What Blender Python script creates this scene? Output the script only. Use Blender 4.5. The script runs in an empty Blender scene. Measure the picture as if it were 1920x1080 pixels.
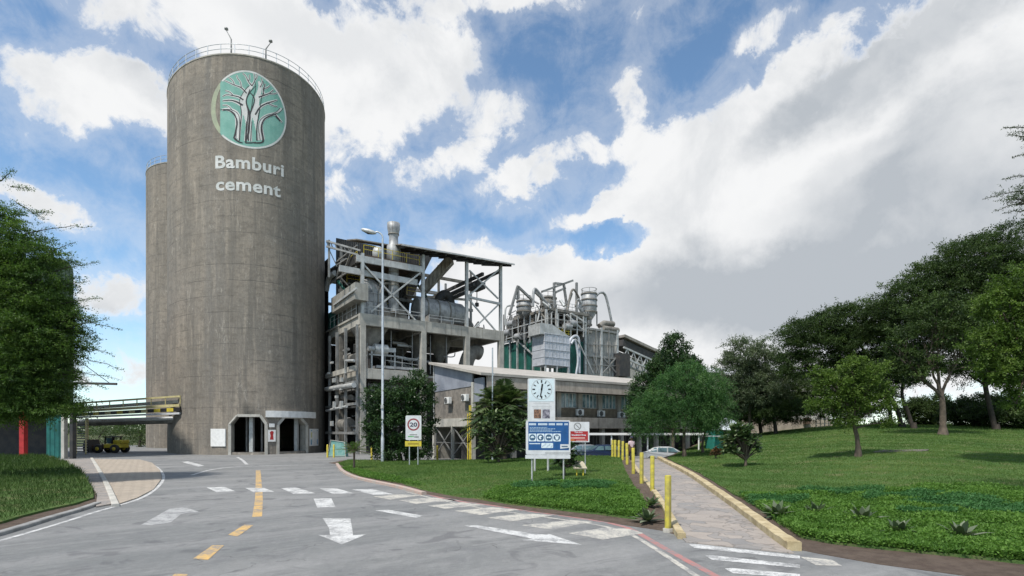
import bpy, bmesh, math, random
import numpy as np
from mathutils import Vector, Matrix
from mathutils.geometry import delaunay_2d_cdt
R = math.radians
random.seed(7); rng = np.random.default_rng(11)
scene = bpy.context.scene
COL = scene.collection
CAMZ = 2.7; F = 1000.0; CX = 960.0; HY = 808.0     # focal length and horizon in photo pixels (1920 wide)

# ---------------------------------------------------------------- camera
cd = bpy.data.cameras.new('camera'); cam = bpy.data.objects.new('camera', cd); COL.objects.link(cam)
cam.location = (0, 0, CAMZ); cam.rotation_euler = (R(90), 0, 0)
cd.sensor_width = 36; cd.lens = 36 * F / 1920; cd.shift_y = (HY - 540) / 1920
cd.clip_start = 0.1; cd.clip_end = 12000
scene.camera = cam
scene.render.resolution_x = 1024; scene.render.resolution_y = 576
scene.view_settings.view_transform = 'Standard'; scene.view_settings.look = 'None'
scene.view_settings.exposure = 0.34; scene.view_settings.gamma = 1

# ---------------------------------------------------------------- sun and sky
SUN_EL, SUN_AZ = R(58), R(215)          # azimuth clockwise from +Y: behind the camera, to the left
sd = bpy.data.lights.new('sun', 'SUN'); sun = bpy.data.objects.new('sun', sd); COL.objects.link(sun)
sd.energy = 3.7; sd.angle = R(3); sd.color = (1, .95, .88)
sdir = Vector((math.sin(SUN_AZ) * math.cos(SUN_EL), math.cos(SUN_AZ) * math.cos(SUN_EL), math.sin(SUN_EL)))
sun.rotation_euler = sdir.to_track_quat('Z', 'Y').to_euler()
world = bpy.data.worlds.new('World'); scene.world = world; world.use_nodes = True
wt = world.node_tree; wn = wt.nodes; wl = wt.links; wn.clear()
class NB:
    def __init__(s, t): s.t = t; s.n = t.nodes; s.l = t.links
    def put(s, sock, v):
        if v is None: return
        if isinstance(v, bpy.types.NodeSocket): s.l.new(v, sock)
        else: sock.default_value = v
    def math(s, op, a, b=None, c=None, clamp=False):
        n = s.n.new('ShaderNodeMath'); n.operation = op; n.use_clamp = clamp
        for i, v in enumerate((a, b, c)): s.put(n.inputs[i], v)
        return n.outputs[0]
    def mapr(s, v, a, b, c=0., d=1., smooth=True):
        n = s.n.new('ShaderNodeMapRange'); n.interpolation_type = 'SMOOTHSTEP' if smooth else 'LINEAR'
        s.put(n.inputs[0], v)
        for i, k in enumerate((a, b, c, d)): n.inputs[i + 1].default_value = k
        return n.outputs[0]
    def mix(s, f, a, b, mode='MIX'):
        n = s.n.new('ShaderNodeMix'); n.data_type = 'RGBA'; n.blend_type = mode
        s.put(n.inputs[0], f)
        for i, v in ((6, a), (7, b)):
            if isinstance(v, tuple) and len(v) == 3: v = (*v, 1)
            s.put(n.inputs[i], v)
        return n.outputs[2]
    def noise(s, vec, scale, detail=4, rough=.55, dist=0):
        n = s.n.new('ShaderNodeTexNoise')
        if vec is not None: s.l.new(vec, n.inputs['Vector'])
        n.inputs['Scale'].default_value = scale; n.inputs['Detail'].default_value = detail
        n.inputs['Roughness'].default_value = rough; n.inputs['Distortion'].default_value = dist
        return n.outputs['Fac']
    def mapping(s, vec, loc=(0, 0, 0), rot=(0, 0, 0), sc=(1, 1, 1), kind='POINT'):
        n = s.n.new('ShaderNodeMapping'); n.vector_type = kind; s.l.new(vec, n.inputs[0])
        n.inputs[1].default_value = loc; n.inputs[2].default_value = rot; n.inputs[3].default_value = sc
        return n.outputs[0]
b = NB(wt)
tc = wn.new('ShaderNodeTexCoord').outputs['Generated']
sep = wn.new('ShaderNodeSeparateXYZ'); wl.new(tc, sep.inputs[0])
az = b.math('ARCTAN2', sep.outputs[0], sep.outputs[1]); el = b.math('ARCSINE', sep.outputs[2])
cmb = wn.new('ShaderNodeCombineXYZ'); wl.new(az, cmb.inputs[0]); wl.new(el, cmb.inputs[1])
ae = cmb.outputs[0]                                   # azimuth / elevation of the sky direction
wob = wn.new('ShaderNodeTexNoise'); wl.new(tc, wob.inputs['Vector']); wob.inputs['Scale'].default_value = 6; wob.inputs['Detail'].default_value = 9; wob.inputs['Roughness'].default_value = .62
vm = wn.new('ShaderNodeVectorMath'); vm.operation = 'MULTIPLY_ADD'; wl.new(wob.outputs['Color'], vm.inputs[0])
vm.inputs[1].default_value = (.16, .16, 0); vm.inputs[2].default_value = (-.08, -.08, 0)
va = wn.new('ShaderNodeVectorMath'); wl.new(ae, va.inputs[0]); wl.new(vm.outputs[0], va.inputs[1]); aew = va.outputs[0]
def azel(x, y):
    return math.atan2(x - CX, F), math.atan2(HY - y, math.hypot(F, x - CX))
def blobs(lst, vec):
    tot = None
    for (x, y, rx, ry, rot, w) in lst:
        a, e = azel(x, y); k = 1 / (1 + ((x - CX) / F) ** 2); ke = math.sqrt(k) * math.cos(e) ** 2
        m = b.mapping(vec, (a, e, 0), (0, 0, R(rot)), (rx / F * (.5 * k + .5), ry / F * ke, 1), 'TEXTURE')
        ln = wn.new('ShaderNodeVectorMath'); ln.operation = 'LENGTH'; wl.new(m, ln.inputs[0])
        v = b.mapr(ln.outputs['Value'], 0.35, 1.25, w, 0)
        tot = v if tot is None else b.math('ADD', tot, v)
    return tot
WHITE = [ # photo x, y, radius x, radius y, rotation, weight
 (640, 110, 300, 130, 0, 1.2), (420, 50, 260, 110, 0, 1.1), (200, 170, 190, 75, -18, 1.2), (60, 165, 110, 60, -10, .8), (380, 250, 200, 70, -20, 1),
 (680, 240, 130, 90, 20, .8), (950, 10, 230, 32, 3, .8), (1220, 8, 60, 26, 0, .6), (850, 140, 80, 90, 40, .55), (930, 235, 110, 56, 25, 1.), (960, 335, 100, 34, 12, .95), (1220, 330, 130, 60, 20, .9),
 (790, 330, 74, 56, 20, .8), (650, 365, 56, 42, 0, .85), (860, 300, 60, 40, 0, .5), (1110, 280, 90, 34, 5, .8), (640, 430, 60, 40, 0, .3),
 (1560, 380, 300, 200, 20, 1.6), (1330, 330, 230, 120, 30, 1.4), (1190, 210, 38, 80, 0, .95), (1250, 260, 90, 60, 0, .7), (1500, 140, 150, 60, 35, 1.), (1450, 60, 60, 34, 0, .8),
 (1130, 395, 110, 30, 8, 1.), (1750, 120, 260, 170, 20, 1.7), (1850, 420, 300, 260, 0, 1.7), (1300, 520, 170, 80, 0, 1.2), (1050, 520, 260, 60, 0, 1.3), (880, 475, 90, 48, 0, 1.1),
 (1000, 640, 400, 130, 0, 1.3), (1500, 640, 500, 170, 0, 1.6), (205, 530, 90, 60, 0, 1.15), (40, 385, 90, 34, -10, .9), (150, 690, 170, 60, 0, .5), (20, 560, 90, 80, 0, .5),
 (60, 45, 120, 60, 0, -.8), (120, 330, 150, 60, 0, -.5), (1300, 110, 110, 60, 30, -.7), (1120, 448, 90, 30, 0, -1.1), (960, 410, 110, 26, 0, -.5), (1050, 130, 130, 90, 0, -.5), (700, 560, 100, 60, 0, -.2)]
D = b.math('MINIMUM', blobs(WHITE, aew), 1.6)
n1 = b.noise(tc, 4.5, 9, .62, .25); n2 = b.noise(b.mapping(tc, (3, 1, 2)), 2.2, 6, .6)
side = b.mapr(b.math('ABSOLUTE', az), .85, 1.4)       # outside the photographed sky: scattered cloud of its own
D = b.math('ADD', D, b.math('MULTIPLY', side, b.mapr(n2, .42, .62, 0, .9)))
n3 = b.noise(b.mapping(tc, (5, 2, 7)), 15, 10, .68, .4)
Dn = b.math('ADD', b.math('ADD', D, b.math('MULTIPLY_ADD', n1, 2.6, -1.3)), b.math('MULTIPLY_ADD', n3, 2.9, -1.45))
cov = b.mapr(Dn, .1, 1.05)
thin = b.math('MULTIPLY', b.mapr(Dn, -.8, .5), .28)
cov = b.math('MAXIMUM', cov, thin)
GREY = [(1700, 90, 260, 90, 15, .9), (1500, 200, 160, 40, 25, .4), (1480, 570, 420, 100, -8, 1.2), (1750, 470, 340, 170, 0, 1.), (1600, 400, 200, 60, 25, .5), (1640, 290, 220, 60, 20, .5), (1200, 570, 150, 60, 0, .35),
 (600, 60, 200, 60, 0, .4), (330, 180, 160, 50, -10, .45), (480, 230, 160, 60, 0, .35), (1850, 250, 160, 140, 0, .4), (180, 570, 80, 30, 0, .3)]
gd = blobs(GREY, aew)
sh = b.noise(b.mapping(tc, (.02, 0, .05)), 5.5, 7, .6, .3)
shade = b.math('ADD', b.math('MULTIPLY', gd, .75), b.mapr(sh, .42, .68, 0, .42), clamp=True)
shade = b.math('ADD', shade, b.math('MULTIPLY', side, .25), clamp=True)
shade = b.math('MULTIPLY', shade, b.mapr(Dn, .5, 1.15))
ccol = b.mix(shade, (7.3, 7.35, 7.4), (3.9, 4.2, 4.55))
sky = wn.new('ShaderNodeTexSky'); sky.sky_type = 'NISHITA'; sky.sun_disc = False
sky.sun_elevation = SUN_EL; sky.sun_rotation = SUN_AZ; sky.altitude = 1600; sky.dust_density = 1.0; sky.ozone_density = 2.0
skc = b.mix(1.0, sky.outputs[0], (1.50, 1.66, 1.58), 'MULTIPLY')
wc = b.mix(cov, skc, ccol)
bg = wn.new('ShaderNodeBackground'); wl.new(wc, bg.inputs[0]); bg.inputs[1].default_value = .1
wo = wn.new('ShaderNodeOutputWorld'); wl.new(bg.outputs[0], wo.inputs[0])

# ---------------------------------------------------------------- object helpers
def mesh_obj(name, me, parent=None):
    o = bpy.data.objects.new(name, me); COL.objects.link(o)
    if parent is not None: o.parent = parent
    return o
def thing(name, label, cat, loc=(0, 0, 0), rz=0, group=None):
    o = bpy.data.objects.new(name, None); COL.objects.link(o); o.empty_display_size = .3
    o.location = loc; o.rotation_euler = (0, 0, rz); o['label'] = label; o['category'] = cat
    if group: o['group'] = group
    return o
def tag(o, label, cat, group=None):
    o['label'] = label; o['category'] = cat
    if group: o['group'] = group
    return o
def struct(o, kind='structure'): o['kind'] = kind; return o
def inv(parent):
    """world to the parent's own space"""
    if parent is None: return Matrix.Identity(4)
    m = Matrix.Translation(parent.location) @ parent.rotation_euler.to_matrix().to_4x4()
    if parent.parent: m = Matrix.Translation(parent.parent.location) @ parent.parent.rotation_euler.to_matrix().to_4x4() @ m
    return m.inverted()
def dup(root, loc=None, rz=None, label=None, scale=None):
    r = root.copy(); COL.objects.link(r)
    if loc is not None: r.location = loc
    if rz is not None: r.rotation_euler = (0, 0, rz)
    if scale is not None: r.scale = (scale,) * 3
    if label: r['label'] = label
    for ch in root.children:
        c = ch.copy(); COL.objects.link(c); c.parent = r
        for g in ch.children:
            d = g.copy(); COL.objects.link(d); d.parent = c
    return r
class MB:
    """collects shapes; build() links them as one mesh object"""
    def __init__(s): s.v = []; s.f = []; s.sm = []
    def add(s, vs, fs, smooth=False):
        k = len(s.v); s.v += [tuple(p) for p in vs]; s.f += [tuple(i + k for i in f) for f in fs]; s.sm += [smooth] * len(fs); return s
    def box(s, c, d, rz=0, M=None):
        x, y, z = d[0] / 2, d[1] / 2, d[2] / 2
        P = [Vector((i * x, j * y, k * z)) for i in (-1, 1) for j in (-1, 1) for k in (-1, 1)]
        if rz: m = Matrix.Rotation(rz, 3, 'Z'); P = [m @ p for p in P]
        if M is not None: P = [M @ p for p in P]
        c = Vector(c); return s.add([p + c for p in P], [(0, 1, 3, 2), (4, 6, 7, 5), (0, 4, 5, 1), (2, 3, 7, 6), (0, 2, 6, 4), (1, 5, 7, 3)])
    def bb(s, x0, x1, y0, y1, z0, z1): return s.box(((x0 + x1) / 2, (y0 + y1) / 2, (z0 + z1) / 2), (abs(x1 - x0), abs(y1 - y0), abs(z1 - z0)))
    def beam(s, p0, p1, w, h=None, up=(0, 0, 1)):
        h = h or w; p0 = Vector(p0); p1 = Vector(p1); d = p1 - p0; L = d.length
        if L < 1e-5: return s
        d.normalize(); up = Vector(up)
        if abs(d.dot(up)) > .99: up = Vector((1, 0, 0)) if abs(d.x) < .9 else Vector((0, 1, 0))
        sx = d.cross(up).normalized(); sy = sx.cross(d).normalized()
        vs = [p + sx * (i * w / 2) + sy * (j * h / 2) for p in (p0, p1) for (i, j) in ((-1, -1), (1, -1), (1, 1), (-1, 1))]
        return s.add(vs, [(3, 2, 1, 0), (4, 5, 6, 7), (0, 1, 5, 4), (1, 2, 6, 5), (2, 3, 7, 6), (3, 0, 4, 7)])
    def tube(s, pts, r, n=10, caps=True, smooth=True):
        pts = [Vector(p) for p in pts]; rs = r if isinstance(r, (list, tuple)) else [r] * len(pts)
        vs = []; prev = None
        for i, p in enumerate(pts):
            d = (pts[min(i + 1, len(pts) - 1)] - pts[max(i - 1, 0)]).normalized()
            if prev is None: a = d.cross(Vector((0, 0, 1)) if abs(d.z) < .9 else Vector((1, 0, 0))).normalized()
            else: a = (prev - d * prev.dot(d)).normalized()
            prev = a; c = d.cross(a)
            for k in range(n): t = 2 * math.pi * k / n; vs.append(p + (a * math.cos(t) + c * math.sin(t)) * rs[i])
        fs = [(i * n + k, i * n + (k + 1) % n, (i + 1) * n + (k + 1) % n, (i + 1) * n + k) for i in range(len(pts) - 1) for k in range(n)]
        s.add(vs, fs, smooth)
        if caps: s.add(vs[:n], [tuple(range(n))[::-1]]); s.add(vs[-n:], [tuple(range(n))])
        return s
    def lathe(s, c, prof, n=20, smooth=True, ax=None):
        """prof: list of (radius, z)"""
        c = Vector(c); vs = []
        for r_, z in prof:
            for k in range(n):
                t = 2 * math.pi * k / n; p = Vector((r_ * math.cos(t), r_ * math.sin(t), z))
                if ax is not None: p = ax @ p
                vs.append(p + c)
        fs = [(i * n + k, i * n + (k + 1) % n, (i + 1) * n + (k + 1) % n, (i + 1) * n + k) for i in range(len(prof) - 1) for k in range(n)]
        return s.add(vs, fs, smooth)
    def prism(s, poly, vec):
        """planar polygon (3D points) pushed along vec"""
        n = len(poly); P = [Vector(p) for p in poly]; v = Vector(vec)
        return s.add(P + [p + v for p in P], [tuple(range(n))[::-1], tuple(range(n, 2 * n))] + [(i, (i + 1) % n, (i + 1) % n + n, i + n) for i in range(n)])
    def build(s, name, m, parent=None, world=False, bevel=0):
        me = bpy.data.meshes.new(name); v = s.v
        if world and parent is not None:
            mi = inv(parent); v = [mi @ Vector(p) for p in v]
        me.from_pydata([tuple(p) for p in v], [], s.f)
        me.polygons.foreach_set('use_smooth', s.sm); me.materials.append(m); me.update()
        bm = bmesh.new(); bm.from_mesh(me); bmesh.ops.recalc_face_normals(bm, faces=bm.faces); bm.to_mesh(me); bm.free()
        o = mesh_obj(name, me, parent)
        if bevel: md = o.modifiers.new('bevel', 'BEVEL'); md.width = bevel; md.segments = 2; md.limit_method = 'ANGLE'
        return o
def np_mesh(name, V, Fq, m, parent=None, tint=None, k=4, smooth=False):
    """fast mesh from numpy arrays: V (n,3), Fq (m,k)"""
    if parent is not None:
        mi = np.array(inv(parent)); V = V @ mi[:3, :3].T + mi[:3, 3]
    me = bpy.data.meshes.new(name); me.vertices.add(len(V)); me.vertices.foreach_set('co', V.astype(np.float32).ravel())
    me.loops.add(Fq.size); me.loops.foreach_set('vertex_index', Fq.astype(np.int32).ravel())
    me.polygons.add(len(Fq)); me.polygons.foreach_set('loop_start', (np.arange(len(Fq)) * k).astype(np.int32))
    try: me.polygons.foreach_set('loop_total', np.full(len(Fq), k, np.int32))
    except Exception: pass
    if smooth: me.polygons.foreach_set('use_smooth', np.ones(len(Fq), bool))
    if tint is not None:
        a = me.attributes.new('tint', 'FLOAT', 'POINT'); a.data.foreach_set('value', tint.astype(np.float32))
    me.update(calc_edges=True); me.validate(); me.materials.append(m)
    return mesh_obj(name, me, parent)

# ---------------------------------------------------------------- materials
MATS = {}
def mat(name, c, c2=None, rough=.7, metal=0, scale=2., streak=0, streak_c=None, bump=0, bscale=30, fine=.12, coords='Object', spec=.4):
    """procedural paint / concrete / metal: two tones of large noise, fine grain, vertical weather streaks, bump"""
    if name in MATS: return MATS[name]
    m = bpy.data.materials.new(name); m.use_nodes = True; t = m.node_tree; n = NB(t); P = t.nodes['Principled BSDF']
    tc = t.nodes.new('ShaderNodeTexCoord').outputs[coords]
    c2 = c2 or tuple(x * .75 for x in c)
    col = n.mix(n.mapr(n.noise(tc, scale, 5, .6), .35, .65), c, c2)
    if fine: col = n.mix(1., col, n.mix(n.noise(tc, scale * 14, 3, .7), (1 - fine * 2,) * 3, (1 + fine * 2,) * 3), 'MULTIPLY')
    if streak:
        st = n.noise(n.mapping(tc, sc=(3.2, 3.2, .13)), 1.3, 5, .65)
        col = n.mix(n.math('MULTIPLY', n.mapr(st, .5, .72), streak), col, streak_c or tuple(x * .35 for x in c))
    t.links.new(col, P.inputs['Base Color']); P.inputs['Roughness'].default_value = rough; P.inputs['Metallic'].default_value = metal
    P.inputs['Specular IOR Level'].default_value = spec
    if bump:
        bn = t.nodes.new('ShaderNodeBump'); bn.inputs['Strength'].default_value = bump; bn.inputs['Distance'].default_value = .02
        t.links.new(n.noise(tc, bscale, 4, .6), bn.inputs['Height']); t.links.new(bn.outputs[0], P.inputs['Normal'])
    MATS[name] = m; return m
def corrugated(name, c, c2, freq, axis=0, streak=.4, rough=.5):
    m = mat(name, c, c2, rough, 0, 1.2, streak)
    t = m.node_tree; n = NB(t); P = t.nodes['Principled BSDF']
    tc = t.nodes.new('ShaderNodeTexCoord').outputs['Object']; s = t.nodes.new('ShaderNodeSeparateXYZ'); t.links.new(tc, s.inputs[0])
    if axis == 3: src = n.math('ADD', s.outputs[0], s.outputs[1])
    else: src = s.outputs[axis]
    w = n.math('SINE', n.math('MULTIPLY', src, freq))
    bn = t.nodes.new('ShaderNodeBump'); bn.inputs['Strength'].default_value = .9; bn.inputs['Distance'].default_value = .06
    t.links.new(w, bn.inputs['Height']); t.links.new(bn.outputs[0], P.inputs['Normal'])
    return m
def leafmat(name, dark, mid, light, trans=.35, rough=.55):
    m = bpy.data.materials.new(name); m.use_nodes = True; t = m.node_tree; P = t.nodes['Principled BSDF']; n = NB(t)
    at = t.nodes.new('ShaderNodeAttribute'); at.attribute_name = 'tint'
    r = t.nodes.new('ShaderNodeValToRGB'); t.links.new(at.outputs['Fac'], r.inputs[0])
    e = r.color_ramp.elements; e[0].color = (*dark, 1); e[1].color = (*light, 1); k = e.new(.5); k.color = (*mid, 1)
    t.links.new(r.outputs[0], P.inputs['Base Color']); P.inputs['Roughness'].default_value = rough; P.inputs['Specular IOR Level'].default_value = .25
    tr = t.nodes.new('ShaderNodeBsdfTranslucent'); t.links.new(n.mix(1., r.outputs[0], (1.1, 1.25, .7), 'MULTIPLY'), tr.inputs[0])
    mx = t.nodes.new('ShaderNodeMixShader'); mx.inputs[0].default_value = trans
    t.links.new(P.outputs[0], mx.inputs[1]); t.links.new(tr.outputs[0], mx.inputs[2]); t.links.new(mx.outputs[0], t.nodes['Material Output'].inputs[0])
    return m
M_conc = mat('concrete_frame', (.42, .40, .35), (.29, .28, .25), .85, scale=.8, streak=.6, streak_c=(.12, .11, .1), bump=.2, bscale=12)
M_concl = mat('concrete_pale', (.50, .48, .43), (.38, .37, .33), .85, scale=1.1, streak=.3, bump=.15, bscale=15)
M_steel = mat('steel_grey', (.30, .30, .29), (.20, .20, .19), .55, .3, 1.5, .3)
M_steelw = mat('steel_pale', (.50, .51, .50), (.36, .37, .36), .5, .2, 1.5, .35, (.16, .12, .09))
M_dark = mat('steel_dark', (.035, .036, .038), (.06, .055, .05), .7, 0, 1.5)
M_duct = mat('duct_metal', (.40, .41, .41), (.24, .245, .25), .55, .2, 1.3, .8, (.13, .12, .11), bump=.25, bscale=5)
M_ductd = mat('duct_dusty', (.25, .235, .205), (.14, .13, .115), .7, .1, .9, .5, (.08, .07, .06), bump=.25, bscale=5)
M_rust = mat('rusty_steel', (.14, .09, .06), (.08, .06, .05), .8, .1, 1.6, .3)
M_yel = mat('yellow_paint', (.62, .50, .05), (.50, .40, .05), .55, 0, 3., .25, (.25, .2, .06))
M_yelp = mat('yellow_post_paint', (.50, .43, .05), (.31, .27, .06), .6, 0, 5., .9, (.20, .16, .06), bump=.2, bscale=20)
M_white = mat('white_paint', (.78, .78, .76), (.68, .68, .66), .45, 0, 3., .2, (.45, .43, .40))
M_black = mat('black_paint', (.02, .02, .022), (.03, .03, .03), .5)
M_red = mat('red_paint', (.42, .03, .03), (.32, .02, .02), .5)
M_blue = mat('blue_panel', (.015, .09, .27), (.012, .075, .22), .4, 0, 3, .15)
M_glass = mat('window_glass', (.10, .17, .19), (.04, .07, .08), .08, 0, .8, 0, fine=0, spec=.9)
M_galv = mat('galvanised_pole', (.52, .55, .56), (.42, .44, .45), .4, .5, 4., .15)
M_bark = mat('bark', (.13, .10, .075), (.075, .06, .045), .9, 0, 3., .4, (.04, .03, .025), bump=.8, bscale=22)
M_barkd = mat('bark_dark', (.06, .048, .038), (.035, .03, .025), .9, 0, 3., .3, bump=.8, bscale=22)

# ---------------------------------------------------------------- terrain
def ip(x, xs, ys): return np.interp(x, xs, ys)
def sst(x): x = np.clip(x, 0, 1); return x * x * (3 - 2 * x)
def zpath(Y): return ip(Y, [13.2, 17, 19, 28, 36, 40, 46], [0.012, .12, .17, .39, .58, .62, .6])
def xl(Y): return ip(Y, [12, 13.7, 19.3, 28, 36, 40], [4.1, 4.3, 5.4, 6.7, 8.1, 9.0])       # path edges
def xr(Y): return ip(Y, [11.5, 12.2, 17.3, 28.3, 36.8, 40], [6.15, 6.3, 7.3, 9.3, 10.3, 10.9])
def bumpy(X, Y): return .03 * np.sin(X * .9 + 1) * np.cos(Y * .7) + .02 * np.sin(X * 2.3 + Y * 1.7)
ISF = None
def fdist(X, Y, pl):
    X = np.asarray(X, float); Y = np.asarray(Y, float); d = np.full(X.shape, 99.)
    for (ax, ay), (bx, by) in zip(pl[:-1], pl[1:]):
        ex, ey = bx - ax, by - ay; t = np.clip(((X - ax) * ex + (Y - ay) * ey) / (ex * ex + ey * ey), 0, 1); d = np.minimum(d, np.hypot(X - ax - t * ex, Y - ay - t * ey))
    return d
def h_island(X, Y): return .03 + h_isl0(X, Y) * sst(fdist(X, Y, ISF) / 2.2)
def h_isl0(X, Y): return .09 + zpath(Y) * sst((X + 8) / (xl(Y) + 8)) + .25 * np.sin(np.clip((Y - 20) / 30, 0, 1) * np.pi) * sst((X + 12) / 8) * .6 + bumpy(X, Y) * .6
def h_right(X, Y): return .03 + h_rt0(X, Y) * sst(fdist(X, Y, RTF) / 1.8)
RTF = [(6.75, 11.7), (7.4, 10.8), (8.4, 9.96), (10.8, 8.2), (14, 4.5), (22, -1)]
def h_rt0(X, Y):
    q = sst((X - xr(Y)) / (.5 * Y)); Mz = ip(Y, [10.5, 12, 18, 25, 35, 50, 62, 78, 110], [.05, .1, .5, 1.1, 1.9, 3.0, 3.35, 3.3, 1.0])
    return .06 + zpath(Y) * (1 - q) + Mz * q + bumpy(X, Y) * sst((Y - 11) / 4)
def h_left(X, Y): return .12 + .28 * sst((-X - 15.5 - (Y - 20) * .37) / 5) + bumpy(X, Y) * .5
def h0(X, Y): return 0.0
def PT(x, y, h=h0, lo=6., hi=90.):
    """point of the ground surface h seen at photo pixel x, y"""
    k, m = (x - CX) / F, (HY - y) / F
    Y = lo
    while Y < hi:
        if CAMZ + m * Y <= h(k * Y, Y): break
        Y += .5
    a, c = Y - .5, Y
    for _ in range(9):
        Y = (a + c) / 2
        if CAMZ + m * Y <= h(k * Y, Y): c = Y
        else: a = Y
    return Vector((k * Y, Y, float(h(k * Y, Y))))
def G(x, y): Y = CAMZ * F / (y - HY); return ((x - CX) / F * Y, Y)
ISF = [G(*p) for p in [(632, 868), (645, 885), (668, 896), (705, 905), (755, 914), (800, 927), (862, 938), (930, 948), (1005, 960), (1102, 973), (1178, 986), (1240, 995), (1268, 1003)]]
def sheet(name, poly, h, m, step=1., off=0., skirt=.3, uvw=None):
    """closed ground sheet over a 2D outline, following height function h, with a skirt to below the ground"""
    P = []
    n = len(poly)
    for i in range(n):
        a = Vector(poly[i][:2]); c = Vector(poly[(i + 1) % n][:2]); k = max(1, int((c - a).length / step))
        P += [a.lerp(c, j / k) for j in range(k)]
    nb = len(P); A = np.array([tuple(p) for p in P]); x0, y0 = A.min(0); x1, y1 = A.max(0)
    gx, gy = np.meshgrid(np.arange(x0 + step * .37, x1, step), np.arange(y0 + step * .41, y1, step)); Q = np.stack([gx.ravel(), gy.ravel()], 1)
    Q = Q[inside(Q, A)]
    vs = P + [Vector(q) for q in Q]
    r = delaunay_2d_cdt(vs, [(i, (i + 1) % nb) for i in range(nb)], [list(range(nb))], 1, 1e-4)
    V2, Fs = r[0], r[2]
    V = [(v.x, v.y, float(h(v.x, v.y)) + off) for v in V2]
    mb = MB(); mb.add(V, Fs, True)
    me = bpy.data.meshes.new(name)
    Fl = [tuple(f) for f in Fs]
    if skirt:
        # boundary edges get a skirt
        cnt = {}
        for f in Fl:
            for i in range(len(f)): e = (f[i], f[(i + 1) % len(f)]); cnt[tuple(sorted(e))] = cnt.get(tuple(sorted(e)), 0) + 1
        mp = {}
        for e, c in cnt.items():
            if c == 1:
                for i in e:
                    if i not in mp: mp[i] = len(V); V.append((V[i][0], V[i][1], V[i][2] - skirt))
                Fl.append((e[0], e[1], mp[e[1]], mp[e[0]]))
    me.from_pydata(V, [], Fl); me.materials.append(m)
    bm = bmesh.new(); bm.from_mesh(me); bmesh.ops.recalc_face_normals(bm, faces=bm.faces)
    tot = sum(f.normal.z * f.calc_area() for f in bm.faces)
    if tot < 0: bmesh.ops.reverse_faces(bm, faces=bm.faces)
    bm.to_mesh(me); bm.free()
    return mesh_obj(name, me)
def inside(Q, A):
    x, y = Q[:, 0], Q[:, 1]; r = np.zeros(len(Q), bool); j = len(A) - 1
    for i in range(len(A)):
        c = ((A[i, 1] > y) != (A[j, 1] > y)) & (x < (A[j, 0] - A[i, 0]) * (y - A[i, 1]) / (A[j, 1] - A[i, 1] + 1e-12) + A[i, 0]); r ^= c; j = i
    return r

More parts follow.
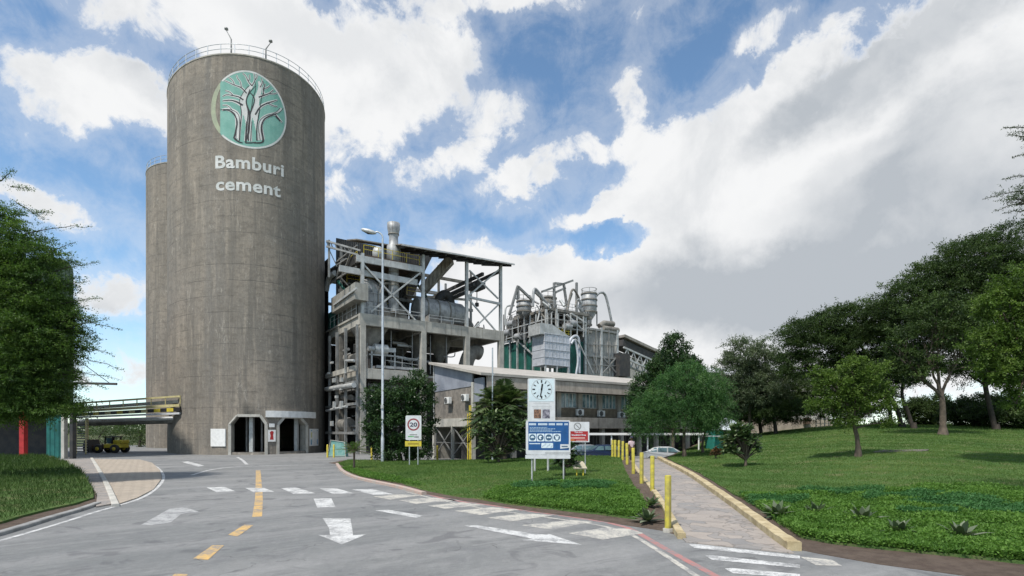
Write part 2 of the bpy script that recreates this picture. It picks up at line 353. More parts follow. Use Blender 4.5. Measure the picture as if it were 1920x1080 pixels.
# ground materials
def ground_mat(name, build):
    m = bpy.data.materials.new(name); m.use_nodes = True; t = m.node_tree; n = NB(t); P = t.nodes['Principled BSDF']
    tc = t.nodes.new('ShaderNodeTexCoord').outputs['Object']; build(t, n, P, tc); return m
def _asph(t, n, P, tc):
    big = n.noise(tc, .12, 4, .6); mid = n.noise(tc, 1.1, 6, .65); fine = n.noise(tc, 38, 4, .8); agg = n.noise(tc, 130, 2, .8)
    c = n.mix(n.mapr(big, .38, .62), (.165, .170, .168), (.215, .216, .210))
    c = n.mix(n.math('MULTIPLY', n.mapr(mid, .50, .7), .45), c, (.15, .15, .155))
    # wheel lanes: worn, paler arcs curving with the traffic
    w = n.mapping(tc, (-30, 30, 0)); ln = t.nodes.new('ShaderNodeVectorMath'); ln.operation = 'LENGTH'; t.links.new(w, ln.inputs[0])
    lane = n.math('SINE', n.math('ADD', n.math('MULTIPLY', ln.outputs['Value'], 1.75), n.math('MULTIPLY', n.noise(tc, .25, 3, .5), 4)))
    c = n.mix(n.math('MULTIPLY', n.mapr(lane, .2, 1), .4), c, (.27, .268, .262))
    # tyre marks: thin dark and pale bands following the curve of the lanes
    cv = t.nodes.new('ShaderNodeCombineXYZ'); t.links.new(ln.outputs['Value'], cv.inputs[0]); t.links.new(n.math('MULTIPLY', ln.outputs['Value'], 0), cv.inputs[2])
    dn = n.noise(tc, .18, 3, .6); t.links.new(n.math('MULTIPLY', dn, 3.), cv.inputs[1])
    ty = n.noise(cv.outputs[0], 2.6, 7, .8); c = n.mix(n.math('MULTIPLY', n.mapr(ty, .48, .66), n.mapr(n.noise(tc, .5, 4, .6), .35, .6, .1, .6)), c, (.115, .116, .118))
    c = n.mix(n.math('MULTIPLY', n.mapr(ty, .5, .34), .4), c, (.285, .282, .275))
    pt = n.noise(tc, 6, 8, .85); c = n.mix(1., c, n.mix(pt, (.62,) * 3, (1.38,) * 3), 'MULTIPLY')
    stx = n.noise(n.mapping(tc, sc=(.5, 3.0, 1), rot=(0, 0, R(38))), 2.2, 6, .75)
    c = n.mix(n.math('MULTIPLY', n.mapr(stx, .52, .75), .2), c, (.13, .13, .135))
    oil = n.noise(tc, .7, 2, .5, 1.5); c = n.mix(n.math('MULTIPLY', n.mapr(oil, .58, .68), .5), c, (.09, .09, .095))
    vo = t.nodes.new('ShaderNodeTexVoronoi'); vo.feature = 'DISTANCE_TO_EDGE'; vo.inputs['Scale'].default_value = .32
    dv = t.nodes.new('ShaderNodeVectorMath'); dv.operation = 'ADD'; nn = t.nodes.new('ShaderNodeTexNoise'); nn.inputs['Scale'].default_value = 1.5; t.links.new(tc, nn.inputs['Vector'])
    t.links.new(tc, dv.inputs[0]); t.links.new(nn.outputs['Color'], dv.inputs[1]); t.links.new(dv.outputs[0], vo.inputs['Vector'])
    crack = n.math('MULTIPLY', n.mapr(vo.outputs['Distance'], 0, .007, 1, 0), n.mapr(n.noise(tc, .3, 2), .5, .6))
    c = n.mix(n.math('MULTIPLY', crack, .7), c, (.06, .06, .06))
    c = n.mix(1., c, n.mix(fine, (.55,) * 3, (1.45,) * 3), 'MULTIPLY'); c = n.mix(1., c, n.mix(agg, (.45,) * 3, (1.55,) * 3), 'MULTIPLY'); c = n.mix(n.math('MULTIPLY', n.mapr(n.noise(n.mapping(tc, sc=(1.1, .35, 1), rot=(0, 0, R(-24))), 3.5, 7, .8), .5, .72), .4), c, (.285, .28, .272))
    t.links.new(c, P.inputs['Base Color']); P.inputs['Roughness'].default_value = .82; P.inputs['Specular IOR Level'].default_value = .35
    bn = t.nodes.new('ShaderNodeBump'); bn.inputs['Strength'].default_value = .5; bn.inputs['Distance'].default_value = .012
    t.links.new(agg, bn.inputs['Height']); t.links.new(bn.outputs[0], P.inputs['Normal'])
M_asph = ground_mat('asphalt', _asph)
def _grass(cols, sc=1.):
    def f(t, n, P, tc):
        c = n.mix(n.mapr(n.noise(tc, .35 * sc, 4, .6), .35, .65), cols[0], cols[1])
        c = n.mix(n.math('MULTIPLY', n.mapr(n.noise(tc, .9 * sc, 7, .75), .48, .62), .75), c, cols[2])
        c = n.mix(1., c, n.mix(n.noise(tc, 40, 3, .8), (.55,) * 3, (1.45,) * 3), 'MULTIPLY')
        t.links.new(c, P.inputs['Base Color']); P.inputs['Roughness'].default_value = .95; P.inputs['Specular IOR Level'].default_value = .1
        bn = t.nodes.new('ShaderNodeBump'); bn.inputs['Strength'].default_value = .8; bn.inputs['Distance'].default_value = .04
        t.links.new(n.noise(tc, 25, 4, .8), bn.inputs['Height']); t.links.new(bn.outputs[0], P.inputs['Normal'])
    return f
M_turf = ground_mat('turf_soil', _grass([(.062, .122, .034), (.085, .145, .044), (.16, .155, .075)]))
M_land = ground_mat('far_land', _grass([(.06, .085, .035), (.11, .11, .06), (.16, .13, .09)], .05))
def _soil(t, n, P, tc):
    c = n.mix(n.mapr(n.noise(tc, 3, 5, .7), .35, .65), (.085, .058, .042), (.13, .095, .07))
    c = n.mix(1., c, n.mix(n.noise(tc, 60, 3, .8), (.45,) * 3, (1.5,) * 3), 'MULTIPLY')
    t.links.new(c, P.inputs['Base Color']); P.inputs['Roughness'].default_value = .95
    bn = t.nodes.new('ShaderNodeBump'); bn.inputs['Strength'].default_value = 1; bn.inputs['Distance'].default_value = .05
    t.links.new(n.noise(tc, 22, 5, .8), bn.inputs['Height']); t.links.new(bn.outputs[0], P.inputs['Normal'])
M_soil = ground_mat('bare_soil', _soil)
def _path(t, n, P, tc):
    c = n.mix(n.mapr(n.noise(tc, 1.4, 6, .65), .35, .65), (.32, .295, .27), (.24, .228, .215))
    c = n.mix(n.math('MULTIPLY', n.mapr(n.noise(n.mapping(tc, sc=(1, 2.4, 1), rot=(0, 0, .5)), 1.2, 5, .7, .8), .52, .62), .5), c, (.31, .275, .24))
    c = n.mix(n.math('MULTIPLY', n.mapr(n.noise(tc, 3.3, 4, .7), .56, .66), .4), c, (.17, .16, .15))
    wv = t.nodes.new('ShaderNodeVectorMath'); wv.operation = 'ADD'; nz = t.nodes.new('ShaderNodeTexNoise'); nz.inputs['Scale'].default_value = 1.6; t.links.new(tc, nz.inputs['Vector']); t.links.new(tc, wv.inputs[0]); t.links.new(nz.outputs['Color'], wv.inputs[1])
    ve = t.nodes.new('ShaderNodeTexVoronoi'); ve.feature = 'DISTANCE_TO_EDGE'; ve.inputs['Scale'].default_value = 1.5; t.links.new(wv.outputs[0], ve.inputs['Vector'])
    vc = t.nodes.new('ShaderNodeTexVoronoi'); vc.inputs['Scale'].default_value = 1.5; t.links.new(wv.outputs[0], vc.inputs['Vector']); sp = t.nodes.new('ShaderNodeSeparateColor'); t.links.new(vc.outputs['Color'], sp.inputs[0])
    c = n.mix(.5, c, n.mix(sp.outputs[0], (.36, .30, .25), (.17, .17, .17)))
    c = n.mix(n.math('MULTIPLY', n.mapr(ve.outputs['Distance'], 0, .05, 1, 0), .6), c, (.12, .105, .09))
    c = n.mix(1., c, n.mix(n.noise(tc, 60, 3, .8), (.6,) * 3, (1.4,) * 3), 'MULTIPLY')
    t.links.new(c, P.inputs['Base Color']); P.inputs['Roughness'].default_value = .85
    bn = t.nodes.new('ShaderNodeBump'); bn.inputs['Strength'].default_value = .6; bn.inputs['Distance'].default_value = .03
    t.links.new(n.noise(tc, 6, 5, .7), bn.inputs['Height']); t.links.new(bn.outputs[0], P.inputs['Normal'])
M_path = ground_mat('path_concrete', _path)
def _brick(t, n, P, tc):
    br = t.nodes.new('ShaderNodeTexBrick'); t.links.new(n.mapping(tc, rot=(0, 0, R(8))), br.inputs[0]); br.inputs['Scale'].default_value = 1.
    br.inputs['Brick Width'].default_value = .55; br.inputs['Row Height'].default_value = .30; br.inputs['Mortar Size'].default_value = .018
    br.inputs['Color1'].default_value = (.34, .29, .23, 1); br.inputs['Color2'].default_value = (.40, .34, .27, 1); br.inputs['Mortar'].default_value = (.17, .145, .12, 1)
    c = n.mix(1., br.outputs[0], n.mix(n.noise(tc, 1.5, 5, .7), (.75,) * 3, (1.25,) * 3), 'MULTIPLY')
    t.links.new(c, P.inputs['Base Color']); P.inputs['Roughness'].default_value = .85
M_apron = ground_mat('apron_pavers', _brick)
def paintmat(name, c, wear=.35):
    def f(t, n, P, tc):
        w = n.mapr(n.noise(tc, 1.8, 9, .85), .44, .60); w2 = n.mapr(n.noise(tc, 16, 5, .85), .46, .58)
        k = n.math('ADD', n.math('MULTIPLY', w, wear), n.math('MULTIPLY', w2, wear * .55), clamp=True)
        t.links.new(n.mix(k, c, (.20, .20, .20)), P.inputs['Base Color']); P.inputs['Roughness'].default_value = .7
    return ground_mat(name, f)
M_mwhite = paintmat('marking_white', (.62, .62, .60), .75); M_mcream = paintmat('marking_cream', (.54, .51, .44), .8)
M_myel = paintmat('marking_yellow', (.62, .39, .12), .8); M_mpink = paintmat('marking_red', (.42, .16, .14), .85); M_mold = paintmat('marking_faded', (.44, .44, .43), .9)
M_kerb = mat('kerb_stone', (.50, .42, .26), (.34, .27, .15), .85, 0, 2.2, .3, (.12, .09, .06), bump=.6, bscale=9)
M_kerbp = mat('kerb_pinkish', (.42, .30, .25), (.36, .32, .28), .85, 0, 2.2, .2, bump=.4, bscale=9)
M_kerbg = mat('kerb_grey', (.30, .30, .29), (.2, .2, .19), .85, 0, 2.2, .2, bump=.4, bscale=9)

# far ground, road
g = MB(); g.add([(-5000, -400, -.05), (5000, -400, -.05), (5000, 8000, -.05), (-5000, 8000, -.05)], [(0, 1, 2, 3)])
struct(g.build('ground', M_land))
road = sheet('road', [(-60, -12), (60, -12), (60, 14), (40, 100), (-75, 100), (-60, 40)], h0, M_asph, step=12, skirt=0); struct(road)
def c3(p): return (p[0] / 3, 820 + p[1] / 3)
def c4(p): return (560 + p[0] / 3, 840 + p[1] / 3)
def c5(p): return (1080 + p[0] / 3.6, 780 + p[1] / 3.6)
_mk = [0]
def marking(name, pts, m, f=None, z=.004):
    _mk[0] += 1
    P = [G(*(f(p) if f else p)) for p in pts]
    s = MB(); s.add([(x, y, z + .0006 * (_mk[0] % 4)) for x, y in P], [tuple(range(len(P)))])
    o = s.build(name, m); struct(o); return o
def ribbon(name, pts, m, w, f=None, z=.004, h=None):
    """painted line of width w (metres) through photo pixels"""
    P = [Vector(G(*(f(p) if f else p))) for p in pts]; P = smooth2(P); vs = []
    for i, p in enumerate(P):
        d = (P[min(i + 1, len(P) - 1)] - P[max(i - 1, 0)]).normalized(); nrm = Vector((-d.y, d.x)) * w / 2
        vs += [(p.x + nrm.x, p.y + nrm.y, z), (p.x - nrm.x, p.y - nrm.y, z)]
    s = MB(); s.add(vs, [(2 * i, 2 * i + 1, 2 * i + 3, 2 * i + 2) for i in range(len(P) - 1)]); return struct(s.build(name, m))
def smooth2(P, it=2):
    for _ in range(it):
        Q = [P[0]]
        for a, c in zip(P[:-1], P[1:]): Q += [a.lerp(c, .25), a.lerp(c, .75)]
        Q.append(P[-1]); P = Q
    return P
# arrows, dashes, bars
marking('lane_arrow', [(605, 972), (657, 972), (661, 995), (662, 1004), (687, 1002), (641, 1021), (596, 1003), (619, 1004), (617, 990)], M_mwhite)
marking('lane_dash', [(588, 935), (621, 934), (629, 951), (595, 952)], M_mwhite)
marking('lane_arrow', [(870, 986), (895, 985), (1000, 1001), (1026, 1003), (1028, 1001), (1092, 1022), (975, 1013), (1000, 1011)], M_mwhite)
marking('lane_dash', [(703, 957), (728, 956), (794, 967), (780, 971)], M_mwhite)
marking('lane_arrow', [(265, 984), (318, 954), (348, 951), (373, 960), (340, 964), (320, 980), (285, 985)], M_mold)
for q in ([(387, 914), (421, 913), (441, 921), (406, 923)], [(460, 915), (495, 915), (514, 922), (475, 923)], [(526, 915), (555, 914), (592, 925), (550, 926)], [(599, 916), (632, 916), (664, 925), (624, 926)],
          [(660, 918), (698, 917), (738, 927), (700, 928)], [(620, 917), (650, 917), (655, 920), (625, 919)]):
    if q[0][0] != 620: marking('crossing_dash', q, M_mwhite)
for q in ([(700, 931), (745, 927), (790, 929), (732, 937)], [(748, 938), (812, 933), (862, 938), (780, 945)], [(800, 948), (868, 942), (910, 947), (834, 954)], [(852, 958), (925, 951), (974, 956), (900, 966)],
          [(912, 971), (985, 963), (1042, 966), (958, 978)], [(978, 985), (1070, 975), (1112, 979), (1032, 993)], [(1066, 1000), (1135, 989), (1180, 992), (1208, 1000), (1130, 1012)]):
    marking('hatch_bar', q, M_mcream)
for q in ([(763, 868), (830, 868), (1512, 945), (1512, 965), (800, 892)], [(873, 942), (925, 942), (1512, 1005), (1512, 1027), (915, 972)], [(1005, 1030), (1060, 1028), (1512, 1068), (1512, 1095), (1060, 1062)]):
    marking('crossing_bar', q, M_mwhite, c5)
marking('crossing_bar', [(1500, 1044), (1560, 1050), (1580, 1062), (1530, 1060)], M_mcream)
ribbon('red_line', [c4((640, 240)), c4((860, 296)), (920, 947), (1000, 960), (1100, 973), (1175, 987), (1215, 1010), (1260, 1036), (1345, 1082), (1420, 1120)], M_mpink, .17)
ribbon('edge_line', [c4((600, 246)), (850, 944), (935, 958), (1030, 971), (1110, 982), (1172, 996), (1215, 1020), (1310, 1083), (1380, 1130)], M_mcream, .13, z=.006)
ribbon('centre_line', [(484, 882), (485, 905), (486, 935), (482, 969)], M_myel, .28)
for q in ([(428, 1003), (458, 984), (475, 985), (446, 1006)], [(362, 1048), (398, 1023), (420, 1023), (390, 1050)], [(300, 1100), (328, 1076), (352, 1077), (330, 1104)]): marking('centre_dash', q, M_myel)
ribbon('edge_line', [(-60, 1030), (0, 1014), (60, 997), (120, 979), (175, 961), (215, 950), (262, 936), (290, 920), (308, 900), (305, 885), (290, 872), (262, 865), (235, 862)], M_mwhite, .14)
ribbon('bay_line', [c3((1080, 212)), c3((1180, 182)), c3((1300, 166)), c3((1480, 160)), (560, 872)], M_mwhite, .2)
marking('bay_dash', [(340, 866), (352, 865), (383, 873), (372, 875)], M_mwhite)
ribbon('bay_line', [(445, 857), (455, 863), (463, 871)], M_mwhite, .25, z=.008)
# paved apron with ribs on the left
ap = [(172, 861), (262, 862), (285, 868), (300, 882), (303, 898), (288, 918), (258, 934), (222, 946), (214, 946), (200, 905)]
struct(sheet('apron', [G(*p) for p in ap], h0, M_apron, .8, off=.03, skirt=.05))
struct(sheet('pavement', [G(*p) for p in [(85, 863), (172, 861), (200, 905), (214, 946), (180, 952), (182, 930), (150, 890), (115, 872)]], h0, M_path, .8, off=.05, skirt=.1))
def kerb(name, W, w, h, m, label, hf=h0, sink=.1, jitter=.0):
    """kerb of real stones along a world line"""
    P = smooth2([Vector(p[:2]) for p in W], 2); s = MB()
    vs = []; fs = []
    for i, p in enumerate(P):
        d = (P[min(i + 1, len(P) - 1)] - P[max(i - 1, 0)]).normalized(); nrm = Vector((-d.y, d.x)) * w / 2; z = float(hf(p.x, p.y))
        j = jitter * math.sin(i * 2.1); b_ = .02
        vs += [(p.x + nrm.x, p.y + nrm.y, z - sink), (p.x + nrm.x, p.y + nrm.y, z + h - b_ + j), (p.x + nrm.x * .8, p.y + nrm.y * .8, z + h + j), (p.x - nrm.x * .8, p.y - nrm.y * .8, z + h + j), (p.x - nrm.x, p.y - nrm.y, z + h - b_ + j), (p.x - nrm.x, p.y - nrm.y, z - sink)]
    for i in range(len(P) - 1):
        for k in range(5): fs.append((i * 6 + k, i * 6 + k + 1, i * 6 + k + 7, i * 6 + k + 6))
    fs += [tuple(range(6)), tuple(range(len(vs) - 6, len(vs)))[::-1]]
    s.add(vs, fs); o = s.build(name, m); tag(o, label, 'kerb'); return o
kerb('kerb', [G(*p) for p in [(632, 871), (640, 884), (662, 896), (700, 905), (750, 915), (795, 928)]], .22, .13, M_kerbp, 'pinkish kerb curving round the left nose of the middle lawn')
kerb('kerb', [G(*p) for p in [(172, 860), (184, 880), (198, 905), (209, 930), (217, 950)]], .22, .10, M_concl, 'pale kerb between the ribbed paved apron and the left footpath')
kerb('kerb', [G(*p) for p in [(183, 946), (150, 958), (100, 972), (50, 988), (0, 1003), (-60, 1020)]], .22, .10, M_kerbg, 'low grey kerb in front of the left grass bank')
# the middle lawn
isl = [G(*p) for p in [(638, 872), (645, 885), (668, 896), (705, 905), (755, 914), (800, 927), (862, 938), (930, 948), (1005, 960), (1102, 973), (1178, 986), (1240, 995), (1268, 1003)]]
isl += [(xl(Y) - .16, Y) for Y in (14.5, 17, 19.3, 24, 28, 32, 36, 39)] + [(6, 41.5), (-2, 43), (-8, 46), (-15, 48), (-15.5, 45)]
def h_soil(X, Y): return h_island(X, Y) - .03
def edge_fade(X, Y): return h_island(X, Y)
struct(sheet('soil', isl, lambda X, Y: max(0.012, float(h_island(X, Y)) - .05), M_soil, 1., skirt=.3))
tf = [PT(*p, h_island)[:2] for p in [(662, 881), (690, 893), (745, 903), (800, 920), (850, 930), (900, 936), (960, 946), (1050, 956), (1120, 963), (1190, 972), (1212, 962)]]
tf += [(xl(Y) - .75, Y) for Y in (18, 22, 28, 34, 38.5)] + [(5, 41), (-2, 42.5), (-8, 45.5), (-14.5, 47.5), (-14.5, 44)]
struct(sheet('lawn', tf, h_island, M_turf, .7, skirt=.25))
# the path
pa = [(xl(Y), Y) for Y in (12.9, 13.7, 16, 19.3, 24, 28, 32, 36, 40)] + [(xr(Y), Y) for Y in (40, 36.8, 32, 28.3, 24, 20, 17.3, 14, 12.2, 11.7)]
struct(sheet('path', pa, lambda X, Y: zpath(Y), M_path, .6, off=.012, skirt=.2))
kerb('kerb', [(xl(Y) - .02, Y) for Y in (13.3, 14.5, 17, 21, 26, 31, 36, 39)], .2, .14, M_kerb, 'worn cream kerb on the left side of the footpath, behind the yellow posts', lambda X, Y: zpath(Y), jitter=.012)
kerb('kerb', [(xr(Y) + .1, Y) for Y in (12.0, 13, 15, 18, 22, 27, 32, 36, 39.5)], .3, .2, M_kerb, 'thick yellowish kerb along the right side of the footpath', lambda X, Y: zpath(Y), jitter=.012)
# the right bank
rb = [(xr(Y) + .25, Y) for Y in (12.1, 14, 17.3, 22, 28.3, 34, 39.5)] + [(14, 46), (22, 62), (30, 100), (110, 100), (110, 30), (40, 2), (22, -1), (14, 4.5), (10.8, 8.2), (8.4, 9.96), (7.4, 10.8), (6.75, 11.7)]
struct(sheet('soil', rb, lambda X, Y: max(.012, float(h_right(X, Y)) - .05), M_soil, 1.5, skirt=.3))
rt = [(xr(Y) + .65, Y) for Y in (13.2, 17.3, 22, 28.3, 34, 39)] + [(14.2, 45.5), (22.5, 62), (31, 98), (108, 98), (108, 31), (40, 3.5), (22, .5), (14.2, 6), (11, 9.8), (9.6, 10.9), (8.3, 11.8), (7.5, 12.5)]
struct(sheet('lawn', rt, h_right, M_turf, 1.1, skirt=.3))
# left bank
lb = [G(*p) for p in [(182, 945), (150, 956), (100, 970), (50, 985), (0, 1000), (-120, 1035)]] + [(-30, 12), (-45, 30), (-46, 50), (-43.5, 50.5)] + [G(*p) for p in [(92, 866), (118, 873), (150, 892), (180, 928)]]
struct(sheet('soil', lb, lambda X, Y: h_left(X, Y) - .07, M_soil, 1., skirt=.3))
lt = [G(*p) for p in [(176, 938), (140, 950), (90, 962), (40, 975), (-20, 993), (-110, 1020)]] + [(-30, 13), (-45, 30), (-46, 49.5), (-43.8, 50)] + [G(*p) for p in [(94, 867), (118, 875), (150, 894), (174, 925)]]
struct(sheet('lawn', lt, h_left, M_turf, .8, skirt=.25))
# car park behind the lawn
struct(sheet('car_park', [(1.0, 41.5), (6, 42), (9.5, 40.1), (12, 40.2), (14, 46.2), (20, 58), (16, 62), (-2, 50), (-2, 43.5)], lambda X, Y: zpath(min(Y, 41)) * (1 - sst((Y - 41.2) / 2.5)) + .05, mat('car_park_surface', (.2, .2, .2), (.15, .15, .15), .9), 1.5, off=-.02, skirt=.5))
# ================================================================ silos
def concrete_silo_mat():
    m = bpy.data.materials.new('silo_concrete'); m.use_nodes = True; t = m.node_tree; n = NB(t); P = t.nodes['Principled BSDF']
    uv = t.nodes.new('ShaderNodeUVMap').outputs[0]                         # unrolled wall, metres
    base = n.mix(n.mapr(n.noise(uv, .13, 4, .6), .35, .65), (.272, .238, .195), (.20, .183, .158))
    st = n.noise(n.mapping(uv, sc=(.7, .04, 1)), 1.0, 9, .70)
    c = n.mix(n.math('MULTIPLY', n.mapr(st, .44, .64), .85), base, (.155, .143, .125))
    st2 = n.noise(n.mapping(uv, (7, 3, 0), sc=(1.8, .12, 1)), 1.0, 8, .75); c = n.mix(n.math('MULTIPLY', n.mapr(st2, .50, .68), .6), c, (.40, .35, .285))
    st3 = n.noise(n.mapping(uv, (2, 9, 0), sc=(.35, .02, 1)), 1.0, 4, .6); c = n.mix(n.math('MULTIPLY', n.mapr(st3, .5, .7), .5), c, (.17, .165, .155))
    bl = n.noise(n.mapping(uv, sc=(.5, .9, 1)), 1.6, 7, .75); c = n.mix(n.math('MULTIPLY', n.mapr(bl, .46, .64), .55), c, (.14, .125, .105))
    # casting lifts: faint horizontal lines
    s = t.nodes.new('ShaderNodeSeparateXYZ'); t.links.new(uv, s.inputs[0])
    fr = n.math('FRACT', n.math('MULTIPLY', n.math('ADD', s.outputs[1], n.math('MULTIPLY', n.noise(uv, .5, 4), .3)), 1 / 1.8))
    ln = n.math('MULTIPLY', n.mapr(fr, 0, .09, 1, 0), n.mapr(n.noise(n.mapping(uv, sc=(.25, .8, 1)), 1, 4), .40, .58)); c = n.mix(n.math('MULTIPLY', ln, .4), c, (.12, .11, .10))
    bo = n.mapr(n.math('FRACT', n.math('MULTIPLY', s.outputs[0], 1 / .55)), 0, .1, 1, 0); c = n.mix(n.math('MULTIPLY', bo, .2), c, (.16, .15, .135))
    cr = n.noise(n.mapping(uv, (4, 4, 0), sc=(1, .35, 1)), 1.1, 9, .8, 1.2); c = n.mix(n.math('MULTIPLY', n.mapr(cr, .58, .62), .45), c, (.40, .37, .32))
    c = n.mix(1., c, n.mix(n.noise(n.mapping(uv, sc=(1, .5, 1)), 5, 6, .85), (.45,) * 3, (1.55,) * 3), 'MULTIPLY')
    t.links.new(c, P.inputs['Base Color']); P.inputs['Roughness'].default_value = .9; P.inputs['Specular IOR Level'].default_value = .2
    bn = t.nodes.new('ShaderNodeBump'); bn.inputs['Strength'].default_value = .6; bn.inputs['Distance'].default_value = .05
    t.links.new(n.math('ADD', bl, n.math('ADD', st, n.math('MULTIPLY', ln, -.5))), bn.inputs['Height']); t.links.new(bn.outputs[0], P.inputs['Normal'])
    return m
M_silo = concrete_silo_mat()
SC = Vector((-35.23, 71.38)); SR = 10.; SA, SB_, SPH = 9.12, 12.64, 3.83 - math.pi; SH = 45.2
def on_silo(x, y):
    """photo pixel -> (angle, height) on the main silo wall"""
    k, m = (x - CX) / F, (HY - y) / F; c, s_ = math.cos(SPH), math.sin(SPH)
    loc = lambda v: Vector(((c * v.x + s_ * v.y) / SA, (-s_ * v.x + c * v.y) / SB_))
    d = loc(Vector((k, 1))); o = loc(-SC); a = d.dot(d); bq = d.dot(o); cc = o.dot(o) - 1
    t = (-bq - math.sqrt(max(bq * bq - a * cc, 0))) / a; p = o + d * t
    return (math.atan2(p.y, p.x) - TH0 + math.pi) % (2 * math.pi) - math.pi + TH0, CAMZ + m * t
def oval(th, z, off=0., sh=None):
    a, b_, ph = sh or (SA, SB_, SPH); p = Vector((a * math.cos(th), b_ * math.sin(th))); n = Vector((math.cos(th) / a, math.sin(th) / b_)).normalized(); p += n * off
    return (p.x * math.cos(ph) - p.y * math.sin(ph), p.x * math.sin(ph) + p.y * math.cos(ph), z)
def silo_pt(th, z, off=0): return oval(th, z, off)
TH0 = -math.pi / 2                       # side facing the camera
holes = []
for pts in ([(431, 853), (431, 795), (445, 779), (488, 779), (499, 794), (499, 853)], [(521, 853), (521, 796), (533, 782), (563, 781), (575, 795), (575, 853)]):
    h = [on_silo(*p) for p in pts]; z0 = -.02
    a0 = (h[0][0] + h[1][0]) / 2; a1 = (h[-1][0] + h[-2][0]) / 2
    holes.append([(a0, .3), (a0, h[1][1]), h[2], (h[3][0], h[2][1]), (a1, h[1][1]), (a1, .3)])
def silo(name, label, centre, rad, H, cut, sh=None):
    t = thing(name, label, 'silo', (centre[0], centre[1], 0))
    V = []; E = []; lo, hi = TH0 - math.pi, TH0 + math.pi; n = 120; nz = 30
    L = []
    bot = [(lo + (hi - lo) * i / n, 0.) for i in range(n + 1)]; right = [(hi, H * i / nz) for i in range(1, nz + 1)]; top = [(hi - (hi - lo) * i / n, H) for i in range(1, n + 1)]; left = [(lo, H * (1 - i / nz)) for i in range(1, nz)]
    L = bot + right + top + left; nb = len(L); E = [(i, (i + 1) % nb) for i in range(nb)]
    hole_idx = []
    if cut:
        for h in holes:
            k = len(L); L += h; E += [(k + i, k + (i + 1) % len(h)) for i in range(len(h))]
    for i in range(1, n):
        for j in range(1, nz): L.append((lo + (hi - lo) * i / n, H * j / nz))
    r = delaunay_2d_cdt([Vector((a * rad, z)) for a, z in L], E, [], 1, 1e-5)
    V2, Fs = r[0], r[2]
    def in_hole(cx, cz):
        if not cut: return False
        return any(inside(np.array([[cx, cz]]), np.array([(a * rad, z) for a, z in h]))[0] for h in holes)
    keep = []
    for f in Fs:
        cx = sum(V2[i].x for i in f) / len(f); cz = sum(V2[i].y for i in f) / len(f)
        if not (cz < 14 and in_hole(cx, cz)): keep.append(tuple(f))
    me = bpy.data.meshes.new('wall'); me.from_pydata([oval(v.x / rad, v.y, 0, sh) for v in V2], [], keep)
    uvl = me.uv_layers.new(name='UVMap')
    for lp in me.loops: uvl.data[lp.index].uv = V2[lp.vertex_index][:]
    me.polygons.foreach_set('use_smooth', [True] * len(me.polygons)); me.materials.append(M_silo); mesh_obj('wall', me, t)
    s = MB(); rings = [[oval(2 * math.pi * k / 96, z, o_, sh) for k in range(96)] for o_, z in ((-8, H - .9), (-.02, H - .9), (-.3, H + .02), (.05, H + .02), (.05, H - .12), (0, H - .14))]
    s.add([p for r_ in rings for p in r_], [(i * 96 + k, i * 96 + (k + 1) % 96, (i + 1) * 96 + (k + 1) % 96, (i + 1) * 96 + k) for i in range(5) for k in range(96)] + [tuple(range(96))]); s.build('roof', M_conc, t)
    s = MB(); nr = 40
    for k in range(nr):
        a = 2 * math.pi * k / nr; p = Vector(oval(a, 0, -.1, sh)); s.beam(p + Vector((0, 0, H)), p + Vector((0, 0, H + 1.15)), .06)
    for z in (H + .6, H + 1.15): s.tube([oval(2 * math.pi * k / 80, z, -.1, sh) for k in range(81)], .035, 5, False)
    s.build('railing', M_galv, t)
    return t
SB = silo('cement_silo', 'huge grey concrete silo with a green tree emblem and two doorways', SC, SR, SH, True)
silo('cement_silo', 'plain concrete silo mostly hidden behind the silo with the emblem', (-52.6, 92.6), 9.05, SH - .3, False, (9.05, 9.05, 0.))
M_plain = mat('painted_reveal', (.33, .31, .27), (.25, .24, .21), .85, 0, 1.5, .3)
for h in holes:                                               # doorway reveals and pale frames
    n = len(h); s = MB()
    for i in range(n - 1):
        (a, z), (a2, z2) = h[i], h[i + 1]; P0, P1 = Vector(silo_pt(a, z)), Vector(silo_pt(a2, z2)); Q0, Q1 = Vector(silo_pt(a, z, -1.)), Vector(silo_pt(a2, z2, -1.))
        if i in (0, n - 2): # posts run to the ground
            P0.z = min(P0.z, 0) if i == 0 else P0.z; Q0.z = min(Q0.z, 0) if i == 0 else Q0.z
            if i == n - 2: P1.z = 0; Q1.z = 0
        s.add([P0, P1, Q1, Q0], [(0, 1, 2, 3)])
    s.build('doorway_reveal', M_plain, SB)
    s = MB(); pts = [(h[0][0], 0.)] + h[1:-1] + [(h[-1][0], 0.)]
    for (a, z), (a2, z2) in zip(pts[:-1], pts[1:]): s.beam(silo_pt(a, z, .03), silo_pt(a2, z2, .03), .3, .16, silo_pt(a, 0))
    s.build('doorway_frame', M_concl, SB)
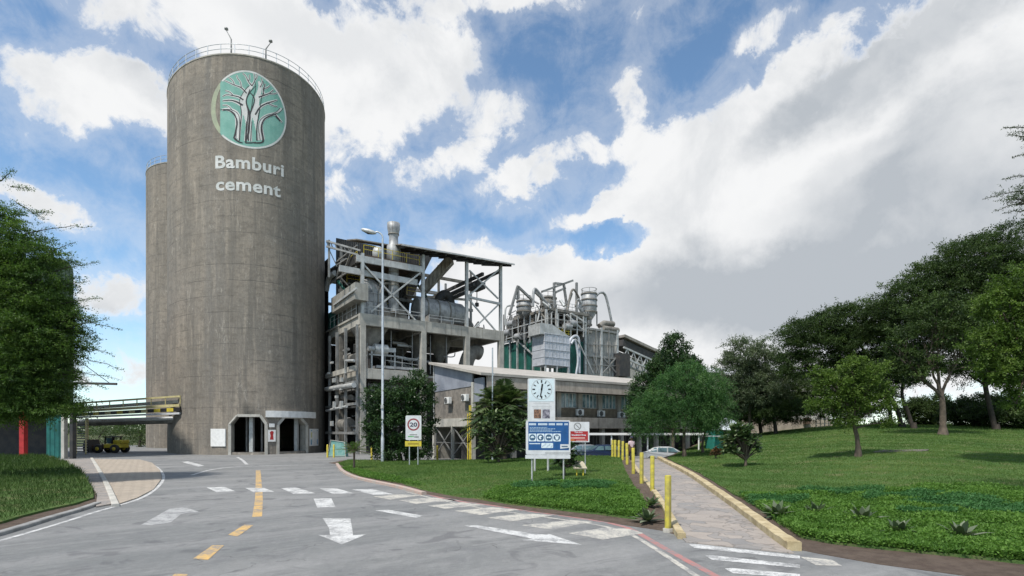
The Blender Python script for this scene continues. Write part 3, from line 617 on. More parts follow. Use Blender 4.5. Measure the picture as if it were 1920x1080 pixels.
    # sill strip below the cut is the drive-through floor edge
s = MB()
for h in holes:                                               # cover the 0.3 m upstand left by the cut: it is a low threshold
    pass
def silo_panel(name, x0, y0, x1, y1, m, th=.08):
    a0, z1 = on_silo(x0, y0); a1, _ = on_silo(x1, y0); _, z0 = on_silo((x0 + x1) / 2, y1)
    s = MB(); P = [Vector(silo_pt(a, z, .06)) for a, z in ((a0, z0), (a1, z0), (a1, z1), (a0, z1))]
    nrm = Vector((math.cos((a0 + a1) / 2), math.sin((a0 + a1) / 2), 0)) * th
    if a1 - a0 > .2:
        n = 8; aa = [a0 + (a1 - a0) * i / n for i in range(n + 1)]; V = [silo_pt(a, z, o_) for a in aa for z, o_ in ((z0, -.02), (z1, -.02), (z1, th), (z0, th))]
        s.add(V, [(4 * i + j, 4 * i + (j + 1) % 4, 4 * i + 4 + (j + 1) % 4, 4 * i + 4 + j) for i in range(n) for j in range(4)] + [(0, 1, 2, 3), (4 * n + 3, 4 * n + 2, 4 * n + 1, 4 * n)])
    else: s.prism(P, nrm)
    o = s.build(name, m); o.location = (SC.x, SC.y, 0); return o, P, nrm
o, _, _ = silo_panel('lintel_beam', 498, 770, 588, 783, M_white, .3); o.parent = SB; o.location = (0, 0, 0)
o, _, _ = silo_panel('notice_board', 397, 804, 424, 837, M_white); tag(o, 'blank white board on the silo wall left of the first doorway', 'notice board')
M_print = {}
o, P, nm = silo_panel('safety_poster', 503, 806, 517, 828, M_white); tag(o, 'small white poster with a red figure between the silo doorways', 'poster')
s = MB(); c = sum(P, Vector()) / 4 + nm; rt_ = (P[1] - P[0]).normalized()
s.prism([c + rt_ * a + Vector((0, 0, b_)) + nm * .05 for a, b_ in ((-.2, -.45), (.2, -.45), (.15, .1), (.22, .45), (0, .58), (-.2, .4), (-.12, 0))], nm * .1); s.build('print', M_red, o)
o, P, nm = silo_panel('number_plate', 505, 794, 515, 801, M_white); tag(o, 'small pale plate high on the wall between the silo doorways', 'plate')
o, P, nm = silo_panel('map_board', 580, 804, 596, 836, M_white); tag(o, 'tall board with yellow and blue print right of the silo doorways', 'notice board')
rt_ = (P[1] - P[0]); up = P[3] - P[0]
for (u0, u1, v0, v1, m) in ((.1, .9, .08, .38, mat('print_blue', (.12, .30, .50), (.25, .42, .5), .5)), (.12, .6, .5, .8, mat('print_yellow', (.65, .55, .25), (.5, .55, .3), .5)), (.1, .9, .86, .92, mat('print_blue', (0, 0, 0)))):
    s = MB(); s.prism([P[0] + rt_ * u + up * v + nm * 1.05 for u, v in ((u0, v0), (u1, v0), (u1, v1), (u0, v1))], nm * .06); s.build('print', m, o)
# things standing inside the drive-through
for x, y1, dy in ((472, 782, 3.2), (556, 783, 3.0)):
    a, z = on_silo(x, y1); p = Vector(silo_pt(a, 0, 0)) + Vector((SC.x, SC.y, 0)); d = Vector((p.x, p.y, 0)).normalized(); p += d * 1.2
    s = MB(); s.beam((p.x - SC.x, p.y - SC.y, 0), (p.x - SC.x, p.y - SC.y, 5.0), .42); s.build('inner_column', M_steelw, SB)
s = MB()
for x in (450, 462, 492): 
    a, z = on_silo(x, 790); p = Vector(silo_pt(a, 0, -2.2)); s.tube([p, p + Vector((0, 0, 4.5))], .12, 8)
s.build('filling_pipes', M_steel, SB)
# masts on the silo top
for x, ytop in ((431, 52), (499, 64)):
    a, z = on_silo(x, 101); p = Vector(silo_pt(a, SH, -.3)); t_ = MB(); ztop = CAMZ + (HY - ytop) / F * 60.2
    lean = Vector((-.55 if x < 460 else .55, 0, 0))
    t_.tube([p, p + Vector((0, 0, (ztop - SH) * .6)), p + lean + Vector((0, 0, ztop - SH - .2))], [.09, .07, .035], 6)
    t_.lathe(p + lean + Vector((0, 0, ztop - SH - .1)), [(.01, .25), (.2, .15), (.22, 0), (.01, -.12)], 8); t_.build('mast_lamp', M_steel, SB)
# emblem painted on the wall
def wall_poly(name, pts, off, m, step=.5, f=None, keep=None):
    """filled painted patch: outline in (angle, z), bent on the wall"""
    P = [Vector((a * SR, z)) for a, z in pts]; n = len(P); Q = []
    for i in range(n):
        a, c = P[i], P[(i + 1) % n]; k = max(1, int((c - a).length / step)); Q += [a.lerp(c, j / k) for j in range(k)]
    nb = len(Q); A = np.array([tuple(p) for p in Q]); x0, y0 = A.min(0); x1, y1 = A.max(0)
    gx, gy = np.meshgrid(np.arange(x0, x1, step), np.arange(y0, y1, step)); W = np.stack([gx.ravel(), gy.ravel()], 1); W = W[inside(W, A)]
    r = delaunay_2d_cdt(Q + [Vector(w) for w in W], [(i, (i + 1) % nb) for i in range(nb)], [list(range(nb))], 1, 1e-4)
    return [silo_pt(v.x / SR, v.y, off) for v in r[0]], [tuple(f) for f in r[2]]
aL, zc = on_silo(395.5, 205); aR, _ = on_silo(537, 205); _, zt = on_silo(466, 132.5); _, zb = on_silo(466, 278); aC = (aL + aR) / 2; zC = (zt + zb) / 2; ra = (aR - aL) / 2; rz_ = (zt - zb) / 2
aCut = on_silo(413, 205)[0]
circ = [(aC + ra * math.cos(2 * math.pi * k / 72), zC + rz_ * math.sin(2 * math.pi * k / 72)) for k in range(72)]
M_teal = mat('emblem_teal', (.15, .34, .285), (.20, .40, .34), .8, 0, .9, .25, (.2, .3, .26)); M_embw = mat('emblem_white', (.62, .62, .60), (.50, .52, .50), .8, 0, .9, .25, (.35, .36, .33))
M_embk = mat('emblem_black', (.03, .03, .035), (.05, .05, .05), .8); M_pale = mat('emblem_seam_green', (.36, .40, .27), (.30, .33, .24), .8, 0, .9, .4, (.25, .24, .2))
E_ = MB(); main = [(max(a, aCut), z) for a, z in circ]; v, f = wall_poly('disc', main, .012, None); E_.add(v, f); emb = E_.build('emblem_disc', M_teal, SB)
ring = MB(); 
for k in range(72):
    q = []
    for kk, s_ in ((k, 1), (k + 1, 1), (k + 1, .955), (k, .955)):
        t_ = 2 * math.pi * kk / 72; q.append((aC + ra * s_ * math.cos(t_), zC + rz_ * s_ * math.sin(t_)))
    if min(a for a, z in q) > aCut: ring.add([silo_pt(a, z, .02) for a, z in q], [(0, 1, 2, 3)])
ring.build('emblem_ring', M_embw, SB)
cres = MB()  # pale crescent copies a stitching seam; the painted disc itself is whole
for k in range(72):
    q = []
    for kk, s_ in ((k, 1), (k + 1, 1), (k + 1, 2), (k, 2)):
        t_ = 2 * math.pi * kk / 72; a = aC + ra * math.cos(t_); z = zC + rz_ * math.sin(t_)
        if s_ == 2: a = min(aC + ra * (math.cos(t_) + .13 * max(0, -math.cos(t_)) ** .5), aCut)
        q.append((a, z))
    if max(q[0][0], q[1][0]) < aCut + .004: cres.add([silo_pt(a, z, .012) for a, z in q], [(0, 1, 2, 3)])
cres.build('emblem_seam_edge', M_pale, SB)
def stroke(mb, pts, ws, off, ncl=2):
    """tapered painted stroke; points in the zoomed-crop pixels (x4 of the photo from 380,110)"""
    P = [Vector((x, y)) for x, y in pts]; W = list(ws)
    if len(W) != len(P): W = [W[0] + (W[-1] - W[0]) * i / (len(P) - 1) for i in range(len(P))]
    PW = [Vector((p.x, p.y, w)) for p, w in zip(P, W)]; PW = smooth2(PW, ncl); vs = []
    for i, p in enumerate(PW):
        d = (PW[min(i + 1, len(PW) - 1)] - PW[max(i - 1, 0)]); d = Vector((d.x, d.y)).normalized(); w = max(p.z, 1.5) / 2
        for sgn in (1, -1):
            x, y = p.x - d.y * w * sgn, p.y + d.x * w * sgn; a, z = on_silo(380 + x / 4, 110 + y / 4); a = max(a, aCut); vs.append(silo_pt(a, z, off))
    mb.add(vs, [(2 * i, 2 * i + 1, 2 * i + 3, 2 * i + 2) for i in range(len(PW) - 1)])
w_ = MB(); k_ = MB()
WS = [([(340, 620), (345, 520), (350, 470)], [50, 40, 20]), ([(300, 615), (308, 500), (318, 400), (305, 340), (300, 310), (330, 250), (370, 205)], [62, 58, 44, 40, 30, 26, 14]), ([(375, 615), (372, 520), (385, 440), (400, 360), (408, 290), (425, 250), (432, 200), (420, 170)], [80, 60, 46, 34, 30, 24, 16, 8]),
      ([(262, 600), (268, 500), (262, 420), (225, 390), (180, 378), (145, 385)], [30, 36, 34, 24, 16, 10]), ([(300, 350), (260, 325), (210, 310), (150, 318)], [26, 20, 14, 10]), ([(305, 310), (270, 285), (230, 278), (180, 268), (150, 285)], [20, 14, 12, 9, 6]),
      ([(330, 260), (290, 215), (240, 200), (200, 180), (165, 165)], [16, 12, 9, 8, 5]), ([(240, 200), (225, 160), (195, 140)], [9, 7, 5]), ([(370, 205), (340, 170), (325, 130), (300, 110)], [14, 10, 8, 5]), ([(370, 205), (395, 160), (385, 110)], [12, 8, 5]),
      ([(445, 610), (430, 520), (440, 460), (490, 425), (540, 415), (580, 390), (590, 370)], [34, 30, 28, 22, 16, 10, 6]), ([(540, 415), (570, 450), (595, 480)], [12, 10, 6]), ([(395, 420), (430, 360), (480, 335), (530, 320), (560, 310)], [22, 18, 16, 12, 6]), ([(490, 335), (530, 355), (560, 360)], [10, 8, 5]),
      ([(420, 290), (460, 275), (500, 262), (530, 235)], [18, 14, 10, 6]), ([(460, 275), (450, 230), (470, 190)], [12, 9, 5]), ([(430, 215), (450, 180), (440, 150)], [10, 8, 5]), ([(340, 170), (355, 150), (350, 120)], [9, 7, 5]), ([(290, 215), (285, 175), (262, 150), (255, 125)], [10, 8, 7, 5]), ([(230, 278), (205, 250), (170, 240)], [10, 8, 5]), ([(500, 262), (540, 265), (560, 255)], [9, 7, 5]), ([(450, 230), (490, 215), (505, 200)], [9, 7, 5]), ([(395, 160), (410, 135), (405, 115)], [9, 7, 5]), ([(225, 390), (190, 350), (150, 350)], [9, 7, 5])]
for pts, w in WS:
    br_ = max(w) < 28 or w[0] <= 26
    stroke(w_, pts, [q * 1.1 + 6 for q in w], .02)
    if br_: stroke(k_, pts, [max(4, q * .55) for q in w], .03)
    else: stroke(k_, [(x + w[0] * .4, y) for x, y in pts], [max(4, q * .13) for q in w], .03); stroke(k_, [(x - w[0] * .4, y) for x, y in pts], [max(4, q * .13) for q in w], .03)
for pts, w in (([(235, 600), (250, 540), (262, 470), (240, 420), (200, 385), (150, 388)], [12, 12, 10, 9, 7, 5]), ([(240, 600), (270, 625), (300, 632)], [14, 10, 6]), ([(320, 630), (345, 560), (350, 480), (355, 410), (330, 350), (325, 310), (345, 260), (355, 230)], [10, 14, 13, 16, 10, 8, 8, 6]),
               ([(320, 632), (375, 632), (400, 625)], [8, 8, 4]), ([(385, 632), (450, 632), (455, 600), (435, 520), (455, 460), (480, 440), (520, 425), (560, 410)], [8, 12, 14, 12, 10, 9, 12, 5]), ([(545, 430), (580, 470)], [10, 5]), ([(360, 400), (385, 340), (390, 290), (350, 250)], [10, 8, 8, 6])):
    stroke(k_, pts, w, .034)
w_.build('emblem_tree', M_embw, SB); k_.build('emblem_tree_outline', M_embk, SB)
# lettering
def text_mesh(txt, bold=.03, space=1.):
    cu = bpy.data.curves.new('t', 'FONT'); cu.body = txt; cu.size = 1; cu.offset = bold; cu.space_character = space; cu.resolution_u = 3
    o = bpy.data.objects.new('t', cu); COL.objects.link(o); bpy.context.view_layer.update()
    me = bpy.data.meshes.new_from_object(o.evaluated_get(bpy.context.evaluated_depsgraph_get())); bpy.data.objects.remove(o)
    bm = bmesh.new(); bm.from_mesh(me); bmesh.ops.triangulate(bm, faces=bm.faces)
    V = [tuple(v.co) for v in bm.verts]; Fs = [tuple(v.index for v in f.verts) for f in bm.faces]; bm.free()
    xs = [v[0] for v in V]; ys = [v[1] for v in V]; x0, x1 = min(xs), max(xs)
    return [((v[0] - x0) / (x1 - x0), v[1]) for v in V], Fs, (min(ys), max(ys), x1 - x0)
def wall_text(txt, x0, x1, ybase, ytop, name, ascent=None):
    V, Fs, (lo, hi, w) = text_mesh(txt, .027, 1.06)
    a0, zb_ = on_silo(x0, ybase); a1, _ = on_silo(x1, ybase); _, zt_ = on_silo(x0, ytop); sc = (zt_ - zb_) / ascent
    s = MB(); s.add([silo_pt(a0 + (a1 - a0) * u, zb_ + v * sc, .03) for u, v in V], Fs); s.build(name, M_embw, SB)
wall_text('Bamburi', 404, 532, 315.5, 293, 'lettering', .69); wall_text('cement', 405, 526, 357, 340, 'lettering', .52)

# ================================================================ mill building (concrete and steel frame)
U = Vector((.82, .572)); U.normalize(); W2 = Vector((-U.y, U.x)); ANG = math.atan2(U.y, U.x)
class Fr:
    def __init__(s, ox, oy): s.o = Vector((ox, oy))
    def s_at(s, x, t=0.):
        k = (x - CX) / F; p = s.o + W2 * t; return (k * p.y - p.x) / (U.x - k * U.y)
    def t_at(s, x, q=0.):
        k = (x - CX) / F; p = s.o + U * q; return (k * p.y - p.x) / (W2.x - k * W2.y)
    def Y(s, q, t): return (s.o + U * q + W2 * t).y
    def z(s, y, q, t): return CAMZ + (HY - y) / F * s.Y(q, t)
    def f(s, x, y, t=0.): q = s.s_at(x, t); return Vector((q, t, s.z(y, q, t)))       # point on plane t
    def g(s, x, y, q=0.): t = s.t_at(x, q); return Vector((q, t, s.z(y, q, t)))       # point on plane s
F1 = Fr(-17.4, 62.0)
MILL = thing('cement_mill', 'open concrete and steel frame mill full of ducts right of the silos', 'industrial building', (-17.4, 62, 0), ANG)
M_sheet = corrugated('roof_sheet', (.33, .30, .26), (.22, .20, .17), 22, 1)
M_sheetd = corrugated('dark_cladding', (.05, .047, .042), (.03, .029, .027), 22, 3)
M_green = corrugated('green_cladding', (.012, .13, .10), (.01, .09, .07), 18, 3, .3)
def part(name, m, par, fn, bevel=0):
    s = MB(); fn(s); return s.build(name, m, par, bevel=bevel)
cs = [0., 7.7, 13.96, 19.3]; ct = [0., 8., 16.]
for j, t in enumerate(ct):
    for i, q in enumerate(cs):
        w = .68 if j == 0 else .5
        part('column', M_conc if j == 0 else M_ductd, MILL, lambda s: s.bb(q - w / 2, q + w / 2, t - w / 2, t + w / 2, 0, 15.0), .03)
part('cable_duct', M_steel, MILL, lambda s: s.bb(-.75, -.5, -.12, .12, 0, 15.0))
for t in ct:
    part('floor_beam', M_conc, MILL, lambda s: s.bb(-.4, 19.7, t - .3, t + .3, 15.0, 16.35), .03)
for q in cs:
    part('floor_beam', M_conc, MILL, lambda s: s.bb(q - .28, q + .28, .31, 15.5, 15.05, 16.3), .03)
part('floor_slab', M_conc, MILL, lambda s: s.bb(-.45, 19.7, .3, 17, 16.05, 16.28))
part('floor_beam', M_conc, MILL, lambda s: s.bb(.35, 7.35, -.25, .25, 8.8, 10.0), .03)
part('floor_beam', M_conc, MILL, lambda s: s.bb(-.25, .25, .35, 15.5, 8.8, 10.0), .03)
part('floor_slab', M_conc, MILL, lambda s: s.bb(.45, 14, .4, 15.5, 9.4, 9.65))
# steel above the floor
for q, y in zip(cs, (475, 478, 492, 497)):
    zt_ = F1.z(y, q, 0)
    part('steel_column', M_steelw, MILL, lambda s: (s.bb(q - .17, q + .17, -.2, -.15, 16.35, zt_), s.bb(q - .17, q + .17, .15, .2, 16.35, zt_), s.bb(q - .04, q + .04, -.15, .15, 16.35, zt_)))
for q in cs:
    for t in (8., 16.):
        part('steel_column', M_steel, MILL, lambda s: s.bb(q - .14, q + .14, t - .14, t + .14, 16.35, 26.5))
def br(x0, y0, x1, y1, t=0, w=.18, m=M_steelw, name='brace', h=None, t1=None):
    part(name, m, MILL, lambda s: s.beam(F1.f(x0, y0, t), F1.f(x1, y1, t if t1 is None else t1), w, h or w))
br(675, 489, 782, 604); br(791, 509, 695, 585); br(874, 556, 938, 570, w=.28, name='steel_beam')
br(878, 560, 936, 628); br(934, 572, 878, 626); br(880, 507, 934, 560); br(936, 505, 878, 555)
br(668, 484, 793, 506, -.02, .3, name='steel_beam', h=.75); br(636, 503, 782, 530, 0.35, .3, name='steel_beam', h=.7)
br(793, 556, 875, 562, 8, .3, M_steel, 'steel_beam')
for t in (8, 16):
    for z in (20.5, 24.5): part('steel_beam', M_steel, MILL, lambda s: s.bb(-.3, 19.6, t - .15, t + .15, z, z + .4))
for q in (cs[0], cs[1]):
    part('steel_beam', M_steel, MILL, lambda s: s.bb(q - .15, q + .15, .3, 16, 22.7, 23.2))
# black beams running back under the roof
for (q, z, w) in ((19.3, 24.6, .4), (16.6, 23.8, .5), (15.2, 22.2, .45), (13.9, 20.9, .45)):
    part('crane_beam', M_dark, MILL, lambda s: s.beam((q, .2, z), (q, 16, z - .1), w * .7, .42))
part('hoist', M_dark, MILL, lambda s: (s.box((17.1, 2.6, 22.7), (1.4, 2.2, .9)), s.tube([(17.1, 2.6, 22.2), (17.1, 2.6, 20.4)], .06, 6), s.box((17.1, 2.6, 20.2), (.4, .4, .5))))
# roof: thin shed roof pitched up to the back
q0 = F1.s_at(690, -1.2); q1 = F1.s_at(963, -1.2); qa = F1.s_at(752, -1.2)
def roofz(q, t): 
    a = F1.z(459, qa, -1.2); c = F1.z(496, q1, -1.2); return a + (c - a) * (q - qa) / (q1 - qa) + (t + 1.2) * .27
def roof_strip(s, qa_, qb_, t0, t1, th=.14):
    s.add([(qa_, t0, roofz(qa_, t0)), (qb_, t0, roofz(qb_, t0)), (qb_, t1, roofz(qb_, t1)), (qa_, t1, roofz(qa_, t1))] + [(qa_, t0, roofz(qa_, t0) + th), (qb_, t0, roofz(qb_, t0) + th), (qb_, t1, roofz(qb_, t1) + th), (qa_, t1, roofz(qa_, t1) + th)],
          [(0, 1, 2, 3), (7, 6, 5, 4), (0, 4, 5, 1), (1, 5, 6, 2), (2, 6, 7, 3), (3, 7, 4, 0)])
part('roof', M_sheet, MILL, lambda s: roof_strip(s, qa, q1, -1.3, 6.5)); part('roof', M_sheet, MILL, lambda s: roof_strip(s, q0, qa - .01, 2.6, 6.5))
part('roof_gutter', M_steelw, MILL, lambda s: s.beam((qa, -1.42, roofz(qa, -1.4)), (q1, -1.42, roofz(q1, -1.4)), .16, .16))
for k in range(12):
    q = qa + .4 + (q1 - qa - .8) * k / 11
    part('rafter', M_dark, MILL, lambda s: s.beam((q, -1.2, roofz(q, -1.2) - .2), (q, 6.4, roofz(q, 6.4) - .2), .12, .3))
# dark back cladding and the left upper housings
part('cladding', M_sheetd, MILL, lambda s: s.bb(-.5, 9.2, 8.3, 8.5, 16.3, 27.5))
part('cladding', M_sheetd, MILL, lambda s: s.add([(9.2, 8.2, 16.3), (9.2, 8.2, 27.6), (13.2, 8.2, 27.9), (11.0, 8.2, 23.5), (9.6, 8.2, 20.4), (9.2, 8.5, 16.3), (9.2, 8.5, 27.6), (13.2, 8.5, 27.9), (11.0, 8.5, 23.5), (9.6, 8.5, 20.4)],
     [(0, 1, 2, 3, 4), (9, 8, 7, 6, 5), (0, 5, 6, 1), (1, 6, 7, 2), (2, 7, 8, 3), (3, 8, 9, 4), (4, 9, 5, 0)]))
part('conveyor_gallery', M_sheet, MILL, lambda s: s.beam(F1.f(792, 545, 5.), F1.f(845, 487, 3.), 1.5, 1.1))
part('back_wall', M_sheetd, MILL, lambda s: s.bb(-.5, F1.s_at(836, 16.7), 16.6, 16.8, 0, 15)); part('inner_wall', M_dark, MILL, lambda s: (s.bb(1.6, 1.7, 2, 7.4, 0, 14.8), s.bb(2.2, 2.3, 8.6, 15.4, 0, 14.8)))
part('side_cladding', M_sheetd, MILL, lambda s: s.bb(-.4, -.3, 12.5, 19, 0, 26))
# mezzanine deck at the top left with yellow rails
part('deck', M_rust, MILL, lambda s: s.bb(-.2, 7.9, .4, 8, 23.2, 23.4))
def rail(p0, p1, m=M_yel, h=1.1, n=None, par=MILL, name='handrail', r=.05):
    p0, p1 = Vector(p0), Vector(p1); n = n or max(2, int((p1 - p0).length / 1.6)); s = MB()
    for z in (h, h * .55): s.beam(p0 + Vector((0, 0, z)), p1 + Vector((0, 0, z)), r)
    for k in range(n + 1): p = p0.lerp(p1, k / n); s.beam(p, p + Vector((0, 0, h)), r)
    return s.build(name, m, par)
rail((.3, .35, 23.4), (7.4, .35, 23.4), M_yel); rail((.4, 3, 23.4), (.4, 7.5, 23.4), M_yel)
part('fan_motor', M_steelw, MILL, lambda s: (s.lathe((2.6, 1.8, 23.4), [(.01, 0), (.7, 0), (.7, 1.1), (.5, 1.6), (.01, 1.7)], 14),))
rail((.6, -.5, 16.35), (7.2, -.5, 16.35), M_steelw, .9); rail((8.3, -.5, 16.35), (13.4, -.5, 16.35), M_steelw, .8); rail((-.5, .6, 16.35), (-.5, 11, 16.35), M_steelw, 1.3)
# chimney stack with flared head
sx = F1.f(738, 600, 1.35); qx, tx = sx.x, 1.35; zz = lambda y: F1.z(y, qx, tx)
part('chimney_stack', M_duct, MILL, lambda s: s.lathe((qx, tx, 0), [(.62, 17.2), (.6, zz(490)), (.85, zz(486)), (.82, zz(462)), (.56, zz(458)), (.54, zz(446)), (.66, zz(437)), (.76, zz(430)), (.78, zz(419)), (.7, zz(419)), (.01, zz(421))], 20))
for y in (586, 560, 536, 512, 440): part('stack_flange', M_ductd, MILL, lambda s: s.lathe((qx, tx, zz(y)), [(.6, -.06), (.68, -.06), (.68, .06), (.6, .06)], 20))
# elbow duct
def duct(pts, r, m=M_duct, par=MILL, name='duct', n=14, rings=True):
    P = smooth2([Vector(p) for p in pts], 2); o = part(name, m, par, lambda s: s.tube(P, r, n))
    return o
duct([F1.f(680, 545, 2), F1.f(690, 536, 2), F1.f(702, 545, 2), F1.f(713, 580, 2), F1.f(722, 600, 2)], 1.0)
duct([F1.f(712, 585, 1.5), F1.f(730, 592, 2), F1.f(748, 584, 2), F1.f(752, 596, 2.5)], .8, M_ductd)
part('inlet_box', M_ductd, MILL, lambda s: s.box(F1.f(744, 604, 2), (2.2, 1.6, 1.4)))
# filter housings
def filt(c, d, rows, m=M_duct, par=MILL, name='filter_housing'):
    def fn(s):
        s.box(c, d)
        for k in range(rows + 1): s.box((c[0], c[1], c[2] - d[2] / 2 + d[2] * k / rows), (d[0] + .16, d[1] + .16, .1))
        n = max(2, int(d[0] / .7))
        for k in range(n + 1): s.box((c[0] - d[0] / 2 + d[0] * k / n, c[1], c[2]), (.07, d[1] + .1, d[2]))
    return part(name, m, par, fn)
a = F1.f(674, 603, 1.2); c = F1.f(712, 548, 1.2); filt(((a.x + c.x) / 2, 2.0, (a.z + c.z) / 2 - .3), (abs(c.x - a.x), 2.2, c.z - a.z), 4)
a = F1.g(668, 606, -.2); c = F1.g(636, 560, -.2); filt((.9, (a.y + c.y) / 2, 18.2), (2.2, abs(c.y - a.y), 4.2), 4, M_ductd)
def lb_(s):
    p0, p1 = F1.g(668, 533, -1.0), F1.g(624, 565, -1.0); s.prism([(-1.2, p0.y, p0.z + .2), (-1.2, p1.y, p0.z + .2), (-1.2, p1.y, p0.z - 1.7), (-1.2, p0.y, p0.z - 1.7)], (1.6, 0, 0))
part('covered_walkway', corrugated('pale_cladding', (.36, .35, .31), (.27, .26, .23), 16, 1), MILL, lb_)
part('roof_edge_plate', M_steelw, MILL, lambda s: s.beam(F1.g(669, 540, -1.35), F1.g(625, 572, -1.35), .12, .25))
part('green_panel', M_green, MILL, lambda s: s.bb(-.3, -.15, F1.t_at(637, -.2), F1.t_at(606, -.2), 16.4, 18.6))
# equipment to the right
a, c = F1.f(780, 588, 3), F1.f(868, 600, 3)
part('horizontal_tank', M_duct, MILL, lambda s: (s.tube([a + Vector((-.1, 0, .6)), a + Vector((.1, 0, .6)), c + Vector((-.6, 0, .5)), c + Vector((0, 0, .4))], [1.5, 1.6, 1.6, 1.2], 18), s.box(a + Vector((3.0, 0, -.6)), (3.4, 2.4, 2))))
part('tank_band', M_ductd, MILL, lambda s: [s.tube([a + Vector((d, 0, .59)), a + Vector((d + .15, 0, .59))], 1.66, 18) for d in (1.0, 2.6, 4.2)])
duct([F1.f(822, 575, 4), F1.f(822, 560, 4), F1.f(832, 550, 4), F1.f(843, 556, 4), F1.f(846, 576, 4)], .6, M_dark)
duct([F1.f(842, 588, 3.5), F1.f(858, 592, 3.5), F1.f(872, 605, 3.5), F1.f(878, 616, 3.5)], .9, M_ductd)
part('fan_casing', M_ductd, MILL, lambda s: (s.lathe(F1.f(808, 606, 1.2), [(.01, -.5), (1.1, -.5), (1.1, .5), (.01, .5)], 18, True, Matrix.Rotation(R(90), 3, 'X')), s.box(F1.f(832, 612, 1.2), (1.6, 1.2, 1.2))))
part('motor', M_green, MILL, lambda s: s.lathe(F1.f(795, 610, .9), [(.01, -.6), (.35, -.6), (.4, .4), (.01, .6)], 12, True, Matrix.Rotation(R(90), 3, 'Y')))
part('cable_tray', M_rust, MILL, lambda s: (s.box(F1.f(885, 621, 1.5), (3.0, 1.0, 1.1)), s.box(F1.f(860, 616, 2.5), (2.4, 1.0, .9))))
# hoppers below the floor
for x, y0, y1, t, r in ((783, 620, 680, 5., 1.5), (825, 626, 682, 5., 1.5), (752, 628, 668, 9., 1.4)):
    p = F1.f(x, y0, t); z1 = F1.z(y1, p.x, t)
    part('hopper', M_ductd, MILL, lambda s: s.lathe((p.x, t, 0), [(r, 15.9), (r, 14.6), (.32, z1), (.3, z1 - .9), (.01, z1 - .9)], 18))
p = F1.f(692, 620, 1.8)
part('hopper', M_ductd, MILL, lambda s: s.add([(p.x + i * 1.9, 1.8 + j * 1.3, 15.) for i, j in ((-1, -1), (1, -1), (1, 1), (-1, 1))] + [(p.x + i * .3, 1.8 + j * .3, 12.2) for i, j in ((-1, -1), (1, -1), (1, 1), (-1, 1))], [(0, 1, 5, 4), (1, 2, 6, 5), (2, 3, 7, 6), (3, 0, 4, 7), (4, 5, 6, 7)]))
p = F1.f(712, 655, .8)
part('small_tank', M_steelw, MILL, lambda s: (s.tube([p + Vector((-.7, 0, 0)), p + Vector((.9, 0, 0))], .62, 14), s.box(p + Vector((1.5, 0, 0)), (.9, .5, .5)), s.tube([p + Vector((-1.4, 0, 0)), p + Vector((-.7, 0, 0))], .3, 10)))
part('tank_stand', M_steelw, MILL, lambda s: [s.beam((p.x + d, .8, 10), (p.x + d, .8, p.z - .3), .16) for d in (-1.0, 1.9)] + [s.beam((p.x - 1.3, .8, p.z - .7), (p.x + 2.4, .8, p.z - .7), .16)])
rail(F1.f(722, 688, .5) * 1 + Vector((0, 0, 0)), F1.f(785, 697, .5), M_steelw, 1.5); part('walkway', M_duct, MILL, lambda s: s.beam(F1.f(702, 688, 1.2), F1.f(786, 694, 1.2), 1.4, .3))
duct([F1.f(872, 690, 2), F1.f(878, 668, 2), F1.f(888, 658, 2), F1.f(900, 662, 2)], 1.0, M_ductd)
# dark lower left bay: decks, pipes, brackets, small pale bits
for k, (z, t0) in enumerate(((3.2, 3), (5.6, 1.5), (7.6, 2.5), (12.2, 4))):
    part('deck', M_steel, MILL, lambda s: s.bb(-.2 + (k % 2), 7, t0, 14, z, z + .18)); rail((.4, t0 + .1, z + .18), (6.8, t0 + .1, z + .18), M_steel, 1.0)
for k in range(14):
    q = random.uniform(.2, 6.5); t = random.uniform(1.5, 10); z = random.choice((2.4, 4.6, 6.8, 8.3, 11.5))
    duct([(q, t, z), (q + random.uniform(1, 3), t, z), (q + random.uniform(2, 3.5), t + .6, z + random.uniform(-1.5, 1.5))], random.uniform(.1, .28), random.choice((M_duct, M_ductd, M_steelw)), name='pipe', n=8)
# lower side structure seen between the silo and the corner column
SIDE = lambda x, y, q=-.2: F1.g(x, y, q)
for y0, y1 in ((690, 700), (716, 722), (757, 762), (812, 816)):
    a, c = SIDE(666, y0, -1), SIDE(612, y1, -1); part('side_beam', M_conc if y0 == 690 else M_steel, MILL, lambda s: s.beam((-1, a.y, a.z), (-1, c.y, a.z), .35, .6 if y0 == 690 else .3))
for x in (648, 632, 618):
    t = F1.t_at(x, -1); part('side_column', M_steel, MILL, lambda s: s.bb(-1.15, -.85, t - .15, t + .15, 0, 15))
for a_, c_, y_, r_ in ((655, 640, 796, .8), (658, 634, 745, .35), (664, 650, 672, .5)): part('drum', M_ductd, MILL, lambda s: s.tube([SIDE(a_, y_, -.3), SIDE(c_, y_, -.3)], r_, 14))
part('side_pipe', M_steelw, MILL, lambda s: (s.tube([SIDE(664, 676, -1.6), SIDE(648, 676, -1.6), SIDE(648, 700, -1.6)], .14, 8), s.tube([SIDE(664, 722, -1.4), SIDE(612, 730, -1.4)], .3, 8), s.tube([SIDE(650, 762, -1.4), SIDE(612, 770, -1.4)], .16, 8)))
part('pale_box', M_steelw, MILL, lambda s: [s.box(SIDE(x, y, -1.5), (.25, .7, h_)) for x, y, h_ in ((626, 713, .5), (622, 680, .25), (640, 712, .5), (628, 728, .45), (640, 728, .45), (631, 744, .3), (640, 759, .9), (627, 759, .8), (622, 794, .6), (616, 700, .25))])  # small pale boxes for the bright bits in the dark bay
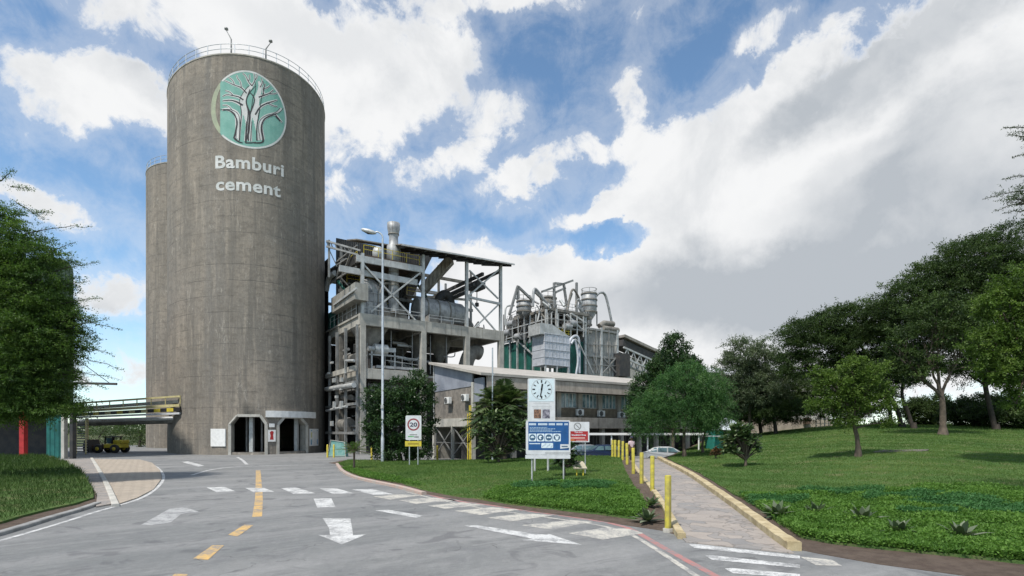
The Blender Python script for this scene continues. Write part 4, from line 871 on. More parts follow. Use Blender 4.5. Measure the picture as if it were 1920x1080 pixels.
# conveyor from the silo top area down to the frame, and steel clutter beside the corner
part('conveyor_truss', M_steel, MILL, lambda s: (s.beam(F1.f(612, 452, 2), F1.f(676, 470, 0), .2, .2), s.beam(F1.f(612, 462, 2), F1.f(672, 478, 0), .2, .2), [s.beam(F1.f(612 + 8 * k, 452 + 2.2 * k, 2), F1.f(616 + 8 * k, 463 + 2.1 * k, 2), .09) for k in range(7)],
     s.beam(F1.f(617, 450, 2), F1.f(617, 520, 2), .2), s.beam(F1.f(618, 470, 2), F1.f(632, 500, 2), .08)))
part('side_roof', M_sheetd, MILL, lambda s: s.add([F1.g(664, 478, -.3), F1.g(612, 512, -.3), F1.g(612, 530, -.3), F1.g(664, 495, -.3)] + [p_ + Vector((1.5, 0, 0)) for p_ in (F1.g(664, 478, -.3), F1.g(612, 512, -.3), F1.g(612, 530, -.3), F1.g(664, 495, -.3))], [(0, 1, 2, 3), (4, 7, 6, 5), (0, 4, 5, 1), (2, 6, 7, 3), (1, 5, 6, 2), (0, 3, 7, 4)]))
part('side_brace', M_steel, MILL, lambda s: [s.beam(F1.g(a_, b_, -.5), F1.g(c_, d_, -.5), .16) for a_, b_, c_, d_ in ((680 - 10, 460, 630, 492), (668, 500, 620, 530), (660, 470, 640, 520), (650, 485, 615, 508), (640, 490, 628, 530))])
duct([F1.g(628, 512, -.6), F1.g(616, 520, -.6), F1.g(612, 545, -.6)], .35, M_steelw, name='pipe', n=8)
for k in range(10):
    q = random.uniform(.5, 12.5); part('pipe', random.choice((M_steel, M_duct, M_green)), MILL, lambda s: s.tube([(q, 7.5 - random.random() * 3, 16.3), (q, 7, random.uniform(19, 23)), (q + random.uniform(-2, 2), 7, random.uniform(19, 24))], random.uniform(.1, .25), 8))
part('machine', M_ductd, MILL, lambda s: [s.box((random.uniform(3, 12), random.uniform(4, 7), 17 + random.random()), (random.uniform(.8, 2), 1.2, random.uniform(1, 2.4))) for k in range(7)])

# fine clutter: pipe runs, brackets, small boxes and platforms at every level
R2 = random.Random(5)
for k in range(26):
    q = R2.uniform(.6, 13.5); t = R2.uniform(.8, 7); z = 16.4; h_ = R2.uniform(.8, 4.5); m = R2.choice((M_duct, M_ductd, M_steelw, M_rust, M_steel))
    if k % 3 == 0: part('cabinet', m, MILL, lambda s: s.box((q, t, z + h_ * .25), (R2.uniform(.4, 1.1), .7, h_ * .5)))
    else: duct([(q, t, z), (q, t, z + h_), (q + R2.uniform(-2.5, 2.5), t, z + h_ + R2.uniform(-.4, .8))], R2.uniform(.06, .2), m, name='pipe', n=8)
for k in range(9):
    q = R2.uniform(14.3, 18.5); duct([(q, R2.uniform(1, 9), 16.3), (q, 3, 16.3 + R2.uniform(1, 2.4)), (q + R2.uniform(-1, 1), 4, 17.4)], R2.uniform(.05, .14), M_steel, name='pipe', n=7)
for z, t, a_, c_ in ((18.9, 6.5, .5, 7.2), (20.8, 5.5, 8, 12.5), (21.6, 7.2, .5, 7)):
    part('platform', M_steel, MILL, lambda s: s.bb(a_, c_, t, t + 1.2, z, z + .1)); rail((a_, t, z + .1), (c_, t, z + .1), R2.choice((M_yel, M_steelw)), 1.0, r=.045)
for x in (1, 4, 6.8, 9.3, 11.6): part('hanger_rod', M_steel, MILL, lambda s: s.beam((x, 1.2, 10), (x, 1.2, 15), .1))
for k in range(12):
    q = R2.uniform(1, 12); z = R2.uniform(10.3, 14); duct([(q, 2.2, z), (q + R2.uniform(1, 3), 2.2, z), (q + 2.5, 3.5, z + R2.uniform(-1, 1))], R2.uniform(.07, .2), R2.choice((M_duct, M_steelw, M_ductd)), name='pipe', n=8)
for k in range(10):
    z = R2.uniform(1, 14.5); t0 = R2.uniform(1, 10); part('side_pipe', R2.choice((M_duct, M_ductd, M_steelw)), MILL, lambda s: s.tube([(.3, t0, z), (.3, t0 + R2.uniform(1.5, 4), z)], R2.uniform(.06, .22), 8))
# ================================================================ second plant, farther away
F2 = Fr(5.95, 85.0)
PL = thing('filter_plant', 'green and grey clad filter plant with roof tanks behind the office', 'industrial building', (5.95, 85, 0), ANG)
def p2(name, m, fn): return part(name, m, PL, fn)
tL = F2.t_at(942, 0); qR = F2.s_at(1160, 0); q1098 = F2.s_at(1098, 0)
M_gwall = corrugated('grey_cladding', (.36, .35, .32), (.28, .27, .25), 10, 0, .5)
zg = F2.z(640, 0, 0) - .3
p2('green_wall', M_green, lambda s: s.bb(.3, .6, 1.5, tL, 10, zg + 1.6)); p2('green_wall', M_green, lambda s: s.bb(1.5, q1098, .5, .8, 8, zg + 1))
for k in range(7): p2('wall_post', M_steelw, lambda s: s.bb(0, .28, tL * k / 6 - .14, tL * k / 6 + .14, 8, zg + 1.9))
for z in (11.6, zg + 1.7): p2('wall_rail', M_steelw if z > 12 else M_rust, lambda s: s.bb(-.05, .25, 0, tL, z, z + .35))
p2('brace', M_steelw, lambda s: (s.beam((-.1, tL * .62, zg + 1.4), (-.1, tL * .1, zg - 3.2), .22), ))
zt2 = F2.z(613, q1098, 0)
p2('grey_wall', M_gwall, lambda s: s.bb(q1098, qR, .3, 8, 5, zt2 - .2))
for x in (1098, 1128, 1158):
    q = F2.s_at(x, 0); p2('wall_post', M_steelw, lambda s: s.bb(q - .2, q + .2, -.05, .28, 5, zt2 + (2.5 if x == 1098 else .3)))
for y in (613, 664): p2('wall_rail', M_steel, lambda s: s.bb(q1098, qR, -.02, .25, F2.z(y, q1098, 0) - .35, F2.z(y, q1098, 0)))
p2('brace', M_steel, lambda s: (s.beam(F2.f(1130, 670, -.05), F2.f(1156, 700, -.05), .18), s.beam(F2.f(1156, 670, -.05), F2.f(1130, 700, -.05), .18), s.beam(F2.f(1112, 668, -.05), F2.f(1122, 700, -.05), .2)))
# silencer housing
a, c = F2.f(1016, 684, -1.5), F2.f(1062, 632, -1.5)
filt(((a.x + c.x) / 2, -.7, (a.z + c.z) / 2), (c.x - a.x, 3.0, c.z - a.z), 4, mat('filter_pale', (.52, .54, .58), (.42, .44, .47), .5, .1, 1.2, .3), PL)
p2('housing_legs', M_steelw, lambda s: [s.beam((x, -2.1, 7), (x, -2.1, a.z), .25) for x in (a.x + .2, (a.x + c.x) / 2, c.x - .2)])
p2('housing_cap', M_steelw, lambda s: s.add([(a.x - .9, -2.2, c.z - .2), (c.x, -2.2, c.z), (c.x, .8, c.z), (a.x - .9, .8, c.z - .2), (a.x - .9, -2.2, c.z + 1.5), (a.x + 1.5, -2.2, c.z + 1.5), (a.x + 1.5, .8, c.z + 1.5), (a.x - .9, .8, c.z + 1.5)], [(0, 1, 5, 4), (1, 2, 6, 5), (2, 3, 7, 6), (3, 0, 4, 7), (4, 5, 6, 7), (0, 3, 2, 1)]))
# inverted U pipes
def d2(pts, r, m=M_duct, name='duct'): return duct(pts, r * .6, m, PL, name, 10)
d2([F2.f(1066, 700, -1), F2.f(1066, 645, -1), F2.f(1072, 632, -1), F2.f(1082, 629, -1), F2.f(1086, 640, -1), F2.f(1086, 700, -1)], .42, mat('filter_pale', (0, 0, 0)))
d2([F2.f(1078, 636, -1.5), F2.f(1084, 640, -1.5), F2.f(1096, 665, -1.5), F2.f(1112, 700, -1.5)], .22, M_steelw); d2([F2.f(1071, 645, -1.8), F2.f(1078, 633, -1.8), F2.f(1085, 672, -1.8), F2.f(1080, 702, -1.8)], .3, mat('filter_pale', (0, 0, 0)))
# decks above
for z_y, x0 in ((620, 940), (606, 945), (592, 952)):
    z = F2.z(z_y, 0, 0) + .6; t_ = F2.t_at(x0, 0)
    p2('deck', M_ductd, lambda s: s.bb(0, q1098 + 1.5, 0, t_, z, z + .35)); rail((-.1, .2, z + .35), (-.1, t_, z + .35), M_steel, 1.0, par=PL); rail((0, -.05, z + .35), (q1098, -.05, z + .35), M_steel, 1.0, par=PL)
zd = F2.z(582, 0, 0)
p2('upper_deck', M_ductd, lambda s: s.bb(-.3, q1098 + .6, -.3, F2.t_at(958, 0), zd, zd + .45)); rail((-.3, -.3, zd + .45), (q1098, -.3, zd + .45), M_steelw, 1.1, par=PL)
for x in (1024, 1043): p2('deck_post', M_steelw, lambda s: s.beam(F2.f(x, 634, -.3), F2.f(x, 580, -.3), .3))
for x in (986, 958, 945): p2('deck_post', M_steel, lambda s: s.beam(F2.g(x, 640, -.3), F2.g(x, 590, -.3), .25))
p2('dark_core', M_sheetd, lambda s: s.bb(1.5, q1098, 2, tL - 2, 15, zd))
p2('yellow_rail', M_yel, lambda s: [s.beam(F2.f(1030, y, -.5), F2.f(1072, y + 4, -.5), .12) for y in (618, 623, 628)] + [s.beam(F2.f(x, 616, -.5), F2.f(x, 630, -.5), .1) for x in range(1030, 1072, 6)])
p2('machine', M_ductd, lambda s: [s.box(F2.g(x, y, .8), (1.4, 1.6, 1.5)) for x, y in ((950, 630), (962, 618), (975, 600), (990, 612), (1002, 604))])
for x, y in ((948, 625), (968, 632), (1000, 618), (955, 608)): p2('drum', M_duct, lambda s: s.tube([F2.g(x, y, -.6), F2.g(x + 10, y - 2, -.6)], .6, 12))
for x, y in ((1012, 616), (1058, 612), (1066, 606)): p2('drum', M_duct, lambda s: s.tube([F2.f(x, y, -.8), F2.f(x + 12, y + 1, -.8)], .55, 12))
for (x, y, x1, y1) in ((1062, 590, 1094, 622), (1070, 588, 1098, 606)): p2('stair', M_steelw, lambda s: s.beam(F2.f(x, y, -.6), F2.f(x1, y1, -.6), .5, .25))
for x in range(950, 1030, 11): p2('lattice_post', M_steelw, lambda s: s.beam(F2.g(x, 642, -.9), F2.g(x, 598 - (x - 950) * .15, -.9), .16))
for x in range(1034, 1098, 12): p2('lattice_post', M_steelw, lambda s: s.beam(F2.f(x, 632, -1.0), F2.f(x, 586 + (x - 1034) * .12, -1.0), .16))
for a_, b_ in ((628, 612), (612, 597)): p2('lattice_rail', M_steelw, lambda s: s.beam(F2.g(948, a_ + 8, -.9), F2.g(1028, b_, -.9), .14)); p2('lattice_rail', M_steel, lambda s: s.beam(F2.f(1032, b_, -1.0), F2.f(1096, b_ + 8, -1.0), .14))
for x in range(950, 1020, 22): p2('lattice_brace', M_steel, lambda s: (s.beam(F2.g(x, 634, -.95), F2.g(x + 11, 602, -.95), .1)))
R3 = random.Random(9)
for k in range(22):
    x = R3.uniform(950, 1090); y = R3.uniform(560, 630); f_ = F2.g if x < 1030 else F2.f; p_ = f_(x, y, R3.uniform(-.6, 1.5)); p2('small_pipe', R3.choice((M_duct, M_ductd, M_steelw)), lambda s: s.tube([p_, p_ + Vector((R3.uniform(-1, 1), R3.uniform(-1, 1), R3.uniform(-2, 1.5)))], R3.uniform(.08, .25), 8))
for x0, y0, x1, y1 in ((1103, 618, 1103, 700), (1118, 618, 1118, 700), (1142, 618, 1142, 700), (1098, 645, 1158, 648), (1098, 684, 1158, 686)): p2('wall_rib', M_steel, lambda s: s.beam(F2.f(x0, y0, -.05), F2.f(x1, y1, -.05), .13))
# round tanks on legs
def tank2(x0, x1, ytop, ybot, t, legs_y, m=M_duct, cone=True, bands=3):
    xc = (x0 + x1) / 2; p = F2.f(xc, ytop, t); r = (x1 - x0) / 2 / F * F2.Y(p.x, t); z0 = F2.z(ybot, p.x, t); zl = F2.z(legs_y, p.x, t)
    T = p2('roof_tank', m, lambda s: s.lathe((p.x, t, 0), [(.01, p.z + .3), (r * .7, p.z + .25), (r, p.z), (r, z0), (r * .35, z0 - r * 1.0), (r * .3, zl), (.01, zl)], 20))
    s = MB()
    for k in range(bands + 1): s.lathe((p.x, t, z0 + (p.z - z0) * k / bands), [(r, -.1), (r + .12, -.1), (r + .12, .1), (r, .1)], 20, False)
    s.build('tank_band', M_ductd, T)
    s = MB()
    for k in range(4): aa = math.pi / 4 + k * math.pi / 2; s.beam((p.x + r * math.cos(aa), t + r * math.sin(aa), zl), (p.x + r * math.cos(aa), t + r * math.sin(aa), z0), .16)
    s.build('tank_leg', M_steel, T)
    s = MB(); [s.beam((p.x + r * math.cos(k), t + r * math.sin(k), p.z), (p.x + r * math.cos(k), t + r * math.sin(k), p.z + .9), .06) for k in range(7)]
    s.tube([(p.x + r * math.cos(k / 3), t + r * math.sin(k / 3), p.z + .9) for k in range(20)], .05, 5); s.build('tank_rail', M_steel, T)
tank2(1090, 1119, 552, 586, 4, 612); tank2(969, 996, 566, 585, 6, 592, bands=2); tank2(1013, 1043, 560, 574, 5, 584, M_ductd, bands=1)
d2([F2.f(1117, 556, 4), F2.f(1124, 548, 4), F2.f(1134, 549, 4), F2.f(1140, 570, 4), F2.f(1148, 610, 4)], .38)
d2([F2.f(1092, 585, 3.5), F2.f(1086, 578, 3.5), F2.f(1090, 565, 3.5)], .5); d2([F2.f(1064, 582, 2), F2.f(1070, 548, 2), F2.f(1076, 540, 2), F2.f(1086, 560, 2)], .32, M_ductd)
d2([F2.f(999, 575, 3), F2.f(1000, 545, 3), F2.f(1004, 540, 3), F2.f(1018, 560, 3), F2.f(1030, 578, 3)], .4, M_duct); d2([F2.f(947, 610, 5), F2.f(947, 578, 5), F2.f(952, 573, 5), F2.f(964, 573, 5)], .25, M_steelw)
for x0, y0, x1, y1 in ((971, 536, 955, 590), (971, 536, 972, 560), (972, 538, 997, 562), (1016, 547, 1074, 526), (1039, 530, 1039, 580), (1040, 531, 1056, 533), (1057, 533, 1064, 582), (1081, 530, 1081, 588), (1060, 585, 1072, 550), (1014, 552, 1024, 580), (1003, 547, 1032, 575), (1042, 548, 1060, 540)):
    p2('frame_strut', M_steel, lambda s: s.beam(F2.f(x0, y0, 3), F2.f(x1, y1, 3), .34))
p2('pipe_bundle', M_ductd, lambda s: (s.tube([F2.f(1124, 612, 1), F2.f(1132, 606, 1), F2.f(1150, 608, 1)], .5, 10), s.tube([F2.f(1130, 616, .5), F2.f(1158, 620, .5)], .55, 10)))
p2('lower_block', M_conc, lambda s: s.bb(qR - 1, qR + 5, 1, 9, 0, F2.z(690, qR, 1)))
p2('fan_casing', M_dark, lambda s: (s.box(F2.f(1164, 685, 0), (2.6, 2, 4)),))
# inclined conveyor bridge going down to the right
CB = thing('conveyor_bridge', 'inclined covered conveyor bridge descending right from the filter plant', 'conveyor', (5.95, 85, 0), ANG)
A0, A1 = F2.f(1158, 638, 3), F2.f(1330, 716, 3)
def cb(name, m, fn): return part(name, m, CB, fn)
cb('roof', M_sheet, lambda s: s.beam(A0 + Vector((0, 0, .6)), A1 + Vector((0, 0, .6)), 3.6, .5)); cb('side_panel', M_dark, lambda s: s.beam(A0 + Vector((0, 0, -.6)), A1 + Vector((0, 0, -.6)), 2.8, 1.2))
for dz in (-1.5, -3.4): cb('chord', M_steelw, lambda s: (s.beam(A0 + Vector((0, -1.5, dz)), A1 + Vector((0, -1.5, dz)), .3), s.beam(A0 + Vector((0, 1.5, dz)), A1 + Vector((0, 1.5, dz)), .3)))
def web(s, y):
    n = 16
    for k in range(n):
        p = A0.lerp(A1, k / n); q = A0.lerp(A1, (k + .5) / n); r_ = A0.lerp(A1, (k + 1) / n)
        s.beam(p + Vector((0, y, -3.4)), q + Vector((0, y, -1.5)), .16); s.beam(q + Vector((0, y, -1.5)), r_ + Vector((0, y, -3.4)), .16)
cb('lattice', M_steelw, lambda s: web(s, -1.5)); cb('lattice', M_steelw, lambda s: web(s, 1.5))
for f_ in (.45, .9):
    p = A0.lerp(A1, f_); cb('support', M_steel, lambda s: (s.beam(p + Vector((0, -1.4, -3.4)), (p.x, p.y - 2.2, 0), .4), s.beam(p + Vector((0, 1.4, -3.4)), (p.x, p.y + 2.2, 0), .4)))
s = MB(); q = F2.s_at(1150, 14); s.bb(q - 1, q + 30, 14, 24, 0, F2.z(665, q, 14)); o = s.build('pale_shed', M_concl); o.location = (5.95, 85, 0); o.rotation_euler = (0, 0, ANG); tag(o, 'plain pale shed wall under the inclined conveyor bridge', 'building')
# ================================================================ office building
F3 = Fr(-3.3, 46.0); LQ = 46.
OF = thing('office_building', 'two storey concrete office with sloping pale roof and air conditioners', 'building', (-3.3, 46, 0), ANG)
def po(name, m, fn, bevel=0): return part(name, m, OF, fn, bevel)
tg = F3.t_at(815, 0)
M_fascia = mat('fascia_concrete', (.42, .37, .31), (.30, .26, .22), .85, 0, 1., .75, (.13, .11, .09), bump=.2, bscale=10)
M_roofp = mat('pale_roof', (.42, .395, .35), (.34, .315, .28), .7, 0, .6, .2, bump=.1)
M_wood = mat('board_wall', (.21, .17, .12), (.14, .115, .085), .8, 0, 2, .3)
M_gab = mat('gable_panel', (.27, .29, .33), (.20, .215, .25), .7, 0, .7, .35, (.33, .33, .34))
zf1, zf0 = 7.35, 6.35; ze = 7.35
zr = F3.z(683, 0, tg)
def roofq(s):
    th = .22; t0, t1 = -2.0, tg + .3; 
    for (qa_, qb_) in ((-.5, LQ),):
        z0 = ze - .02; z1 = zr; s.add([(qa_, t0, z0), (qb_, t0, z0), (qb_, t1, z1), (qa_, t1, z1), (qa_, t0, z0 + th), (qb_, t0, z0 + th), (qb_, t1, z1 + th), (qa_, t1, z1 + th)], [(0, 3, 2, 1), (4, 5, 6, 7), (0, 1, 5, 4), (1, 2, 6, 5), (2, 3, 7, 6), (3, 0, 4, 7)])
po('roof', M_roofp, roofq)
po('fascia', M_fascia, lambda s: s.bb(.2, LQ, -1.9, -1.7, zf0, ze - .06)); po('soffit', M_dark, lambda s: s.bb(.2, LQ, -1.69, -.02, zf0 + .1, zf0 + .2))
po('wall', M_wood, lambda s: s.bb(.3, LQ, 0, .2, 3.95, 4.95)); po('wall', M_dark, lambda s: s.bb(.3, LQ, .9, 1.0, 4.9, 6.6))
po('balcony_band', M_fascia, lambda s: s.bb(.2, LQ, -1.1, -.9, 2.95, 4.0), .02); po('floor_slab', M_conc, lambda s: s.bb(.2, LQ, -.89, tg, 3.0, 3.25))
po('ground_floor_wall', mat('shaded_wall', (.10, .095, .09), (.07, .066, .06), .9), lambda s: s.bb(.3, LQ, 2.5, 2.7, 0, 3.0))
for k in range(16):
    q = 2.6 + k * 2.75
    W = po('window', M_steelw, lambda s: (s.bb(q - 1.0, q + 1.0, .05, .17, 4.97, 5.04), s.bb(q - 1.0, q + 1.0, .05, .17, 6.36, 6.42), s.bb(q - 1.0, q - .94, .05, .17, 5.05, 6.35), s.bb(q + .94, q + 1., .05, .17, 5.05, 6.35)))
    s = MB(); s.bb(q - .94, q + .94, .10, .12, 5.05, 6.35); s.build('pane', mat('office_glass_sky', (.30, .42, .46), (.10, .16, .18), .12, 0, 1.3, 0, fine=0, spec=.8), W)  # pale blue base colour stands in for the sky's reflection
    s = MB(); [s.bb(q + d - .03, q + d + .03, .04, .09, 5.05, 6.35) for d in (-.47, 0, .47)]; s.build('mullion', M_white, W)
    if k % 3 == 0: s = MB(); s.bb(q - .9, q - .2, .14, .16, 5.3, 6.34); s.build('blind', M_white, W)
    po('pier', M_conc, lambda s: s.bb(q + 1.12, q + 1.62, -.12, .3, 3.26, 6.42))
    po('ground_column', M_conc, lambda s: s.bb(q + 1.12, q + 1.5, -.6, -.2, 0, 2.95))
    if k % 2: po('ground_window', M_steel, lambda s: (s.bb(q - 1, q + 1, 2.44, 2.5, 1.0, 1.08), [s.bb(q + d - .04, q + d + .04, 2.42, 2.49, .9, 2.5) for d in (-1, -.5, 0, .5, 1)]))
po('back_wall', M_conc, lambda s: s.bb(.2, LQ, tg, tg + .2, 0, zr - .2))
# gable end facing left
gz = lambda y, t: F3.z(y, 0, t)
t2 = F3.t_at(884, 0)
po('gable_panel', M_gab, lambda s: s.add([(0, t2, gz(724, t2)), (0, tg, gz(735, tg)), (0, tg, zr - .05), (0, t2 - .2, ze + (zr - ze) * (t2 + 1.8) / (tg + 2.3) - .02)] + [(.15, t2, gz(724, t2)), (.15, tg, gz(735, tg)), (.15, tg, zr - .05), (.15, t2 - .2, ze + (zr - ze) * (t2 + 1.8) / (tg + 2.3) - .02)],
    [(0, 1, 2, 3), (7, 6, 5, 4), (0, 4, 5, 1), (1, 5, 6, 2), (2, 6, 7, 3), (3, 7, 4, 0)]))
po('gable_wall', mat('gable_brick', (.24, .215, .185), (.165, .15, .13), .85, 0, 2.5, .3), lambda s: s.bb(.05, .2, t2, tg, 3.8, gz(722, t2)))
po('gable_band', M_concl, lambda s: s.bb(-.12, .04, t2, tg + .1, 3.1, 3.85))
po('corner_post', M_concl, lambda s: s.bb(-.15, .15, -.1, .2, 0, 6.9), .02); po('gable_post', M_concl, lambda s: s.bb(-.2, .0, tg - .25, tg + .1, 0, 3.1)); po('gable_post', M_steelw, lambda s: s.bb(-.1, -.02, tg, tg + .12, 3.1, zr))
po('end_post', M_concl, lambda s: s.bb(-.14, .14, 3.7, 3.85, 0, 3.1))
po('cross_brace', M_steel, lambda s: (s.beam((.1, .3, 3), (.1, 3.7, .5), .09), s.beam((.1, 3.7, 3), (.1, .3, .5), .09), s.beam((.1, 3.9, 3), (.1, 7.2, .5), .09), s.beam((.1, 7.2, 3), (.1, 3.9, .5), .09), s.beam((.1, .2, 1.6), (.1, 7.3, 1.6), .06)))
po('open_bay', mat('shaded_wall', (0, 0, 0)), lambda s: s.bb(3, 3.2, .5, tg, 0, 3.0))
po('side_panel', M_gab, lambda s: s.bb(-.02, .12, -1.6, -.12, 5.2, 7.2))
def ac_unit(name, label, c, rz, first=None):
    t = thing(name, label, 'air conditioner', c, rz, 'air conditioners on the office walls')
    s = MB(); s.box((0, 0, .3), (.85, .32, .6)); s.build('casing', M_white, t, bevel=.02)
    s = MB(); s.lathe((-.12, -.17, .3), [(.01, 0), (.25, 0), (.25, .012), (.01, .012)], 20, False, Matrix.Rotation(R(90), 3, 'X')); s.build('fan_opening', M_black, t)
    s = MB(); [s.lathe((-.12, -.19, .3), [(r_, 0), (r_ + .012, 0), (r_ + .012, .01), (r_, .01)], 20, False, Matrix.Rotation(R(90), 3, 'X')) for r_ in (.08, .16, .245)]; s.build('fan_grille', M_steelw, t)
    s = MB(); s.box((-.3, .1, -.06), (.05, .4, .06)); s.box((.3, .1, -.06), (.05, .4, .06)); s.build('bracket', M_steel, t)
    return t
def w3(p): v = F3.o + U * p[0] + W2 * p[1]; return Vector((v.x, v.y, p[2]))
p = F3.f(1087, 779, -.25); AC = ac_unit('air_conditioner', 'white air conditioner under the office windows nearest the clock tower', w3(p), ANG)
for x, y, lb in ((1127, 781, 'middle white air conditioner under the row of office windows'), (1165, 783, 'white air conditioner under office windows beside the green trees')):
    dup(AC, w3(F3.f(x, y, -.25)), ANG, lb)
for x, y, lb in ((840, 757, 'air conditioner hung on the brown gable wall, farther from the corner'), (872, 752, 'air conditioner hung on the brown gable wall, nearer the corner post')):
    dup(AC, w3(F3.g(x, y, -.3)), ANG - R(90), lb)
p = F3.g(888, 800, -.35); lad = thing('pipe_ladder', 'yellow vertical pipes standing at the office corner by the palm', 'pipes', w3((-.35, -.3, 0)))
s = MB()
for dx in (-.12, .12, .42): s.tube([w3((-.35, dx, 0)), w3((-.35, dx, 4.9 if dx < .4 else 4.2))], .05, 8)
for z in np.arange(.6, 4.6, .45): s.beam(w3((-.35, -.12, z)), w3((-.35, .12, z)), .03)
s.build('pipe', M_yel, lad, world=True)

# carport in front of the office
CP = thing('carport', 'long low white roofed carport in front of the office', 'carport', (9.5, 47.5, 0))
zc_ = 2.45
s = MB(); s.bb(3.5, 17.5, 47.2, 50.5, zc_ - .12, zc_ + .06); s.build('roof', M_white, CP, world=True)
for x in (4.2, 8.85, 12.05, 16.6): s = MB(); s.tube([(x, 47.4, .0), (x, 47.4, zc_ - .12)], .07, 8); s.build('post', M_white, CP, world=True)

# ================================================================ signs and lamps
def pipe(name, par, p0, p1, r, m=M_galv): s = MB(); s.tube([p0, p1], r, 10); return s.build(name, m, par, world=True)
M_white = mat('sign_white', (.64, .65, .66), (.55, .56, .57), .45, 0, 3., .2, (.42, .41, .40))
def flat(name, par, x0, x1, z0, z1, y, th, m, bevel=0, rad=0):
    s = MB()
    if rad:
        P = []
        for cx, cz, a0 in ((x1 - rad, z1 - rad, 0), (x0 + rad, z1 - rad, 90), (x0 + rad, z0 + rad, 180), (x1 - rad, z0 + rad, 270)):
            for k in range(5): a = R(a0 + 22.5 * k); P.append((cx + rad * math.cos(a), y, cz + rad * math.sin(a)))
        s.prism(P, (0, th, 0))
    else: s.bb(x0, x1, y, y + th, z0, z1)
    return s.build(name, m, par, world=True)
def disc(name, par, cx, cz, y, r, m, r0=0, n=28):
    s = MB()
    if r0: 
        vs = []; 
        for k in range(n): a = 2 * math.pi * k / n; vs += [(cx + r * math.cos(a), y, cz + r * math.sin(a)), (cx + r0 * math.cos(a), y, cz + r0 * math.sin(a))]
        s.add(vs, [(2 * k, 2 * ((k + 1) % n), 2 * ((k + 1) % n) + 1, 2 * k + 1) for k in range(n)])
    else: s.add([(cx + r * math.cos(2 * math.pi * k / n), y, cz + r * math.sin(2 * math.pi * k / n)) for k in range(n)], [tuple(range(n))])
    return s.build(name, m, par, world=True)
def sign_text(name, par, txt, x0, z0, h, y, m, width=None, bold=.02):
    V, Fs, (lo, hi, w) = text_mesh(txt, bold); sc = h / .72; w = width or w * sc
    s = MB(); s.add([(x0 + u * w, y, z0 + v * sc) for u, v in V], Fs); return s.build(name, m, par, world=True)
def X_(x, Y): return (x - CX) / F * Y
def Z_(y, Y): return CAMZ + (HY - y) / F * Y
# speed sign
b0 = PT(775, 873, h_island); Y = b0.y
SP = thing('speed_limit_sign', 'white speed limit sign reading 20 with yellow strip on two posts', 'sign', b0)
for x in (767.5, 783.5): pipe('post', SP, (X_(x, Y), Y + .06, b0.z - .1), (X_(x, Y), Y + .06, Z_(786, Y)), .045)
flat('panel', SP, X_(760.5, Y), X_(790, Y), Z_(825, Y), Z_(779, Y), Y, .03, M_white, rad=.09)
flat('yellow_strip', SP, X_(759.5, Y), X_(790, Y), Z_(837, Y), Z_(827, Y), Y, .03, M_yel)
cx, cz, r = X_(775.3, Y), Z_(796, Y), 11.6 * Y / F
disc('red_ring', SP, cx, cz, Y - .004, r, mat('sign_ring', (.28, .05, .06), (.22, .05, .05), .5), r * .76)
sign_text('number', SP, '20', cx - r * .6, cz - r * .32, r * .66, Y - .006, mat('sign_ink', (.03, .03, .06), (.05, .05, .08), .5), r * 1.2, .03)
flat('small_text', SP, X_(768, Y), X_(782, Y), Z_(816, Y), Z_(814.3, Y), Y - .004, .002, M_steel); flat('small_emblem', SP, X_(765, Y), X_(776, Y), Z_(819.5, Y), Z_(817.5, Y), Y - .004, .002, mat('sign_green', (.1, .35, .12), (.12, .4, .15), .6)); flat('small_text', SP, X_(776.5, Y), X_(785, Y), Z_(820.5, Y), Z_(818, Y), Y - .004, .002, M_steel)
flat('strip_text', SP, X_(765, Y), X_(785, Y), Z_(833.5, Y), Z_(830.5, Y), Y - .004, .002, mat('dark_yellow', (.35, .26, .03), (.3, .22, .03), .6))
# safety board
b0 = PT(1027, 905, h_island); Y = b0.y
BB = thing('safety_board', 'large blue safety notice board with white border on two posts', 'notice board', b0)
for x in (997.5, 1057): pipe('post', BB, (X_(x, Y), Y + .08, b0.z - .2), (X_(x, Y), Y + .08, Z_(800, Y)), .035, M_steelw)
flat('panel', BB, X_(986, Y), X_(1069.5, Y), Z_(852.5, Y), Z_(788, Y), Y, .04, M_white, rad=.07)
flat('blue_field', BB, X_(990.5, Y), X_(1066.5, Y), Z_(844, Y), Z_(790.5, Y), Y - .004, .003, M_blue)
flat('lower_panel', BB, X_(985, Y), X_(1069.5, Y), Z_(860, Y), Z_(853, Y), Y + .005, .03, M_white)
e_ = Y - .008
M_pw = mat('print_white', (.7, .78, .82), (.6, .7, .75), .5); M_pb = mat('print_navy', (.04, .09, .16), (.05, .12, .2), .5)
for xa, xb in ((992, 1005.5), (1009, 1026.5), (1029, 1041), (1043.5, 1055), (1058.5, 1065)):
    s = MB(); n = int((xb - xa) / 1.9); 
    for k in range(n):
        u = xa + (xb - xa) * k / n; s.bb(X_(u, Y), X_(u + 1.35, Y), e_, e_ + .002, Z_(797.3, Y), Z_(793.5, Y))
    s.build('heading_word', M_pw, BB, world=True)
for xa, xb, yy in ((993, 1026, 801.5), (993, 1041, 804), (993, 1035, 806.5), (993, 1052, 809)):
    s = MB(); u = xa
    while u < xb: d = random.uniform(2, 5); s.bb(X_(u, Y), X_(min(u + d, xb), Y), e_, e_ + .002, Z_(yy + .7, Y), Z_(yy - .6, Y)); u += d + .8
    s.build('text_line', mat('print_pale', (.35, .48, .6), (.3, .42, .55), .5), BB, world=True)
